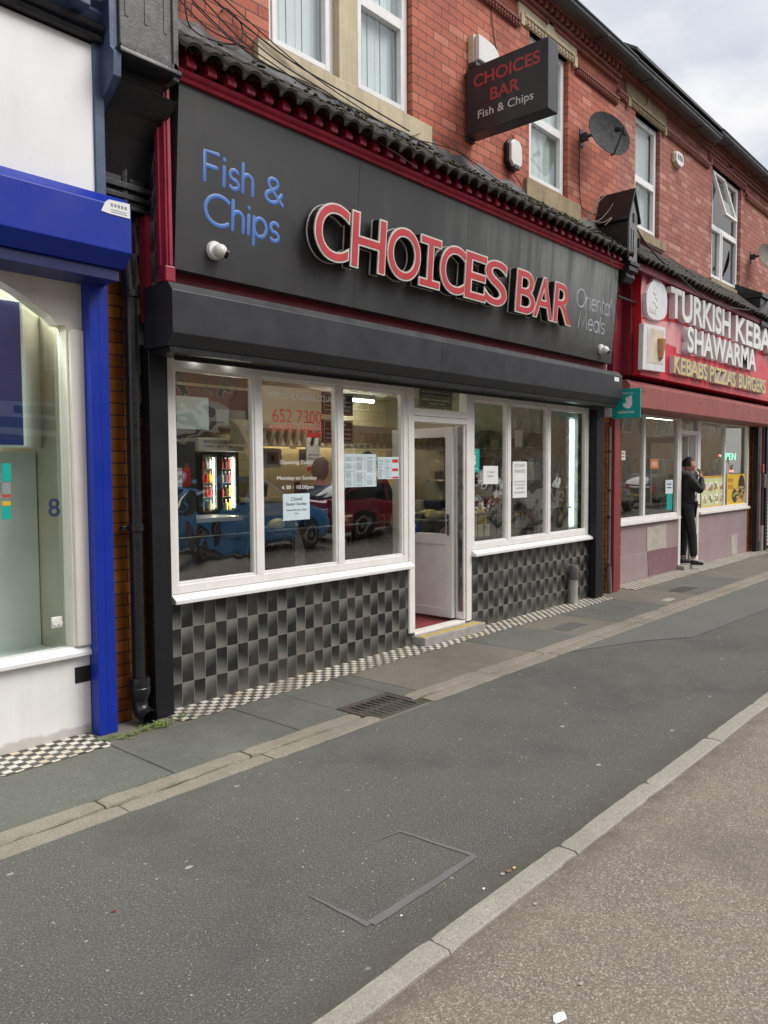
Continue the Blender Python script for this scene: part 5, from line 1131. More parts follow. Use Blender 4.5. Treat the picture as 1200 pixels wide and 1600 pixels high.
# ================================================================ PEOPLE
def skinmesh(verts,edges,radii,root=0,sub=2):
    me=bpy.data.meshes.new('s'); me.from_pydata([tuple(v) for v in verts],edges,[]); o=bpy.data.objects.new('s',me); COL.objects.link(o)
    sk=o.modifiers.new('k','SKIN'); sk.use_smooth_shade=True
    for i,r in enumerate(radii):
        d=me.skin_vertices[0].data[i]; d.radius=(r if hasattr(r,'__len__') else (r,r)); d.use_root=(i==root)
    s=o.modifiers.new('u','SUBSURF'); s.levels=sub; s.render_levels=sub
    dg=bpy.context.evaluated_depsgraph_get(); m2=bpy.data.meshes.new_from_object(o.evaluated_get(dg)); bpy.data.objects.remove(o); bpy.data.meshes.remove(me)
    b=bm_(); b.from_mesh(m2); bpy.data.meshes.remove(m2); return b
def head(b,c,face,r=.098):
    """shaped head centred c looking along face"""
    f=Vector(face).normalized(); s=f.cross(Vector((0,0,1))).normalized(); u=s.cross(f); c=Vector(c)
    t=bm_(); bmesh.ops.create_uvsphere(t,u_segments=28,v_segments=20,radius=1)
    for v in t.verts:
        x,y,z=v.co  # y forward
        w=.78 if z>-.1 else .78-(-z-.1)*.30
        X=x*w; Y=y*.98; Z=z*1.22
        if y>.2 and z<-.1: Y+= .10*(1-abs(x))        # jaw
        if y>.6 and abs(x)<.20 and -.35<z<.18: Y+=.26*(1-abs(x)/.20)*(.5-(z-(-.35))/1.06)   # nose
        if y>.5 and .05<z<.28 and .2<abs(x)<.55: Y-=.10   # eye sockets
        if y>.7 and abs(z+.52)<.07 and abs(x)<.3: Y-=.05
        v.co=c+s*(X*r)+f*(Y*r)+u*(Z*r)
    for sg in(-1,1):
        e=bm_(); bmesh.ops.create_uvsphere(e,u_segments=8,v_segments=6,radius=1)
        for v in e.verts: v.co=c+s*(sg*r*.80+v.co.x*r*.09)+f*(-.05*r+v.co.y*r*.2)+u*(v.co.z*r*.3)
        merge(t,e)
    merge(b,t); return f,s,u
def hand(b,w,d,palm,r=.0088,curl=.5):
    """wrist w, direction d of the fingers, palm normal"""
    d=Vector(d).normalized(); n=Vector(palm).normalized(); s=d.cross(n).normalized(); w=Vector(w)
    V=[w,w+d*.045,w+d*.085]; E=[(0,1),(1,2)]; Rr=[(.026,.020),(.038,.016),(.040,.014)]
    for i,l_ in enumerate((.070,.080,.075,.058)):
        o=w+d*.085+s*((i-1.5)*.021); p=o; dd=d.copy(); base=2
        for k in range(3):
            dd=(dd+n*curl*.7*(k+1)*.5).normalized(); p=p+dd*l_/2.6; V.append(p); E.append((base,len(V)-1)); Rr.append(r*(1-.1*k)); base=len(V)-1
    p=w+d*.03+s*(-.035); V.append(p); E.append((1,len(V)-1)); Rr.append(.012); p2=p+(d*.6-s*.5+n*.5).normalized()*.035; V.append(p2); E.append((len(V)-2,len(V)-1)); Rr.append(.010); V.append(p2+(d+n*.4).normalized()*.028); E.append((len(V)-2,len(V)-1)); Rr.append(.009)
    merge(b,skinmesh(V,E,Rr,0,1))
def person(base,yaw,h,label,pose,mats_,group=None,hair='short'):
    """pose: dict of joints in body space (x right, y forward, z up) scaled to 1.75 m"""
    k=h/1.75; rot=Matrix.Rotation(yaw,4,'Z'); B=Vector(base)
    T=lambda p: B+(rot@Vector(p))*k
    t=thing('person',base,label,'person',group)
    J={k2:T(v) for k2,v in pose.items()}
    # body: one continuous skinned figure
    V=[J['pelvis'],J['waist'],J['chest'],J['neck'],J['headb'],J['shl'],J['ell'],J['wrl'],J['shr'],J['elr'],J['wrr'],J['hipl'],J['knl'],J['anl'],J['hipr'],J['knr'],J['anr']]
    Ee=[(0,1),(1,2),(2,3),(3,4),(2,5),(5,6),(6,7),(2,8),(8,9),(9,10),(0,11),(11,12),(12,13),(0,14),(14,15),(15,16)]
    Rr=[.13,.12,.13,.055,.05,.055,.042,.028,.055,.042,.028,.085,.058,.04,.085,.058,.04]; Rr=[r*k for r in Rr]
    b=skinmesh(V,Ee,Rr,0,2); f=(rot@Vector(pose['face'])).normalized(); head(b,J['head'],f,.098*k)
    for s,w_,e in(('l','wrl','ell'),('r','wrr','elr')):
        d=(J[w_]-J[e]).normalized(); hd=pose.get('hand'+s); hand(b,J[w_]-d*.01,(rot@Vector(hd)) if hd else d,rot@Vector(pose.get('palm'+s,(0,1,0))))
    obj('body',b,'skin',t,smooth=True)
    # jacket
    V=[J['pelvis']+Vector((0,0,-.04)),J['waist'],J['chest'],J['neck']-Vector((0,0,.02)),J['shl'],(J['shl']+J['ell'])/2,J['ell'],(J['ell']*.35+J['wrl']*.65),J['wrl'],J['shr'],(J['shr']+J['elr'])/2,J['elr'],(J['elr']*.35+J['wrr']*.65),J['wrr']]
    Ee=[(0,1),(1,2),(2,3),(2,4),(4,5),(5,6),(6,7),(7,8),(2,9),(9,10),(10,11),(11,12),(12,13)]; Rr=[.175,.165,.175,.085,.085,.078,.072,.058,.042,.085,.078,.072,.058,.042]
    obj('jacket',skinmesh(V,Ee,[r*k for r in Rr],0,2),mats_['top'],t,smooth=True)
    V=[J['pelvis'],J['hipl'],J['knl'],J['anl']+Vector((0,0,.02)),J['hipr'],J['knr'],J['anr']+Vector((0,0,.02))]; Ee=[(0,1),(1,2),(2,3),(0,4),(4,5),(5,6)]
    obj('trousers',skinmesh(V,Ee,[r*k for r in(.14,.105,.075,.062,.105,.075,.062)],0,2),mats_['legs'],t,smooth=True)
    for a in('anl','anr'):
        ft=(rot@Vector(pose.get('toe'+a[-1],(0,1,0)))).normalized(); A=J[a]; g=A+Vector((0,0,-.05*k)); V=[g-ft*.05,g+ft*.06+Vector((0,0,-.012)),g+ft*.16+Vector((0,0,-.022))]
        obj('shoe',skinmesh(V,[(0,1),(1,2)],[(.048,.045),(.046,.036),(.036,.026)],0,2),'cloth_black',t,smooth=True)
        if mats_.get('shoestripe'): b=bm_(); s_=ft.cross(Vector((0,0,1))); c=g+ft*.06+Vector((0,0,.03)); tube(b,[c-s_*.04,c+Vector((0,0,.006)),c+s_*.04],.010,6); obj('shoe_stripe',b,'white_cloth',t)
    # hair
    b=bm_(); f_=f; s_=f_.cross(Vector((0,0,1))).normalized(); u_=s_.cross(f_); tt=bm_(); bmesh.ops.create_uvsphere(tt,u_segments=24,v_segments=16,radius=1)
    rr=.098*k; rn=random.Random(3)
    for v in list(tt.verts):
        x,y,z=v.co
        if (y>.35 and z<.55) or z<(-.35 if hair=='short' else -.8): tt.verts.remove(v); continue
    for v in tt.verts: 
        x,y,z=v.co; g=1.10+rn.uniform(-.02,.04); v.co=J['head']+s_*(x*.84*g*rr)+f_*((y*1.02-.03)*g*rr)+u_*(z*1.24*g*rr)
    merge(b,tt); obj('hair',b,mats_['hair'],t,smooth=True,recalc=True)
    return t,J,rot
STAND=dict(pelvis=(0,0,.95),waist=(0,0,1.10),chest=(0,.0,1.32),neck=(0,.0,1.48),headb=(0,.02,1.56),head=(0,.03,1.64),face=(0,1,-.05),
 shl=(-.19,0,1.42),ell=(-.24,-.02,1.14),wrl=(-.22,.10,.92),shr=(.19,0,1.42),elr=(.24,-.02,1.14),wrr=(.22,.10,.92),
 hipl=(-.09,0,.92),knl=(-.10,.03,.50),anl=(-.10,0,.085),hipr=(.09,0,.92),knr=(.10,.03,.50),anr=(.10,0,.085),palml=(1,0,0),palmr=(-1,0,0))
# man in the kebab shop doorway, hand raised to his mouth
pz=dict(STAND); pz.update(face=(.35,1,.02),elr=(.27,.14,1.20),wrr=(.10,.22,1.44),handr=(-.25,-.1,.9),palmr=(0,-1,0),wrl=(-.10,.16,1.02),ell=(-.27,0,1.16),toel=(0,1,0),toer=(.35,1,0),knr=(.10,.08,.50),anr=(.12,.10,.085),head=(0,.05,1.645))
dk=P(1073,880,.06); t,J,rot=person((P(1070,860,.17).x,.17,.077),R(-138),1.73,'man in black padded jacket and trousers in the kebab shop doorway, hand at his face',pz,dict(top='cloth_black',legs='cloth_black',hair='hair_dark',shoestripe=True))
b=bm_(); c=J['neck']+Vector((0,0,.02)); tube(b,[c+(rot@Vector((.085*math.cos(a*.35),.02+.085*math.sin(a*.35),.0))) for a in range(19)],.042,10); tube(b,spline([c+(rot@Vector(p)) for p in((.04,.12,.03),(.07,.15,-.04),(.06,.14,-.12))],4),.03,8); obj('scarf',b,'cloth_grey',t,smooth=True)
b=bm_(); tube(b,[J['knr']+(rot@Vector((-.0,.078,.0))),J['knr']*.5+J['anr']*.5+(rot@Vector((0,.072,.0))),J['anr']+(rot@Vector((0,.066,.06)))],.008,6); obj('trouser_stripe',b,'white_cloth',t)
b=bm_(); 
for z in(1.02,1.12,1.22,1.32): 
    c=J['pelvis']*1.0; c=Vector((c.x,c.y,.077+z*1.73/1.75)); tube(b,[c+Vector((math.cos(a*.2618)*.172,math.sin(a*.2618)*.172,0)) for a in range(25)],.008,6,cap=False)
obj('jacket_seams',b,'cloth_black',t,smooth=True)
# customers inside the fish shop
pa=dict(STAND); pa.update(face=(.2,1,-.15)); px_a=P(510,760,1.0)
person((px_a.x-.05,1.05,.10),R(-80),1.66,'grey haired customer in a navy jacket inside the fish shop facing right',pa,dict(top='cloth_navy',legs='range_dark',hair='hair_grey'),hair='long')
px_b=P(578,740,1.25); pb=dict(STAND); pb.update(elr=(.28,.02,1.16),wrr=(.12,.22,1.08),wrl=(-.12,.22,1.06),ell=(-.28,.02,1.16),head=(0,.05,1.64))
person((px_b.x,1.30,.10),R(-60),1.74,'customer in a black coat inside the fish shop behind the paper menu',pb,dict(top='cloth_black',legs='cloth_black',hair='hair_dark'))
# ================================================================ INSIDE THE FISH SHOP
def paper(name,x0,y0,x1,y1,label,cat,mat='paper',Y=.012,lines=None,tk=.001,group=None,inside=False):
    """sheet between pixel corners on the plane Y"""
    a=P(x0,y0,Y); c=P(x1,y1,Y); zt,zb=a.z,c.z
    t=thing(name,((a.x+c.x)/2,Y,zb),label,cat,group); b=bm_(); box(b,a.x,c.x,Y-tk,Y,zb,zt); obj('sheet',b,mat,t)
    if lines: 
        for (s,fx0,fx1,fz,fh,m_) in lines:
            b=bm_(); w_=c.x-a.x; h_=zt-zb; text(b,s,(a.x+w_*fx0,Y-tk-.0004,zb+h_*fz),(1,0,0),(0,0,1),w_*(fx1-fx0),h_*fh,.0006,.006); obj('sheet_text',b,m_,t)
    return t,a.x,c.x,zb,zt
YP_=.034   # just behind the panes
def menu_cols(t,x0,x1,z0,z1,Y,cols,rows,mat='ink_grey',seed=1):
    b=bm_(); rn=random.Random(seed); cw=(x1-x0)/cols
    for c in range(cols):
        z=z1-.02; 
        for r in range(rows):
            z-= (z1-z0-.03)/rows
            if rn.random()<.12: continue
            l_=cw*rn.uniform(.45,.66); xx=x0+c*cw+cw*.08; hh=(z1-z0)/rows*.36
            box(b,xx,xx+l_,Y-.0009,Y,z,z+hh); box(b,xx+cw*.76,xx+cw*.86,Y-.0009,Y,z,z+hh)
    obj('menu_text',b,mat,t)
YS=.0205
t,a,c,zb,zt=paper('notice',442,772,484,811,'small white notice reading Closed Easter Sunday taped to the second pane','notice','paper_blue',YS,[('Closed',.30,.70,.74,.13,'ink'),('Easter Sunday',.12,.88,.53,.14,'ink'),('Reopen Monday 4.30pm',.12,.88,.34,.08,'ink'),('10pm',.42,.58,.22,.06,'ink')])
t,a,c,zb,zt=paper('menu_sheet',538,709,588,760,'larger paper takeaway menu of three columns on the third pane','menu','paper_blue',YS); menu_cols(t,a,c,zb,zt,YS-.0012,3,26)
t,a,c,zb,zt=paper('menu_sheet',590,714,623,748,'smaller folded menu with a red margin on the third pane','menu','paper_blue',YS); menu_cols(t,a,a+(c-a)*.66,zb,zt,YS-.0012,2,20,seed=5)
b=bm_(); box(b,a+(c-a)*.68,c-.01,YS-.0022,YS-.001,zt-.05,zt-.02); box(b,a+(c-a)*.68,c-.01,YS-.0022,YS-.001,zb+.07,zb+.095); box(b,a+(c-a)*.68,c-.01,YS-.0022,YS-.001,zb+.005,zb+.02); obj('red_margin',b,'vinyl_red',t)
t,a,c,zb,zt=paper('notice',755,728,778,756,'plain white notice beside the teal sticker in the right hand window','notice','paper',YS,[('CASH',.25,.75,.60,.12,'ink_grey'),('ONLY',.25,.75,.38,.12,'ink_grey')])
t,a,c,zb,zt=paper('notice',801,721,823,777,'long white staff wanted notice on the middle pane of the right hand window','notice','paper',YS,[('STAFF',.15,.85,.84,.09,'ink_grey'),('WANTED',.12,.88,.68,.10,'ink_grey'),('COUNTER',.12,.88,.42,.05,'ink_grey'),('ENQUIRE',.12,.88,.33,.05,'ink_grey'),('WITHIN',.2,.8,.24,.05,'ink_grey'),('EVENINGS',.12,.88,.12,.05,'ink_grey')])
t,a,c,zb,zt=paper('sticker',731,701,749,738,'teal delivery sticker with white emblem in the right hand window','sticker','teal',YS,[('order on',.25,.75,.82,.07,'vinyl_white'),('deliveroo',.16,.84,.12,.09,'vinyl_white')])
w_=c-a;h_=zt-zb; b=bm_()
for pts in([(.35,.70),(.50,.70),(.52,.48),(.70,.47),(.66,.33),(.40,.28),(.28,.36),(.33,.5)],[(.56,.72),(.66,.74),(.66,.5),(.58,.5)]): prism(b,[(a+w_*p[0],zb+h_*p[1]) for p in pts],'y',YS-.003,YS-.001)
obj('sticker_emblem',b,'vinyl_white',t)
# vinyl lettering on the second pane
def vinyl(word,x0,y0,x1,y1,mat,parent,hpx,off=.0,name='window_lettering'):
    a=P(x0,y0,.021);c=P(x1,y1,.021); h=P(x0,y0-hpx,.021).z-a.z; b=bm_(); text(b,word,(a.x,.0205,(a.z+c.z)/2),(1,0,0),(0,0,1),c.x-a.x,h,.0006,off); obj(name,b,mat,parent)
t=thing('window_lettering',(1.2,.021,1.4),'red and white shop lettering with phone number and opening times on the second pane','window lettering')
vinyl('WWW.CHOICESBAR.CO.UK',418,623,519,627,'vinyl_grey',t,10.5,.0); vinyl('652 7300',426,660,502,662,'vinyl_red',t,21,-.008); vinyl('DELIVERY SERVICE',421,675,505,675,'vinyl_red',t,11.5,-.01)
vinyl('Opening Times',438,727,489,727,'vinyl_white',t,8); vinyl('Monday to Sunday',433,752,495,751,'vinyl_white',t,8); vinyl('4.30 - 10.00pm',440,766,490,766,'vinyl_white',t,8)
# guard rail behind the panes
def guard(x0,x1,label):
    t=thing('guard_rail',((x0+x1)/2,.20,.1),label,'guard rail','black guard rails behind the windows'); b=bm_(); tube(b,[(x0,.22,1.16),(x1,.22,1.16)],.011,8); obj('top_rail',b,'black_paint',t)
    b=bm_(); x=x0+.05
    while x<x1: tube(b,[(x,.22,.10),(x,.22,1.155)],.0055,6); x+=.125
    obj('bars',b,'black_paint',t)
guard(.02,2.5,'long black guard rail behind the panes left of the shop door'); guard(3.56,6.1,'shorter black guard rail behind the panes right of the shop door')
# drinks cooler on the back counter
fy0=2.35; a=P(309,700,fy0); c=P(374,800,fy0); x0,x1=a.x,c.x; zt=P(340,706,fy0).z; zb=P(340,803,fy0).z
t=thing('drinks_cooler',((x0+x1)/2,fy0,zb),'lit black double door drinks cooler with cream header standing on the shop counter','drinks cooler')
b=bm_(); box(b,x0,x0+.03,fy0,fy0+.5,zb,zt); box(b,x1-.03,x1,fy0,fy0+.5,zb,zt); box(b,x0,x1,fy0,fy0+.5,zt-.03,zt); box(b,x0,x1,fy0,fy0+.5,zb,zb+.03); box(b,x0,x1,fy0+.46,fy0+.5,zb,zt); obj('cabinet',b,'fridge_black',t)
b=bm_(); xm=(x0+x1)/2; 
for p in((x0+.03,x0+.05),(xm-.035,xm+.035),(x1-.05,x1-.03)): box(b,p[0],p[1],fy0-.01,fy0+.015,zb+.03,zt-.03)
obj('door_frames',b,'fridge_black',t)
b=bm_(); box(b,x0+.03,x1-.03,fy0+.44,fy0+.455,zb+.03,zt-.03); obj('back_panel',b,'ceiling',t)
b=bm_(); box(b,x0-.06,x1+.02,fy0-.10,fy0+.3,zt,zt+.15,.03); h_=obj('cooler_header',b,'ceiling',t); b=bm_(); text(b,'WWW.CHOICESBAR.CO.UK',(x0+.0,fy0-.102,zt+.085),(1,0,0),(0,0,1),x1-x0-.06,.035,.001,.01); text(b,'CANS   BOTTLES',(x0,fy0-.102,zt+.045),(1,0,0),(0,0,1),(x1-x0)*.7,.02,.001,.01); obj('header_text',b,'ink',h_)
nsh=4; hs=(zt-zb-.06)/nsh; b=bm_()
for i in range(1,nsh): box(b,x0+.03,x1-.03,fy0+.03,fy0+.44,zb+.03+i*hs-.006,zb+.03+i*hs)
obj('shelf',b,'ceiling',t)
b=bm_(); tube(b,[(xm-.045,fy0+.035,zb+.06),(xm-.045,fy0+.035,zt-.06)],.004,6); tube(b,[(x1-.06,fy0+.035,zb+.06),(x1-.06,fy0+.035,zt-.06)],.009,6); obj('cooler_lamp',b,'tube_fridge',t)
rows=[['gold','vinyl_red','gold','yellow','navy_ink','gold','ink'],['vinyl_red','ink','vinyl_red','sign_red','yellow','vinyl_red','yellow'],['teal','vinyl_red','ink','yellow','yellow','vinyl_red','yellow'],['vinyl_red','gold','ink_grey','ink','blue','paper','vinyl_red']]
zz=zb+.032
bproto={}
bott_names={'gold':'amber','vinyl_red':'red','yellow':'orange','navy_ink':'dark blue','ink':'black','sign_red':'dark red','teal':'green','ink_grey':'grey','blue':'blue','paper':'clear'}
mats['yellow']  # sauces
for r in range(4):
    n=9
    for i in range(n):
        xx=x0+.06+(x1-x0-.12)*i/(n-1); m_=rows[r][(i*3+r)%7]
        if abs(xx-xm)<.03: continue
        zc_=zb+.034+r*hs; hb=hs*.78
        if m_ not in bproto:
            tt=thing('drink_bottle',(0,0,0),'x','bottle'); b=bm_(); lathe(b,[(.020,0),(.022,.004),(.022,.07),(.008,.095),(.008,.11)],(0,0,0),10); obj('bottle_body',b,m_,tt); b=bm_(); lathe(b,[(.009,.108),(.009,.12)],(0,0,0),8); obj('cap',b,'vinyl_white',tt); o=tt; bproto[m_]=o
        else: o=copy_tree(bproto[m_])
        o.location=(xx,fy0+.09,zc_); s=hb/.12; o.scale=(min(1.15,s),min(1.15,s),s)
        shelf=['bottom','second lowest','second highest','top'][r]; side='left' if xx<xm else 'right'; od=['first','second','third','fourth','fifth','sixth','seventh','eighth','ninth'][i]
        o['label']=f"{bott_names[m_]} bottle {od} from the left on the {shelf} shelf of the lit cooler"; o['category']='bottle'; o['group']='drink bottles in the lit cooler'
# counters and range
t=thing('shop_counter',(.9,1.9,.1),'dark shop counter with pale top under the drinks cooler','counter'); zc_=zb
b=bm_(); box(b,-.1,2.05,1.95,2.9,.10,zc_-.05); obj('counter_body',b,'navy_counter',t); b=bm_(); box(b,-.12,2.10,1.88,2.95,zc_-.05,zc_-.003,.005); obj('counter_top',b,'counter_top',t)
t=thing('frying_range',(3.4,2.2,.1),'stainless frying range with hooded canopy across the back of the fish shop','frying range')
b=bm_(); box(b,2.5,6.3,1.55,2.3,.10,.98,.01); obj('range_body',b,'steel',t); b=bm_(); box(b,2.5,6.3,1.50,2.32,.98,1.02,.006); obj('range_top',b,'steel',t)
b=bm_(); q0=P(560,690,2.0); zc0=P(650,702,2.0).z; zc1=P(650,680,2.0).z
prism(b,[(1.9,zc0),(2.2,zc0),(2.2,zc1+.1),(2.05,zc1)],'x',2.2,6.2); obj('canopy',b,'room_wall',t)
b=bm_(); x=2.25
while x<6.15: prism(b,[(x,zc0),(x+.05,zc0),(x+.10,zc1),(x+.05,zc1)],'y',1.90,1.98); x+=.12
obj('canopy_slats',b,'lintel_stone',t)
b=bm_(); box(b,2.4,6.2,2.9,3.0,.1,1.25); box(b,2.4,6.2,2.88,3.02,1.25,1.30); obj('back_shelf',b,'steel',t)
b=bm_()
for i in range(8): 
    x=2.7+i*.43; box(b,x,x+.25,1.7,1.95,1.02,1.02+random.uniform(.06,.16),.01)
obj('food_trays',b,'steel',t)
b=bm_(); rq=random.Random(2)
for i in range(26):
    x=rq.uniform(2.6,5.6); y=rq.uniform(1.6,2.0); t_=bm_(); bmesh.ops.create_icosphere(t_,subdivisions=2,radius=rq.uniform(.05,.11)); rr_=rq.uniform(.5,.8)
    for v in t_.verts: v.co=Vector((x+v.co.x*1.3,y+v.co.y,1.06+(v.co.z+rq.uniform(-.01,.01))*rr_))
    merge(b,t_)
obj('wrapped_food',b,M('greaseproof_parcels',(.70,.64,.42),(.40,.33,.16),16,.6,bump=.5),t)
b=bm_()
for i in range(12):
    for j in range(2):
        if (i+j)%2: box(b,3.0+i*.28,3.26+i*.28,3.585,3.60,1.20+j*.15,1.34+j*.15)
obj('dark_wall_tiles',b,'gutter',t)
b=bm_(); box(b,2.45,3.2,2.35,2.9,1.30,1.34); box(b,2.9,2.96,2.5,2.8,1.34,1.5); obj('lit_cabinet',b,'room_wall',t)
t=thing('heated_cabinet',(2.6,2.3,1.1),'warm lit heated food cabinet behind the counter','heated cabinet'); a=P(606,728,2.0); c=P(640,775,2.0)
b=bm_(); box(b,a.x-.05,a.x-.03,2.0,2.4,c.z,a.z+.05); box(b,c.x,c.x+.02,2.0,2.4,c.z,a.z+.05); box(b,a.x-.05,c.x+.02,2.0,2.4,a.z+.03,a.z+.06); box(b,a.x-.05,c.x+.02,2.0,2.4,c.z-.03,c.z); box(b,a.x-.05,c.x+.02,2.38,2.4,c.z,a.z+.05); obj('cabinet_case',b,'room_tile',t)
b=bm_(); tube(b,[(a.x,2.15,a.z+.01),(c.x-.03,2.15,a.z+.01)],.012,8); obj('heat_lamp',b,'warm_lamp',t)
# till screen
a=P(606,780,1.15);c=P(627,797,1.15); t=thing('till_screen',(a.x,1.15,c.z),'small green lit till screen facing the street inside the third pane','screen'); b=bm_(); box(b,a.x-.03,c.x+.03,1.16,1.21,c.z-.04,a.z+.06,.006); obj('screen_case',b,'fridge_black',t); b=bm_(); box(b,a.x,c.x,1.155,1.159,c.z,a.z); obj('display',b,'screen_green',t); b=bm_(); box(b,a.x+.04,a.x+.08,1.19,1.23,1.0,c.z); obj('stand',b,'fridge_black',t)
# menu boards
LINES=['PLEASE NOTE SOME ITEMS','MAY CONTAIN TRACES OF NUTS IF','YOU HAVE ANY ALLERGIES PLEASE','INFORM STAFF BEFORE ORDERING','THANK YOU']
def board(x0,y0,x1,y1,Y,label,rows,seed):
    a=P(x0,y0,Y);c=P(x1,y1,Y); t=thing('menu_board',((a.x+c.x)/2,Y,c.z),label,'menu board'); b=bm_(); box(b,a.x,c.x,Y,Y+.03,c.z,a.z,.004); obj('board',b,'brown_board',t)
    b=bm_(); rn=random.Random(seed); h=(a.z-c.z)/(rows+1)
    for i in range(rows):
        z=a.z-h*(i+1.0); wd=(c.x-a.x)*rn.uniform(.55,.85); xm=(a.x+c.x)/2; s=LINES[i%5]; wd=(c.x-a.x)*(.84 if 0<i<4 else .5); text(b,s,(xm-wd/2,Y-.0005,z-h*.2),(1,0,0),(0,0,1),wd,h*.42,.001,.008)
    m=.012
    for q in((a.x+m,c.x-m,a.z-m-.004,a.z-m),(a.x+m,c.x-m,c.z+m,c.z+m+.004),(a.x+m,a.x+m+.004,c.z+m,a.z-m),(c.x-m-.004,c.x-m,c.z+m,a.z-m)): box(b,q[0],q[1],Y-.002,Y+.001,q[2],q[3])
    obj('board_text',b,'vinyl_white',t)
board(505,612,552,650,.9,'upper dark brown board with white lettering hanging behind the window post',4,2); board(505,655,552,693,.9,'lower dark brown board with white lettering hanging behind the window post',4,4); board(655,598,707,640,.7,'dark board with white allergy lettering seen through the light over the door',5,8)
t=thing('shelf_notices',(0,1,1.3),'small framed cream and red price cards beside the drinks cooler','price card'); b=bm_(); a=P(273,731,1.2);c=P(285,761,1.2); box(b,a.x,c.x,1.2,1.21,c.z,a.z); obj('cream_card',b,'paper',t); b=bm_(); a2=P(286,731,1.2);c2=P(298,760,1.2); box(b,a2.x,c2.x,1.2,1.21,c2.z,a2.z); obj('red_card',b,'vinyl_red',t); b=bm_(); box(b,-.13,P(305,740,1.22).x,1.215,1.26,.1,P(300,690,1.22).z); obj('card_panel',b,'range_dark',t)
# things on the shop walls
t=thing('canopy_fill',(4.2,2.1,zc0-.06),'unseen warm fill tube added behind the range canopy','light'); b=bm_(); tube(b,[(2.5,2.45,zc0+.10),(5.9,2.45,zc0+.10)],.012,8); obj('tube',b,emit('warm_fill_tube',(1,.80,.42),22),t); b=bm_(); box(b,2.45,5.95,2.40,2.50,zc0+.115,zc0+.15,.004); obj('batten',b,'steel',t)  # hidden tube added to warm up the kitchen wall and counter
t=thing('wall_shelf',(6.2,1.3,1.7),'steel wall shelf stacked with boxes and tubs behind the right hand window','shelf')
for z0_ in(1.50,1.95): b=bm_(); box(b,6.08,6.335,.75,2.6,z0_-.02,z0_,.004); obj('shelf_board',b,'steel',t)
rq=random.Random(12); y=.80
while y<2.5:
    w_=rq.uniform(.10,.26)
    for z0_ in(1.502,1.952):
        h_=rq.uniform(.10,.32); b=bm_(); box(b,6.33-rq.uniform(.12,.22),6.33,y,y+w_*.88,z0_,z0_+h_,.006); obj('stored_box',b,rq.choice(['brown_board','range_dark','paper','steel','lintel_stone','gutter','room_wall','gutter']),t)
    y+=w_
t=thing('worktop_machines',(6.1,1.6,.9),'dark and steel kitchen machines at the side wall behind the right hand panes','kitchen machines'); y=1.12
while y<2.6:
    w_=rq.uniform(.2,.4); h_=rq.uniform(.2,.45); b=bm_(); box(b,5.85,6.3,y,y+w_*.9,.10,.88+h_,.012); mo=obj('machine',b,rq.choice(['range_dark','steel','fridge_black']),t); b=bm_(); box(b,5.843,5.85,y+.03,y+w_*.6,.95,.86+h_,.002); obj('machine_panel',b,rq.choice(['ink_grey','steel','fridge_black']),mo); y+=w_
t=thing('kitchen_equipment',(4.2,3.1,1.3),'row of dark and steel kitchen machines on the back shelf seen through the door','kitchen machines'); x=3.05; b=bm_()
while x<5.9:
    w_=rq.uniform(.22,.45); b=bm_(); h_=rq.uniform(.16,.42); box(b,x,x+w_*.92,2.9,3.0+rq.uniform(.05,.2),1.302,1.302+h_,.012); mo=obj('machine',b,rq.choice(['range_dark','steel','fridge_black','room_wall','steel']),t); b=bm_(); box(b,x+.04,x+w_*.5,2.893,2.9,1.34,1.30+h_*.6,.002); obj('machine_panel',b,rq.choice(['ink_grey','fridge_black','steel']),mo); x+=w_
t=thing('extractor_box',(3.9,3.3,1.75),'cream box shaped extractor on the kitchen wall seen through the door glass','extractor'); a=P(645,712,3.2);c=P(664,746,3.2); b=bm_(); box(b,a.x,c.x,3.2,3.59,c.z,a.z,.03); obj('extractor_case',b,'room_wall',t); b=bm_(); box(b,a.x-.03,c.x+.03,3.17,3.2,c.z-.03,c.z+.02,.006); obj('extractor_rim',b,'steel',t)
def wallbox(name,x0,y0,x1,y1,Y,mat,label,cat,extra=()):
    a=P(x0,y0,Y);c=P(x1,y1,Y); t=thing(name,((a.x+c.x)/2,Y,c.z),label,cat); b=bm_(); box(b,a.x,c.x,Y,Y+.02,c.z,a.z,.003); obj('board',b,mat,t)
    for (u0,u1,v0,v1,m_) in extra: b=bm_(); box(b,a.x+(c.x-a.x)*u0,a.x+(c.x-a.x)*u1,Y-.003,Y,c.z+(a.z-c.z)*v0,c.z+(a.z-c.z)*v1); obj('print',b,m_,t)
    return t
wallbox('wall_calendar',479,676,501,736,1.9,'paper','tall white calendar with red bands hanging behind the second pane','calendar',[(0,1,.88,1,'vinyl_red'),(0,1,.0,.11,'vinyl_red')]+[(.12+.2*i,.24+.2*i,.2+.1*j,.25+.1*j,'ink_grey') for i in range(4) for j in range(3)])
wallbox('framed_emblem',411,700,441,731,2.2,'ceiling','pale framed emblem on the wall behind the second pane','picture',[(.2,.8,.2,.8,'ink_grey'),(.4,.6,.35,.65,'vinyl_red')])
wallbox('wall_panel',398,600,520,800,2.5,'room_wall','tall cream partition panel inside the fish shop behind the second pane','partition',[(.42,.50,.52,.62,'gutter'),(.54,.64,.42,.52,'gutter'),(.47,.55,.16,.26,'gutter'),(.62,.74,.62,.74,'gutter'),(.58,.68,.06,.16,'gutter')])
wallbox('number_board',644,680,668,690,1.85,'yellow','yellow strip board reading 24 above the range canopy','number board')
a=P(648,689,1.845);c=P(664,689,1.845); b=bm_(); text(b,'24',(a.x,1.846,a.z+.01),(1,0,0),(0,0,1),c.x-a.x,.085,.002,.01); tag(obj('board_digits',b,'ink'),'black digits 24 on the yellow strip above the canopy','digits')
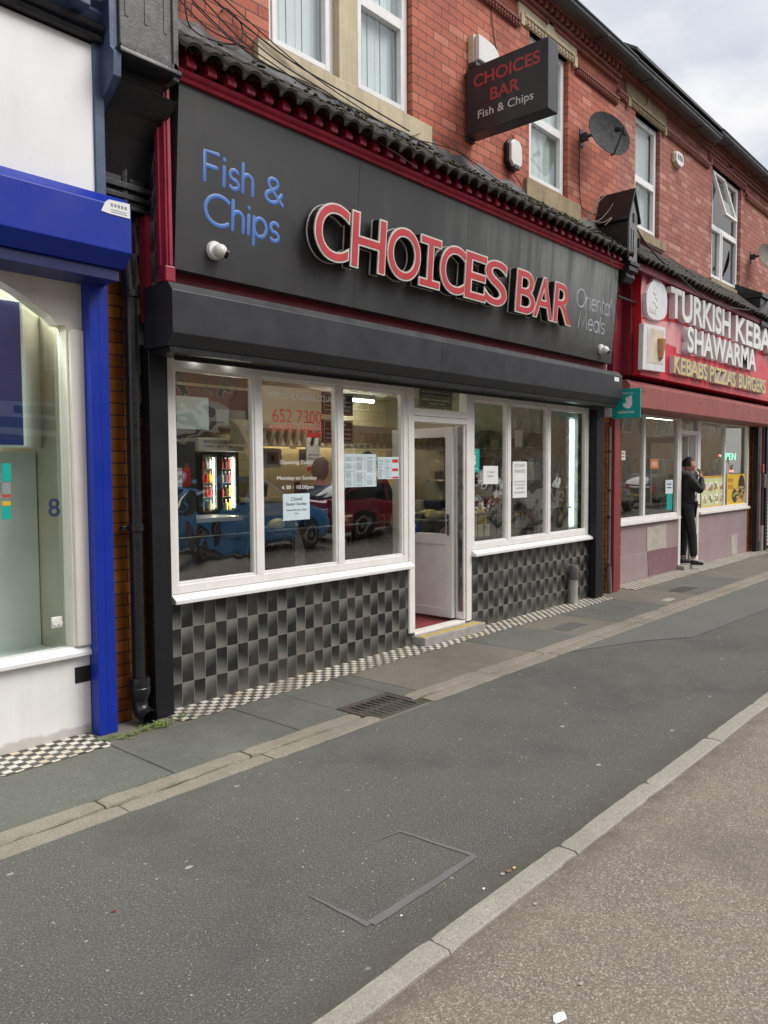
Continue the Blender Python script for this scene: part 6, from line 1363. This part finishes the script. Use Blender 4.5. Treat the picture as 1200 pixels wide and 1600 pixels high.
wallbox('wall_cabinet',268,600,390,690,2.6,'brown_board','brown cabinet boards high on the wall above the drinks cooler','cabinet',[(.05,.45,.2,.8,'paper_blue'),(.55,.95,.25,.6,'ink_grey')])
for i,(px_,m_,l_) in enumerate(((806,'steel','steel pan standing on the worktop behind the middle right pane'),(815,'yellow','yellow cleaning bottle on the worktop behind the staff notice'),(880,'paper_blue','pale blue tub on the worktop left of the strip light'))):
    q=P(px_,810,.8); squeezy_later=(q.x,.8,.88); t=thing('kitchen_pot',squeezy_later,l_,'pot'); b=bm_(); lathe(b,[(.07,0),(.09,.02),(.095,.16+.05*i),(.085,.17+.05*i)],squeezy_later,18); obj('pot_body',b,m_,t,smooth=True); b=bm_(); lathe(b,[(.097,.155+.05*i),(.10,.165+.05*i),(.097,.18+.05*i)],squeezy_later,18); obj('pot_rim',b,'steel',t)
# bottles by the right hand window
def squeezy(p,mat,label,h=.26,r=.04,cap='vinyl_white',cat='sauce bottle',name='sauce_bottle',group=None):
    t=thing(name,p,label,cat,group); b=bm_(); lathe(b,[(r*.95,0),(r,.01),(r,h*.62),(r*.8,h*.72),(r*.35,h*.80)],p,16); obj('bottle_body',b,mat,t,smooth=True); b=bm_(); lathe(b,[(r*.42,h*.78),(r*.40,h*.84),(r*.12,h)],p,12); obj('nozzle',b,cap,t); return t
zs=P(740,845,.5).z
ys_=.48
t=thing('window_shelf',(4.8,.5,.1),'dark worktop behind the right hand windows','worktop'); b=bm_(); box(b,3.65,6.35,.34,1.1,.84,.88,.004); box(b,3.65,6.35,.36,1.1,.10,.84); obj('worktop_board',b,'range_dark',t)
for px_,m_,l_,ra_ in((739,'room_tile','cream squeezy sauce bottle behind the right hand guard rail','c'),(752,'yellow','yellow squeezy mustard bottle behind the right hand guard rail','y'),(759,'plastic_white','pale squeezy sauce bottle beside the yellow mustard one','w')):
    q=P(px_,820,.5); squeezy((q.x,.5 if ra_!='w' else .58,.88),m_,l_,.40,.052,cap='yellow' if ra_=='y' else 'plastic_white')
q=P(847,800,.6); t=squeezy((q.x,.6,.88),M('blue_liquid',(.05,.18,.42),None,4,.2),'spray bottle of blue cleaner on the worktop behind the middle right pane',.36,.05,name='spray_bottle',cat='spray bottle')
for px_,l_ in((828,'yellow bottle at the back of the worktop, further left of the blue spray bottle'),(835,'yellow bottle at the back of the worktop nearest the blue spray bottle')): q=P(px_,790,.9); squeezy((q.x,.9,.88),'yellow',l_,.34,.045)
t=thing('steel_bins',(5.9,.6,.88),'pale storage tubs at the right end of the worktop','storage tub'); b=bm_(); box(b,5.75,5.95,.45,.7,.88,1.25,.01); obj('tub',b,'steel',t); b=bm_(); box(b,4.15,4.55,.42,.75,.88,1.02,.01); obj('tub',b,'room_wall',t)
b=bm_(); tube(b,spline([(4.3,.9,1.0),(4.25,.8,1.35),(4.35,.7,1.40),(4.45,.75,1.1)],6),.012,8); 
t=tag(obj('phone_cord',b,'black_paint'),'coiled black flex over the worktop behind the right window','cord')
# vertical bright tube
t=thing('strip_light',(6.2,.35,.9),'tall vertical cool white strip light glowing in the right hand pane','strip light'); a=P(895,655,.30);c=P(897,822,.30)
b=bm_(); box(b,a.x-.01,a.x+.045,.30,.33,c.z,a.z,.004); obj('light_tube',b,'tube_cool',t); b=bm_(); box(b,a.x-.045,a.x+.065,.333,.37,c.z-.03,a.z+.03); obj('light_batten',b,'plastic_white',t)
# shop ceiling lights; the kitchen tube is added to brighten the back
b=bm_()
for i,(x,y) in enumerate(((1.0,.9),(3.1,1.2),(5.0,3.2))):
    tt=thing('ceiling_light',(x,y,2.6),['ceiling tube light behind the left hand shop windows','ceiling tube light just inside the shop door','added fill tube over the kitchen wall behind the canopy'][i],'ceiling light'); bb=bm_(); tube(bb,[(x-.6,y,2.66),(x+.6,y,2.66)],.02,8); obj('tube',bb,'tube_on',tt); bb=bm_(); box(bb,x-.62,x+.62,y-.04,y+.04,2.68,2.735); obj('batten',bb,'ceiling',tt)
b.free()
b=bm_(); tube(b,[(P(672,745,2.4).x,2.4,1.35),(P(672,745,2.4).x,2.4,1.62)],.012,8); 
t=thing('extractor_switch',(3.5,3.5,1.5),'black wall switch and hook on the cream kitchen tiles','wall switch'); q=P(684,748,3.55); bmesh.ops.translate(b,vec=(q.x-P(672,745,2.4).x,1.15,0),verts=b.verts); lathe(b,[(.06,0),(.05,-.04)],(q.x,3.59,q.z),14,'y'); box(b,q.x-.15,q.x+.15,3.56,3.59,q.z-.20,q.z-.18); obj('hook_rail',b,'black_paint',t)
# kebab shop window graphics
def kpaper(name,x0,y0,x1,y1,mat,label,cat,lines=None,Y=None): return paper(name,x0,y0,x1,y1,label,cat,mat,Y or YK+.018,lines)
kpaper('notice',965,704,977,719,'paper','small square white and pink notice on the left kebab shop pane','notice',[('-',.15,.85,.65,.12,'sign_red'),('-',.15,.85,.3,.12,'sign_red')])
kpaper('notice',1016,717,1029,732,M('orange_card',(.62,.20,.05),None,3,.6),'orange card on the second kebab shop pane','notice',[('-',.2,.8,.6,.06,'paper'),('-',.2,.8,.45,.06,'paper'),('-',.2,.8,.3,.06,'paper')])
t,a,c,zb,zt=kpaper('food_poster',1096,744,1132,799,M('lime_yellow_print',(.55,.60,.25),(.62,.66,.35),5,.5),'food poster with rows of pictured dishes and red telephone strip','poster')
b=bm_(); box(b,a,c,YK+.014,YK+.0165,zb,zb+(zt-zb)*.16); obj('red_strip',b,'vinyl_red',t); b=bm_(); text(b,'Tel: 0151 652 6777',(a+(c-a)*.15,YK+.0135,zb+(zt-zb)*.05),(1,0,0),(0,0,1),(c-a)*.7,(zt-zb)*.07,.001,.01); obj('poster_text',b,'vinyl_white',t)
b=bm_(); box(b,a,c,YK+.0145,YK+.0165,zb+(zt-zb)*.17,zb+(zt-zb)*.20); box(b,a,c,YK+.0145,YK+.0165,zb+(zt-zb)*.95,zt); obj('orange_band',b,M('orange_band',(.65,.35,.03),None,3,.5),t)
rn=random.Random(9); 
def plate(b,x,z,rx,rz,Y,n=18): 
    t_=bm_(); A=[t_.verts.new((x+rx*math.cos(6.283*i/n),Y,z+rz*math.sin(6.283*i/n))) for i in range(n)]; t_.faces.new(A); merge(b,t_)
fm=[M('salad_print',(.10,.25,.05),(.45,.30,.10),60,.5),M('meat_print',(.30,.12,.05),(.50,.32,.14),70,.5),M('chips_print',(.62,.48,.16),(.45,.30,.08),70,.5),M('sauce_print',(.50,.08,.04),(.20,.30,.08),60,.5)]
bp=bm_(); fb=[bm_() for _ in fm]
for r in range(2):
    for i in range(4):
        x=a+(c-a)*(.13+.245*i); z=zb+(zt-zb)*(.38+.33*r); rx=(c-a)*.105; rz=(zt-zb)*.14; plate(bp,x,z,rx,rz,YK+.0135)
        for j in range(7): plate(fb[rn.randrange(4)],x+rn.uniform(-.5,.5)*rx,z+rn.uniform(-.5,.5)*rz,rx*rn.uniform(.25,.5),rz*rn.uniform(.2,.5),YK+.0128-j*.0002-.0001*i)
obj('plate_print',bp,'paper',t)
for f_,m_ in zip(fb,fm): obj('dish_print',f_,m_,t)
t,a,c,zb,zt=kpaper('food_poster',1136,741,1163,793,M('mustard_print',(.72,.48,.04),(.65,.40,.03),5,.5),'mustard yellow poster with big brown pictured food bowls','poster')
b=bm_(); plate(b,a+(c-a)*.80,zb+(zt-zb)*.62,(c-a)*.19,(zt-zb)*.36,YK+.0135); plate(b,a+(c-a)*.45,zb+(zt-zb)*.38,(c-a)*.17,(zt-zb)*.20,YK+.0133); obj('bowl_print',b,'brown_board',t)
fb=[bm_() for _ in fm]
for j in range(26): k=rn.randrange(4); plate(fb[k],a+(c-a)*rn.uniform(.35,.92),zb+(zt-zb)*rn.uniform(.22,.62),(c-a)*rn.uniform(.03,.08),(zt-zb)*rn.uniform(.02,.07),YK+.0128-j*.0001)
for f_,m_ in zip(fb,(fm[2],fm[1],fm[2],fm[0])): obj('dish_print',f_,m_,t)
b=bm_(); [box(b,a+(c-a)*u0,a+(c-a)*(u0+.03),YK+.012,YK+.0135,zb+(zt-zb)*w0_,zb+(zt-zb)*(w0_+.13)) for u0 in(.08,.17,.26) for w0_ in(.58,.76)]; [box(b,a+(c-a)*.07,a+(c-a)*.31,YK+.0122,YK+.0136,zb+(zt-zb)*w0_,zb+(zt-zb)*(w0_+.025)) for w0_ in(.64,.82)]; obj('poster_text',b,M('orange_heading',(.60,.20,.03),None,3,.5),t)
kpaper('notice',1040,750,1051,771,'paper_blue','white opening hours notice beside the kebab shop door','notice',[('-',.2,.8,.65,.08,'ink'),('-',.2,.8,.4,.08,'ink')]); kpaper('sticker',1042,772,1050,796,'teal','narrow teal sticker low beside the kebab shop door','sticker')
t=thing('led_sign',(12,.6,1.9),'green and red LED window sign glowing inside the kebab shop','led sign'); a=P(1126,713,.32);c=P(1149,718,.32); b=bm_(); text(b,'OPEN',(a.x,.32,(a.z+c.z)/2-.03),(1,0,0),(0,0,1),c.x-a.x,.12,.004,-.02); obj('led_letters',b,'led_green',t)
b=bm_(); q=P(1140,736,.32); box(b,q.x,q.x+.22,.32,.324,q.z-.02,q.z+.02); box(b,a.x-.1,a.x-.0,.32,.324,a.z,a.z+.03) ; obj('led_bar',b,'led_red',t)
# ================================================================ STREET OPPOSITE (seen in the windows)
def house(x0,x1,y,h,mat,label,wins,shop=None,gable=False):
    t=thing('opposite_building',((x0+x1)/2,y,0),label,'building'); b=bm_(); box(b,x0,x1,y-8,y,.0,h); 
    if gable: prism(b,[(x0,h-.01),(x1,h-.01),((x0+x1)/2,h+2.2)],'y',y-8,y)
    obj('wall',b,mat,t)
    b=bm_()
    if gable:
        xm=(x0+x1)/2
        for s in(-1,1): prism(b,[(xm+s*((x1-x0)/2+.2),h-.15),(xm+s*((x1-x0)/2+.2),h+.0),(xm,h+2.4),(xm,h+2.25)],'y',y-8,y+.2)
    else: prism(b,[(y+.3,h),(y-4,h+2.4),(y-8.3,h),(y-8.3,h-.1),(y+.3,h-.1)],'x',x0,x1)
    obj('roof',b,'slate',t)
    for (a,c,d,e) in wins:
        wf=bm_(); 
        for q in((a,a+.07,d,e),(c-.07,c,d,e),(a,c,d,d+.07),(a,c,e-.07,e),((a+c)/2-.03,(a+c)/2+.03,d,e)): box(wf,q[0],q[1],y+.002,y+.06,q[2],q[3])
        wo=obj('window',wf,'upvc_clean',t); g=bm_(); box(g,a+.05,c-.05,y+.003,y+.03,d+.05,e-.05); obj('pane',g,'car_glass',wo)
    if shop:
        b=bm_(); box(b,x0+.2,x1-.2,y,y+.25,2.6,3.4,.01); f_=obj('fascia_board',b,shop[0],t); b=bm_(); box(b,x0+1,x1-1,y+.251,y+.26,2.75,3.0); box(b,x0+2,x1-3,y+.251,y+.26,3.1,3.3); obj('fascia_stripe',b,'vinyl_white' if shop[0]!='plastic_white' else 'navy_ink',f_)
        b=bm_(); box(b,x0+.5,x1-.5,y+.01,y+.04,.7,2.5); obj('shop_pane',b,'car_glass',t)
    return t
YO=-15
def wr(x0,x1,n,d,e,w=1.0): s=(x1-x0)/n; return [(x0+s*(i+.5)-w/2,x0+s*(i+.5)+w/2,d,e) for i in range(n)]
house(-14,3.5,YO,6.6,'brick_far','red brick terrace across the street left of the white shop',wr(-14,3.5,6,4.1,5.7),('blue',''))
house(3.5,12.2,YO,6.8,'brick_far','red brick building across the street with white and navy shop fascia',wr(3.5,12.2,4,4.2,5.8),('plastic_white',''))
house(12.3,16.2,YO-3,2.9,'room_dark','low flat roofed kiosk across the street under open sky',[],('brown_board',''))
house(16.4,22.0,YO,6.2,'brick_far','gabled red brick house across the street with pale windows',wr(16.4,22,2,3.9,5.4,1.2)+wr(16.4,22,2,1.0,2.5,1.3),None,True)
house(23.0,36,YO-1,8.2,'brick_brown','long brown brick flats across the street with rows of white windows',wr(23,36,5,1.1,2.4,1.5)+wr(23,36,5,3.8,5.1,1.5)+wr(23,36,5,6.3,7.4,1.5))
house(36.5,62,YO-1,8.6,'brick_brown','far brown brick flats at the end of the street across the road',wr(36.5,62,9,1.1,2.4,1.5)+wr(36.5,62,9,3.8,5.1,1.5)+wr(36.5,62,9,6.3,7.4,1.5))
def car(x,y,rz,paint,label,L_=4.2,W_=1.72,H_=1.46):
    t=thing('parked_car',(0,0,0),label,'car','cars parked across the street'); f=L_/4.2
    prof=[(-2.1,.42,.62),(-2.08,.25,.86),(-1.9,.2,.97),(-1.0,.2,.98),(.6,.2,.95),(.95,.2,.93),(1.75,.2,.80),(2.02,.24,.66),(2.1,.36,.52)]
    b=bm_(); rings=[]
    for (px,zb_,zt_) in prof:
        w_=W_/2*(1-.10*max(0,(abs(px)-1.4)/.7)**2); sec=[(-w_*.86,zb_),(-w_,zb_+.12),(-w_,zt_-.14),(-w_*.93,zt_-.03),(-w_*.6,zt_),(w_*.6,zt_),(w_*.93,zt_-.03),(w_,zt_-.14),(w_,zb_+.12),(w_*.86,zb_)]
        rings.append([b.verts.new((px*f,a_,z_)) for a_,z_ in sec])
    for i in range(len(rings)-1):
        for k in range(10): b.faces.new((rings[i][k],rings[i][(k+1)%10],rings[i+1][(k+1)%10],rings[i+1][k]))
    b.faces.new(rings[0]); b.faces.new(rings[-1]); body=obj('body',b,paint,t,smooth=True)
    b=bm_(); rings=[]
    for (px,zt_,ws) in((-1.95,.98,.92),(-1.55,1.32,.80),(-1.0,H_-.02,.74),(-.1,H_,.74),(.35,H_-.05,.74),(1.15,.94,.86)):
        w_=W_/2; zl=.93; sec=[(-w_*.93,zl),(-w_*ws,max(zl+.01,zt_-.05)),(-w_*(ws-.12),max(zl+.02,zt_)),(w_*(ws-.12),max(zl+.02,zt_)),(w_*ws,max(zl+.01,zt_-.05)),(w_*.93,zl)]
        rings.append([b.verts.new((px*f,a_,z_)) for a_,z_ in sec])
    for i in range(len(rings)-1):
        for k in range(6): b.faces.new((rings[i][k],rings[i][(k+1)%6],rings[i+1][(k+1)%6],rings[i+1][k]))
    b.faces.new(rings[0]); b.faces.new(rings[-1]); obj('glasshouse',b,'car_glass',t,smooth=True)
    b=bm_(); prism(b,[(-1.5,1.33),(-1.0,H_),(-.1,H_+.02),(.35,H_-.03),(.35,H_-.07),(-.1,H_-.03),(-1.0,H_-.05)],'y',-W_*.34,W_*.34)
    for s in(-1,1): tube(b,[(1.12*f,s*W_*.43,.95),(.38*f,s*W_*.375,H_-.05),(-1.0*f,s*W_*.375,H_-.03),(-1.85*f,s*W_*.44,1.0)],.028,6); tube(b,[(-.35*f,s*W_*.465,.95),(-.38*f,s*W_*.375,H_-.03)],.03,6)
    obj('roof_panel',b,paint,t)
    for px in(-1.3*f,1.32*f):
        for s in(-1,1):
            b=bm_(); lathe(b,[(.20,s*(W_/2-.20)),(.31,s*(W_/2-.19)),(.32,s*(W_/2-.03)),(.30,s*(W_/2)),(.20,s*(W_/2+.005))],(px,0,.32),20,'y'); wo=obj('wheel',b,'tyre',t,smooth=True); b=bm_(); lathe(b,[(.20,s*(W_/2)),(.19,s*(W_/2+.012)),(.06,s*(W_/2-.01)),(.04,s*(W_/2+.015))],(px,0,.32),10,'y'); obj('rim',b,'steel',wo)
    for s in(-1,1):
        b=bm_(); box(b,-2.10*f,-1.93*f,s*.55-.13,s*.55+.22*(1 if s>0 else .6),.66,.92,.02); obj('tail_lamp',b,'lamp_red',t); b=bm_(); box(b,1.86*f,2.04*f,s*.58-.16,s*.58+.16,.60,.76,.02); obj('headlamp',b,'lamp_clear',t)
    b=bm_(); box(b,-2.125*f,-2.10*f,-.26,.26,.50,.61); obj('number_plate',b,'yellow',t); b=bm_(); box(b,2.10*f,2.12*f,-.26,.26,.42,.53); obj('number_plate',b,'paper',t)
    t.location=(x,y,0); t.rotation_euler=(0,0,rz); return t
car(7.2,-8.6,R(4),'car_blue','bright blue hatchback parked across the street, reflected in the left window'); car(12.0,-8.9,R(2),'car_red','maroon hatchback parked across the street between blue and black cars'); car(24.5,-8.8,R(-2),'car_black','black car parked across the street opposite the kebab shop',4.4,1.8,1.55); car(18.3,-8.8,R(1),'car_silver','silver car parked across the street between the maroon and black cars'); car(31,-8.8,0,'car_black','far black car parked beyond the others across the street')
def tree(x,y,h,label):
    t=thing('street_tree',(x,y,0),label,'tree'); rn=random.Random(int(x*7)); b=bm_(); tube(b,[(x,y,0),(x+.1,y,h*.25),(x,y+.1,h*.5)],[.16,.12,.08],8); tips=[]
    for i in range(9):
        a=i*.7; z0=h*(.28+.03*i); p=[(x,y,z0),(x+math.cos(a)*h*.10,y+math.sin(a)*h*.10,z0+h*.12),(x+math.cos(a)*h*.2,y+math.sin(a)*h*.2,z0+h*.26)]; tube(b,p,[.05,.03,.012],5); tips+= [Vector(q) for q in p[1:]]
    obj('trunk',b,'trunk',t)
    b=bm_()
    for i in range(2600):
        c=tips[rn.randrange(len(tips))]+Vector((rn.gauss(0,.5),rn.gauss(0,.5),rn.gauss(0,.45)))*h*.14; s=rn.uniform(.05,.12); u=Vector((rn.gauss(0,1),rn.gauss(0,1),rn.gauss(0,1))).normalized(); v=u.orthogonal().normalized()
        b.faces.new([b.verts.new(c+u*s),b.verts.new(c+v*s*.6),b.verts.new(c-u*s),b.verts.new(c-v*s*.6)])
    obj('crown',b,'leaf',t)
tree(18.6,-13.2,7.0,'green street tree across the road beside the gabled house'); tree(22.4,-13,6.2,'smaller street tree across the road in front of the brown flats')
for x,lab in((10.4,'grey lamp post across the street by the gap in the buildings'),(27.5,'grey lamp post across the street before the brown flats')):
    t=thing('street_lamp',(x,-12.3,0),lab,'street lamp'); b=bm_(); tube(b,[(x,-12.3,0),(x,-12.3,1.2),(x,-12.3,7.6)],[.09,.07,.05],10); tube(b,spline([(x,-12.3,7.55),(x,-11.9,7.9),(x,-11.2,7.95)],5),.035,8); obj('post',b,'gutter',t); b=bm_(); box(b,x-.1,x+.1,-11.3,-10.7,7.9,8.02,.03); obj('lamp_head',b,'vent_grey',t)
# ================================================================ CABLES
def cable(pts,r,mat,label,grp=None,n=6):
    b=bm_(); tube(b,spline(pts,n),r,6); return tag(obj('cable',b,mat,smooth=True),label,'cable',grp)
def PP(*q): return [P(x,y,Y) for x,y,Y in q]
rn=random.Random(11)
starts=[(280,0),(300,0),(318,0),(335,0),(352,0)]
labs=['leftmost black cable sagging from the top edge down across the bricks to the cream sill','second black cable from the top left running across the bricks above the tiles','third black cable slanting over the left end of the cream sill','thick black cable crossing in front of the left upstairs window corner','long black cable reaching from the top left past the foot of both windows']
ends=[(392,78),(425,105),(470,130),(640,205),(652,230)]
for i,(s,e,l_) in enumerate(zip(starts,ends,labs)):
    m1=(s[0]*.6+e[0]*.4+rn.uniform(-6,6),s[1]*.6+e[1]*.4+8+rn.uniform(0,8)); m2=(s[0]*.25+e[0]*.75,s[1]*.25+e[1]*.75+6)
    cable(PP((s[0]-20,s[1]-22,-.03),(s[0],s[1],-.035),(m1[0],m1[1],-.05-.01*i),(m2[0],m2[1],-.07-.01*i),(e[0],e[1],-.10-.01*i)),.0045 if i!=3 else .006,'cable',l_)
cable(PP((288,-12,-.03),(296,40,-.05),(330,62,-.06),(372,68,-.05),(378,40,-.03),(355,14,-.02),(345,18,-.02)),.006,'cable','black cable looping in a hook above the left end of the tiles')
cable(PP((300,4,-.03),(345,48,-.06),(390,84,-.12),(440,112,-.2),(520,150,-.32),(560,200,-.42),(620,240,-.48),(650,262,-.46)),.004,'cable','thin black cable drooping over the pantiles towards the middle')
cable(PP((380,52,-.02),(440,100,-.14),(520,150,-.2),(600,205,-.2),(680,225,-.12),(720,240,-.1),(790,290,-.12),(850,320,-.14),(915,355,-.16)),.005,'cable','long black cable lying along the top of the pantiles to the gabled console')
cable(PP((600,200,-.12),(640,212,-.08),(668,206,-.03),(700,218,-.03),(745,262,-.08),(800,300,-.12),(860,332,-.16)),.0035,'cable_grey','thin grey cable looping off the right end of the cream sill')
cable(PP((612,240,-.30),(700,290,-.32),(790,330,-.3),(880,352,-.25),(930,366,-.2)),.0035,'cable_grey','thin grey cable strung across the tiles right of centre')
cable(PP((700,262,-.03),(740,282,-.04),(790,286,-.05),(800,292,-.04),(770,300,-.1)),.003,'cable_grey','short pale cable curling under the small alarm box')
cable(PP((766,-6,-.01),(770,40,-.01),(777,88,-.01)),.005,'cable','black cable dropping from the eaves to the projecting sign')
cable(PP((799,210,-.01),(803,222,-.02),(800,262,-.03),(812,285,-.03),(818,300,-.05)),.005,'cable','black cable running down beside the small alarm box')
cable(PP((906,224,-.02),(905,260,-.01),(906,300,-.012),(909,323,-.015),(921,333,-.03),(940,338,-.06)),.006,'cable','black cable hanging from the satellite dish down the bricks')
cable([P(950,382,-.52),P(953,400,-.5),P(962,430,-.44),P(966,450,-.42),P(961,468,-.40),P(963,500,-.38),P(961,518,-.37),P(955,495,-.385),P(953,460,-.40),P(958,430,-.44)],.0035,'cable_grey','thin grey cable dangling in a loop over the right end of the black fascia')
cable(PP((992,352,-.35),(1006,376,-.40),(1030,404,-.45),(1060,430,-.5),(1090,458,-.55),(1120,474,-.55),(1150,482,-.52),(1178,484,-.5),(1195,478,-.45),(1198,466,-.42)),.011,'cable','thick black cable sagging across the top of the red kebab sign')
cable(PP((990,360,-.30),(1010,380,-.30),(1040,398,-.3),(1060,412,-.3),(1100,440,-.3)),.007,'cable_grey','pale grey cable lying along the kebab shop tiles')
for i,q in enumerate([((921,345,-.2),(925,330,-.22),(932,312,-.25),(945,300,-.28)),((920,343,-.22),(935,345,-.3),(950,330,-.35),(958,318,-.38)),((918,343,-.2),(940,348,-.35),(956,340,-.42),(945,352,-.4)),((900,352,-.2),(915,342,-.22),(925,334,-.24),(935,310,-.3)),((922,346,-.24),(930,322,-.28),(948,304,-.34),(962,300,-.38))]):
    b=bm_(); tube(b,spline(PP(*q),5),.006,5,taper=.003); tag(obj('dead_creeper',b,'twig'),['longest dead creeper stem arching up the black gabled console','dead creeper stem curving over the roof of the gabled console','dead creeper stem hooking back on the gabled console side','dead creeper stem reaching the gabled console from the pantiles','topmost dead creeper stem on the gabled console roof'][i],'creeper','dead creeper stems on the gabled console')
# mossy debris on the tiles
b=bm_(); rn=random.Random(21)
for i in range(900):
    x=rn.uniform(-.1,6.2); s=rn.random(); 
    if rn.random()>.05+.95*(x/6.2): continue
    y=EY+(0-EY)*s; z=EZ+(4.62-EZ)*s+.045+rn.uniform(-.015,.02); r_=rn.uniform(.006,.022); t_=bm_(); bmesh.ops.create_icosphere(t_,subdivisions=1,radius=r_); 
    for v in t_.verts: v.co=Vector((x+v.co.x*1.5,y+v.co.y,z+v.co.z*.6))
    merge(b,t_)
tag(obj('moss_debris',b,M('moss_clumps',(.085,.08,.045),(.05,.045,.035),40,.95),smooth=True),'clumps of moss and dirt lodged on the pantiles','moss',kind='stuff')
# ================================================================ WEEDS AND LITTER
def weed(x,y,n,s,label,seed,flat=.5):
    rn=random.Random(seed); b=bm_()
    for i in range(n):
        a=rn.uniform(0,6.283); l_=s*rn.uniform(.4,1.1); c=Vector((x+rn.gauss(0,s*1.0),y+rn.gauss(0,s*.45),.002)); d=Vector((math.cos(a),math.sin(a)*.7,0)); w_=l_*rn.uniform(.03,.14); sd=Vector((-d.y,d.x,0)); up=rn.uniform(.2,1.0)*flat*2
        p=[c,c+d*l_*.35+Vector((0,0,l_*.45*up)),c+d*l_*.8+Vector((0,0,l_*.55*up)),c+d*l_*1.05+Vector((0,0,l_*.35*up))]; ww=[w_*.3,w_,w_*.8,w_*.08]; prev=None
        for q,k in zip(p,ww):
            e=(b.verts.new(q+sd*k),b.verts.new(q-sd*k+Vector((0,0,k*.3))))
            if prev: b.faces.new((prev[0],e[0],e[1],prev[1]))
            prev=e
    return tag(obj('weed',b,'leaf',smooth=True,recalc=False),label,'weed')
g=G(250,1135); weed(g.x,g.y,90,.065,'leafy weeds growing at the foot of the black post',1); g=G(205,1150); weed(g.x,g.y,60,.05,'grassy weeds under the open drainpipe shoe',2); g=G(170,1155); weed(g.x,g.y,60,.045,'small weeds at the foot of the blue post',3); g=G(287,1122); weed(g.x,g.y+.03,40,.04,'sparse weeds at the first mosaic tiles right of the black post',4)
g=G(426,1062); weed(g.x,g.y,24,.04,'tiny pale weed against the chequered tiles',5); g=G(754,972); weed(g.x,g.y,50,.05,'clump of weeds right of the door step',6); g=G(365,1166);
b=bm_(); rn=random.Random(8)
for i in range(1400):
    x=rn.uniform(-1.9,1.5); y=-1.131+rn.gauss(0,.006); 
    if (math.sin(x*9)+math.sin(x*23))<-.1 and rn.random()<.8: continue
    if .66<x<1.28: continue
    if rn.random()<.12: y=rn.uniform(-1.27,-1.0); x=rn.choice((-1.155,-.24,-1.155))+rn.gauss(0,.02)
    l_=rn.uniform(.006,.018); a=rn.uniform(0,6.28); p=Vector((x,y,0)); d=Vector((math.cos(a),math.sin(a),0))*l_; b.faces.new([b.verts.new(p),b.verts.new(p+d*.6+Vector((0,.003,l_*.5))),b.verts.new(p+d+Vector((0,0,l_*.7)))])
tag(obj('joint_moss',b,'leaf',recalc=False),'moss and fine grass in the joint between the edging stones','moss',kind='stuff')
b=bm_(); rn=random.Random(5); g=G(132,1135)
for i in range(70):
    a=rn.uniform(-.4,1.2); p=Vector((g.x+rn.gauss(-.06,.07),g.y+rn.gauss(-.01,.02),.005)); l_=rn.uniform(.04,.16); d=Vector((math.cos(a)*.5,-.15*rn.random(),rn.uniform(.0,1.0))).normalized()*l_; tube(b,[p,p+d*.5+Vector((.01,0,0)),p+d],.0015,4)
tag(obj('dry_weeds',b,'dry'),'dry brown weed stalks piled against the white riser','weed',kind='stuff')
def flake(px,py,r,label,mat='paper',name='litter',grp=None,seed=0):
    g=G(px,py); rn=random.Random(seed or int(px)); b=bm_(); n=9; A=[b.verts.new((g.x+math.cos(6.283*i/n)*r*rn.uniform(.6,1.1),g.y+math.sin(6.283*i/n)*r*rn.uniform(.35,.7),(.004 if g.y>YP-.1 else -.010)+rn.uniform(0,.002))) for i in range(n)]; f=b.faces.new(A); e=bmesh.ops.extrude_face_region(b,geom=[f]); 
    for v in e['geom']:
        if isinstance(v,bmesh.types.BMVert): v.co.z-=.002
    return tag(obj(name,b,mat),label,'litter',grp)
g=G(874,1583); 
flake(874,1583,.034,'torn scrap of white paper on the tan aggregate road near the bottom edge'); W_=flake
flake(57,1287,.018,'white bottle top sized scrap on the slab beside the edging stones'); flake(100,1157,.012,'small white cap on the mosaic by the white riser','pvc_grime'); flake(785,1367,.014,'white scrap beside fallen leaves at the pale kerb','pvc_grime'); flake(796,1362,.018,'curled brown leaf beside the pale kerb','dry','fallen_leaf'); flake(803,1357,.014,'smaller golden leaf against the pale kerb','gold','fallen_leaf'); flake(178,1425,.011,'small red scrap on the dark asphalt','red_dark'); flake(627,1432,.008,'tiny white butt left of the kerb joint'); flake(414,1110,.02,'dead leaf on the mosaic against the tiles','dry','fallen_leaf'); flake(622,1006,.03,'dead brown leaf by the door step','dry','fallen_leaf')
flake(907,1532,.012,'thin pale feather like scrap on the aggregate road','pvc_grime'); flake(295,1357,.020,'large pale flattened gum spot on the dark asphalt','pvc_grime','chewing_gum'); flake(836,1408,.012,'pale twig like scrap on the aggregate road right of the kerb','pvc_grime'); flake(756,1390,.010,'round white gum spot near the kerb','paper','chewing_gum')
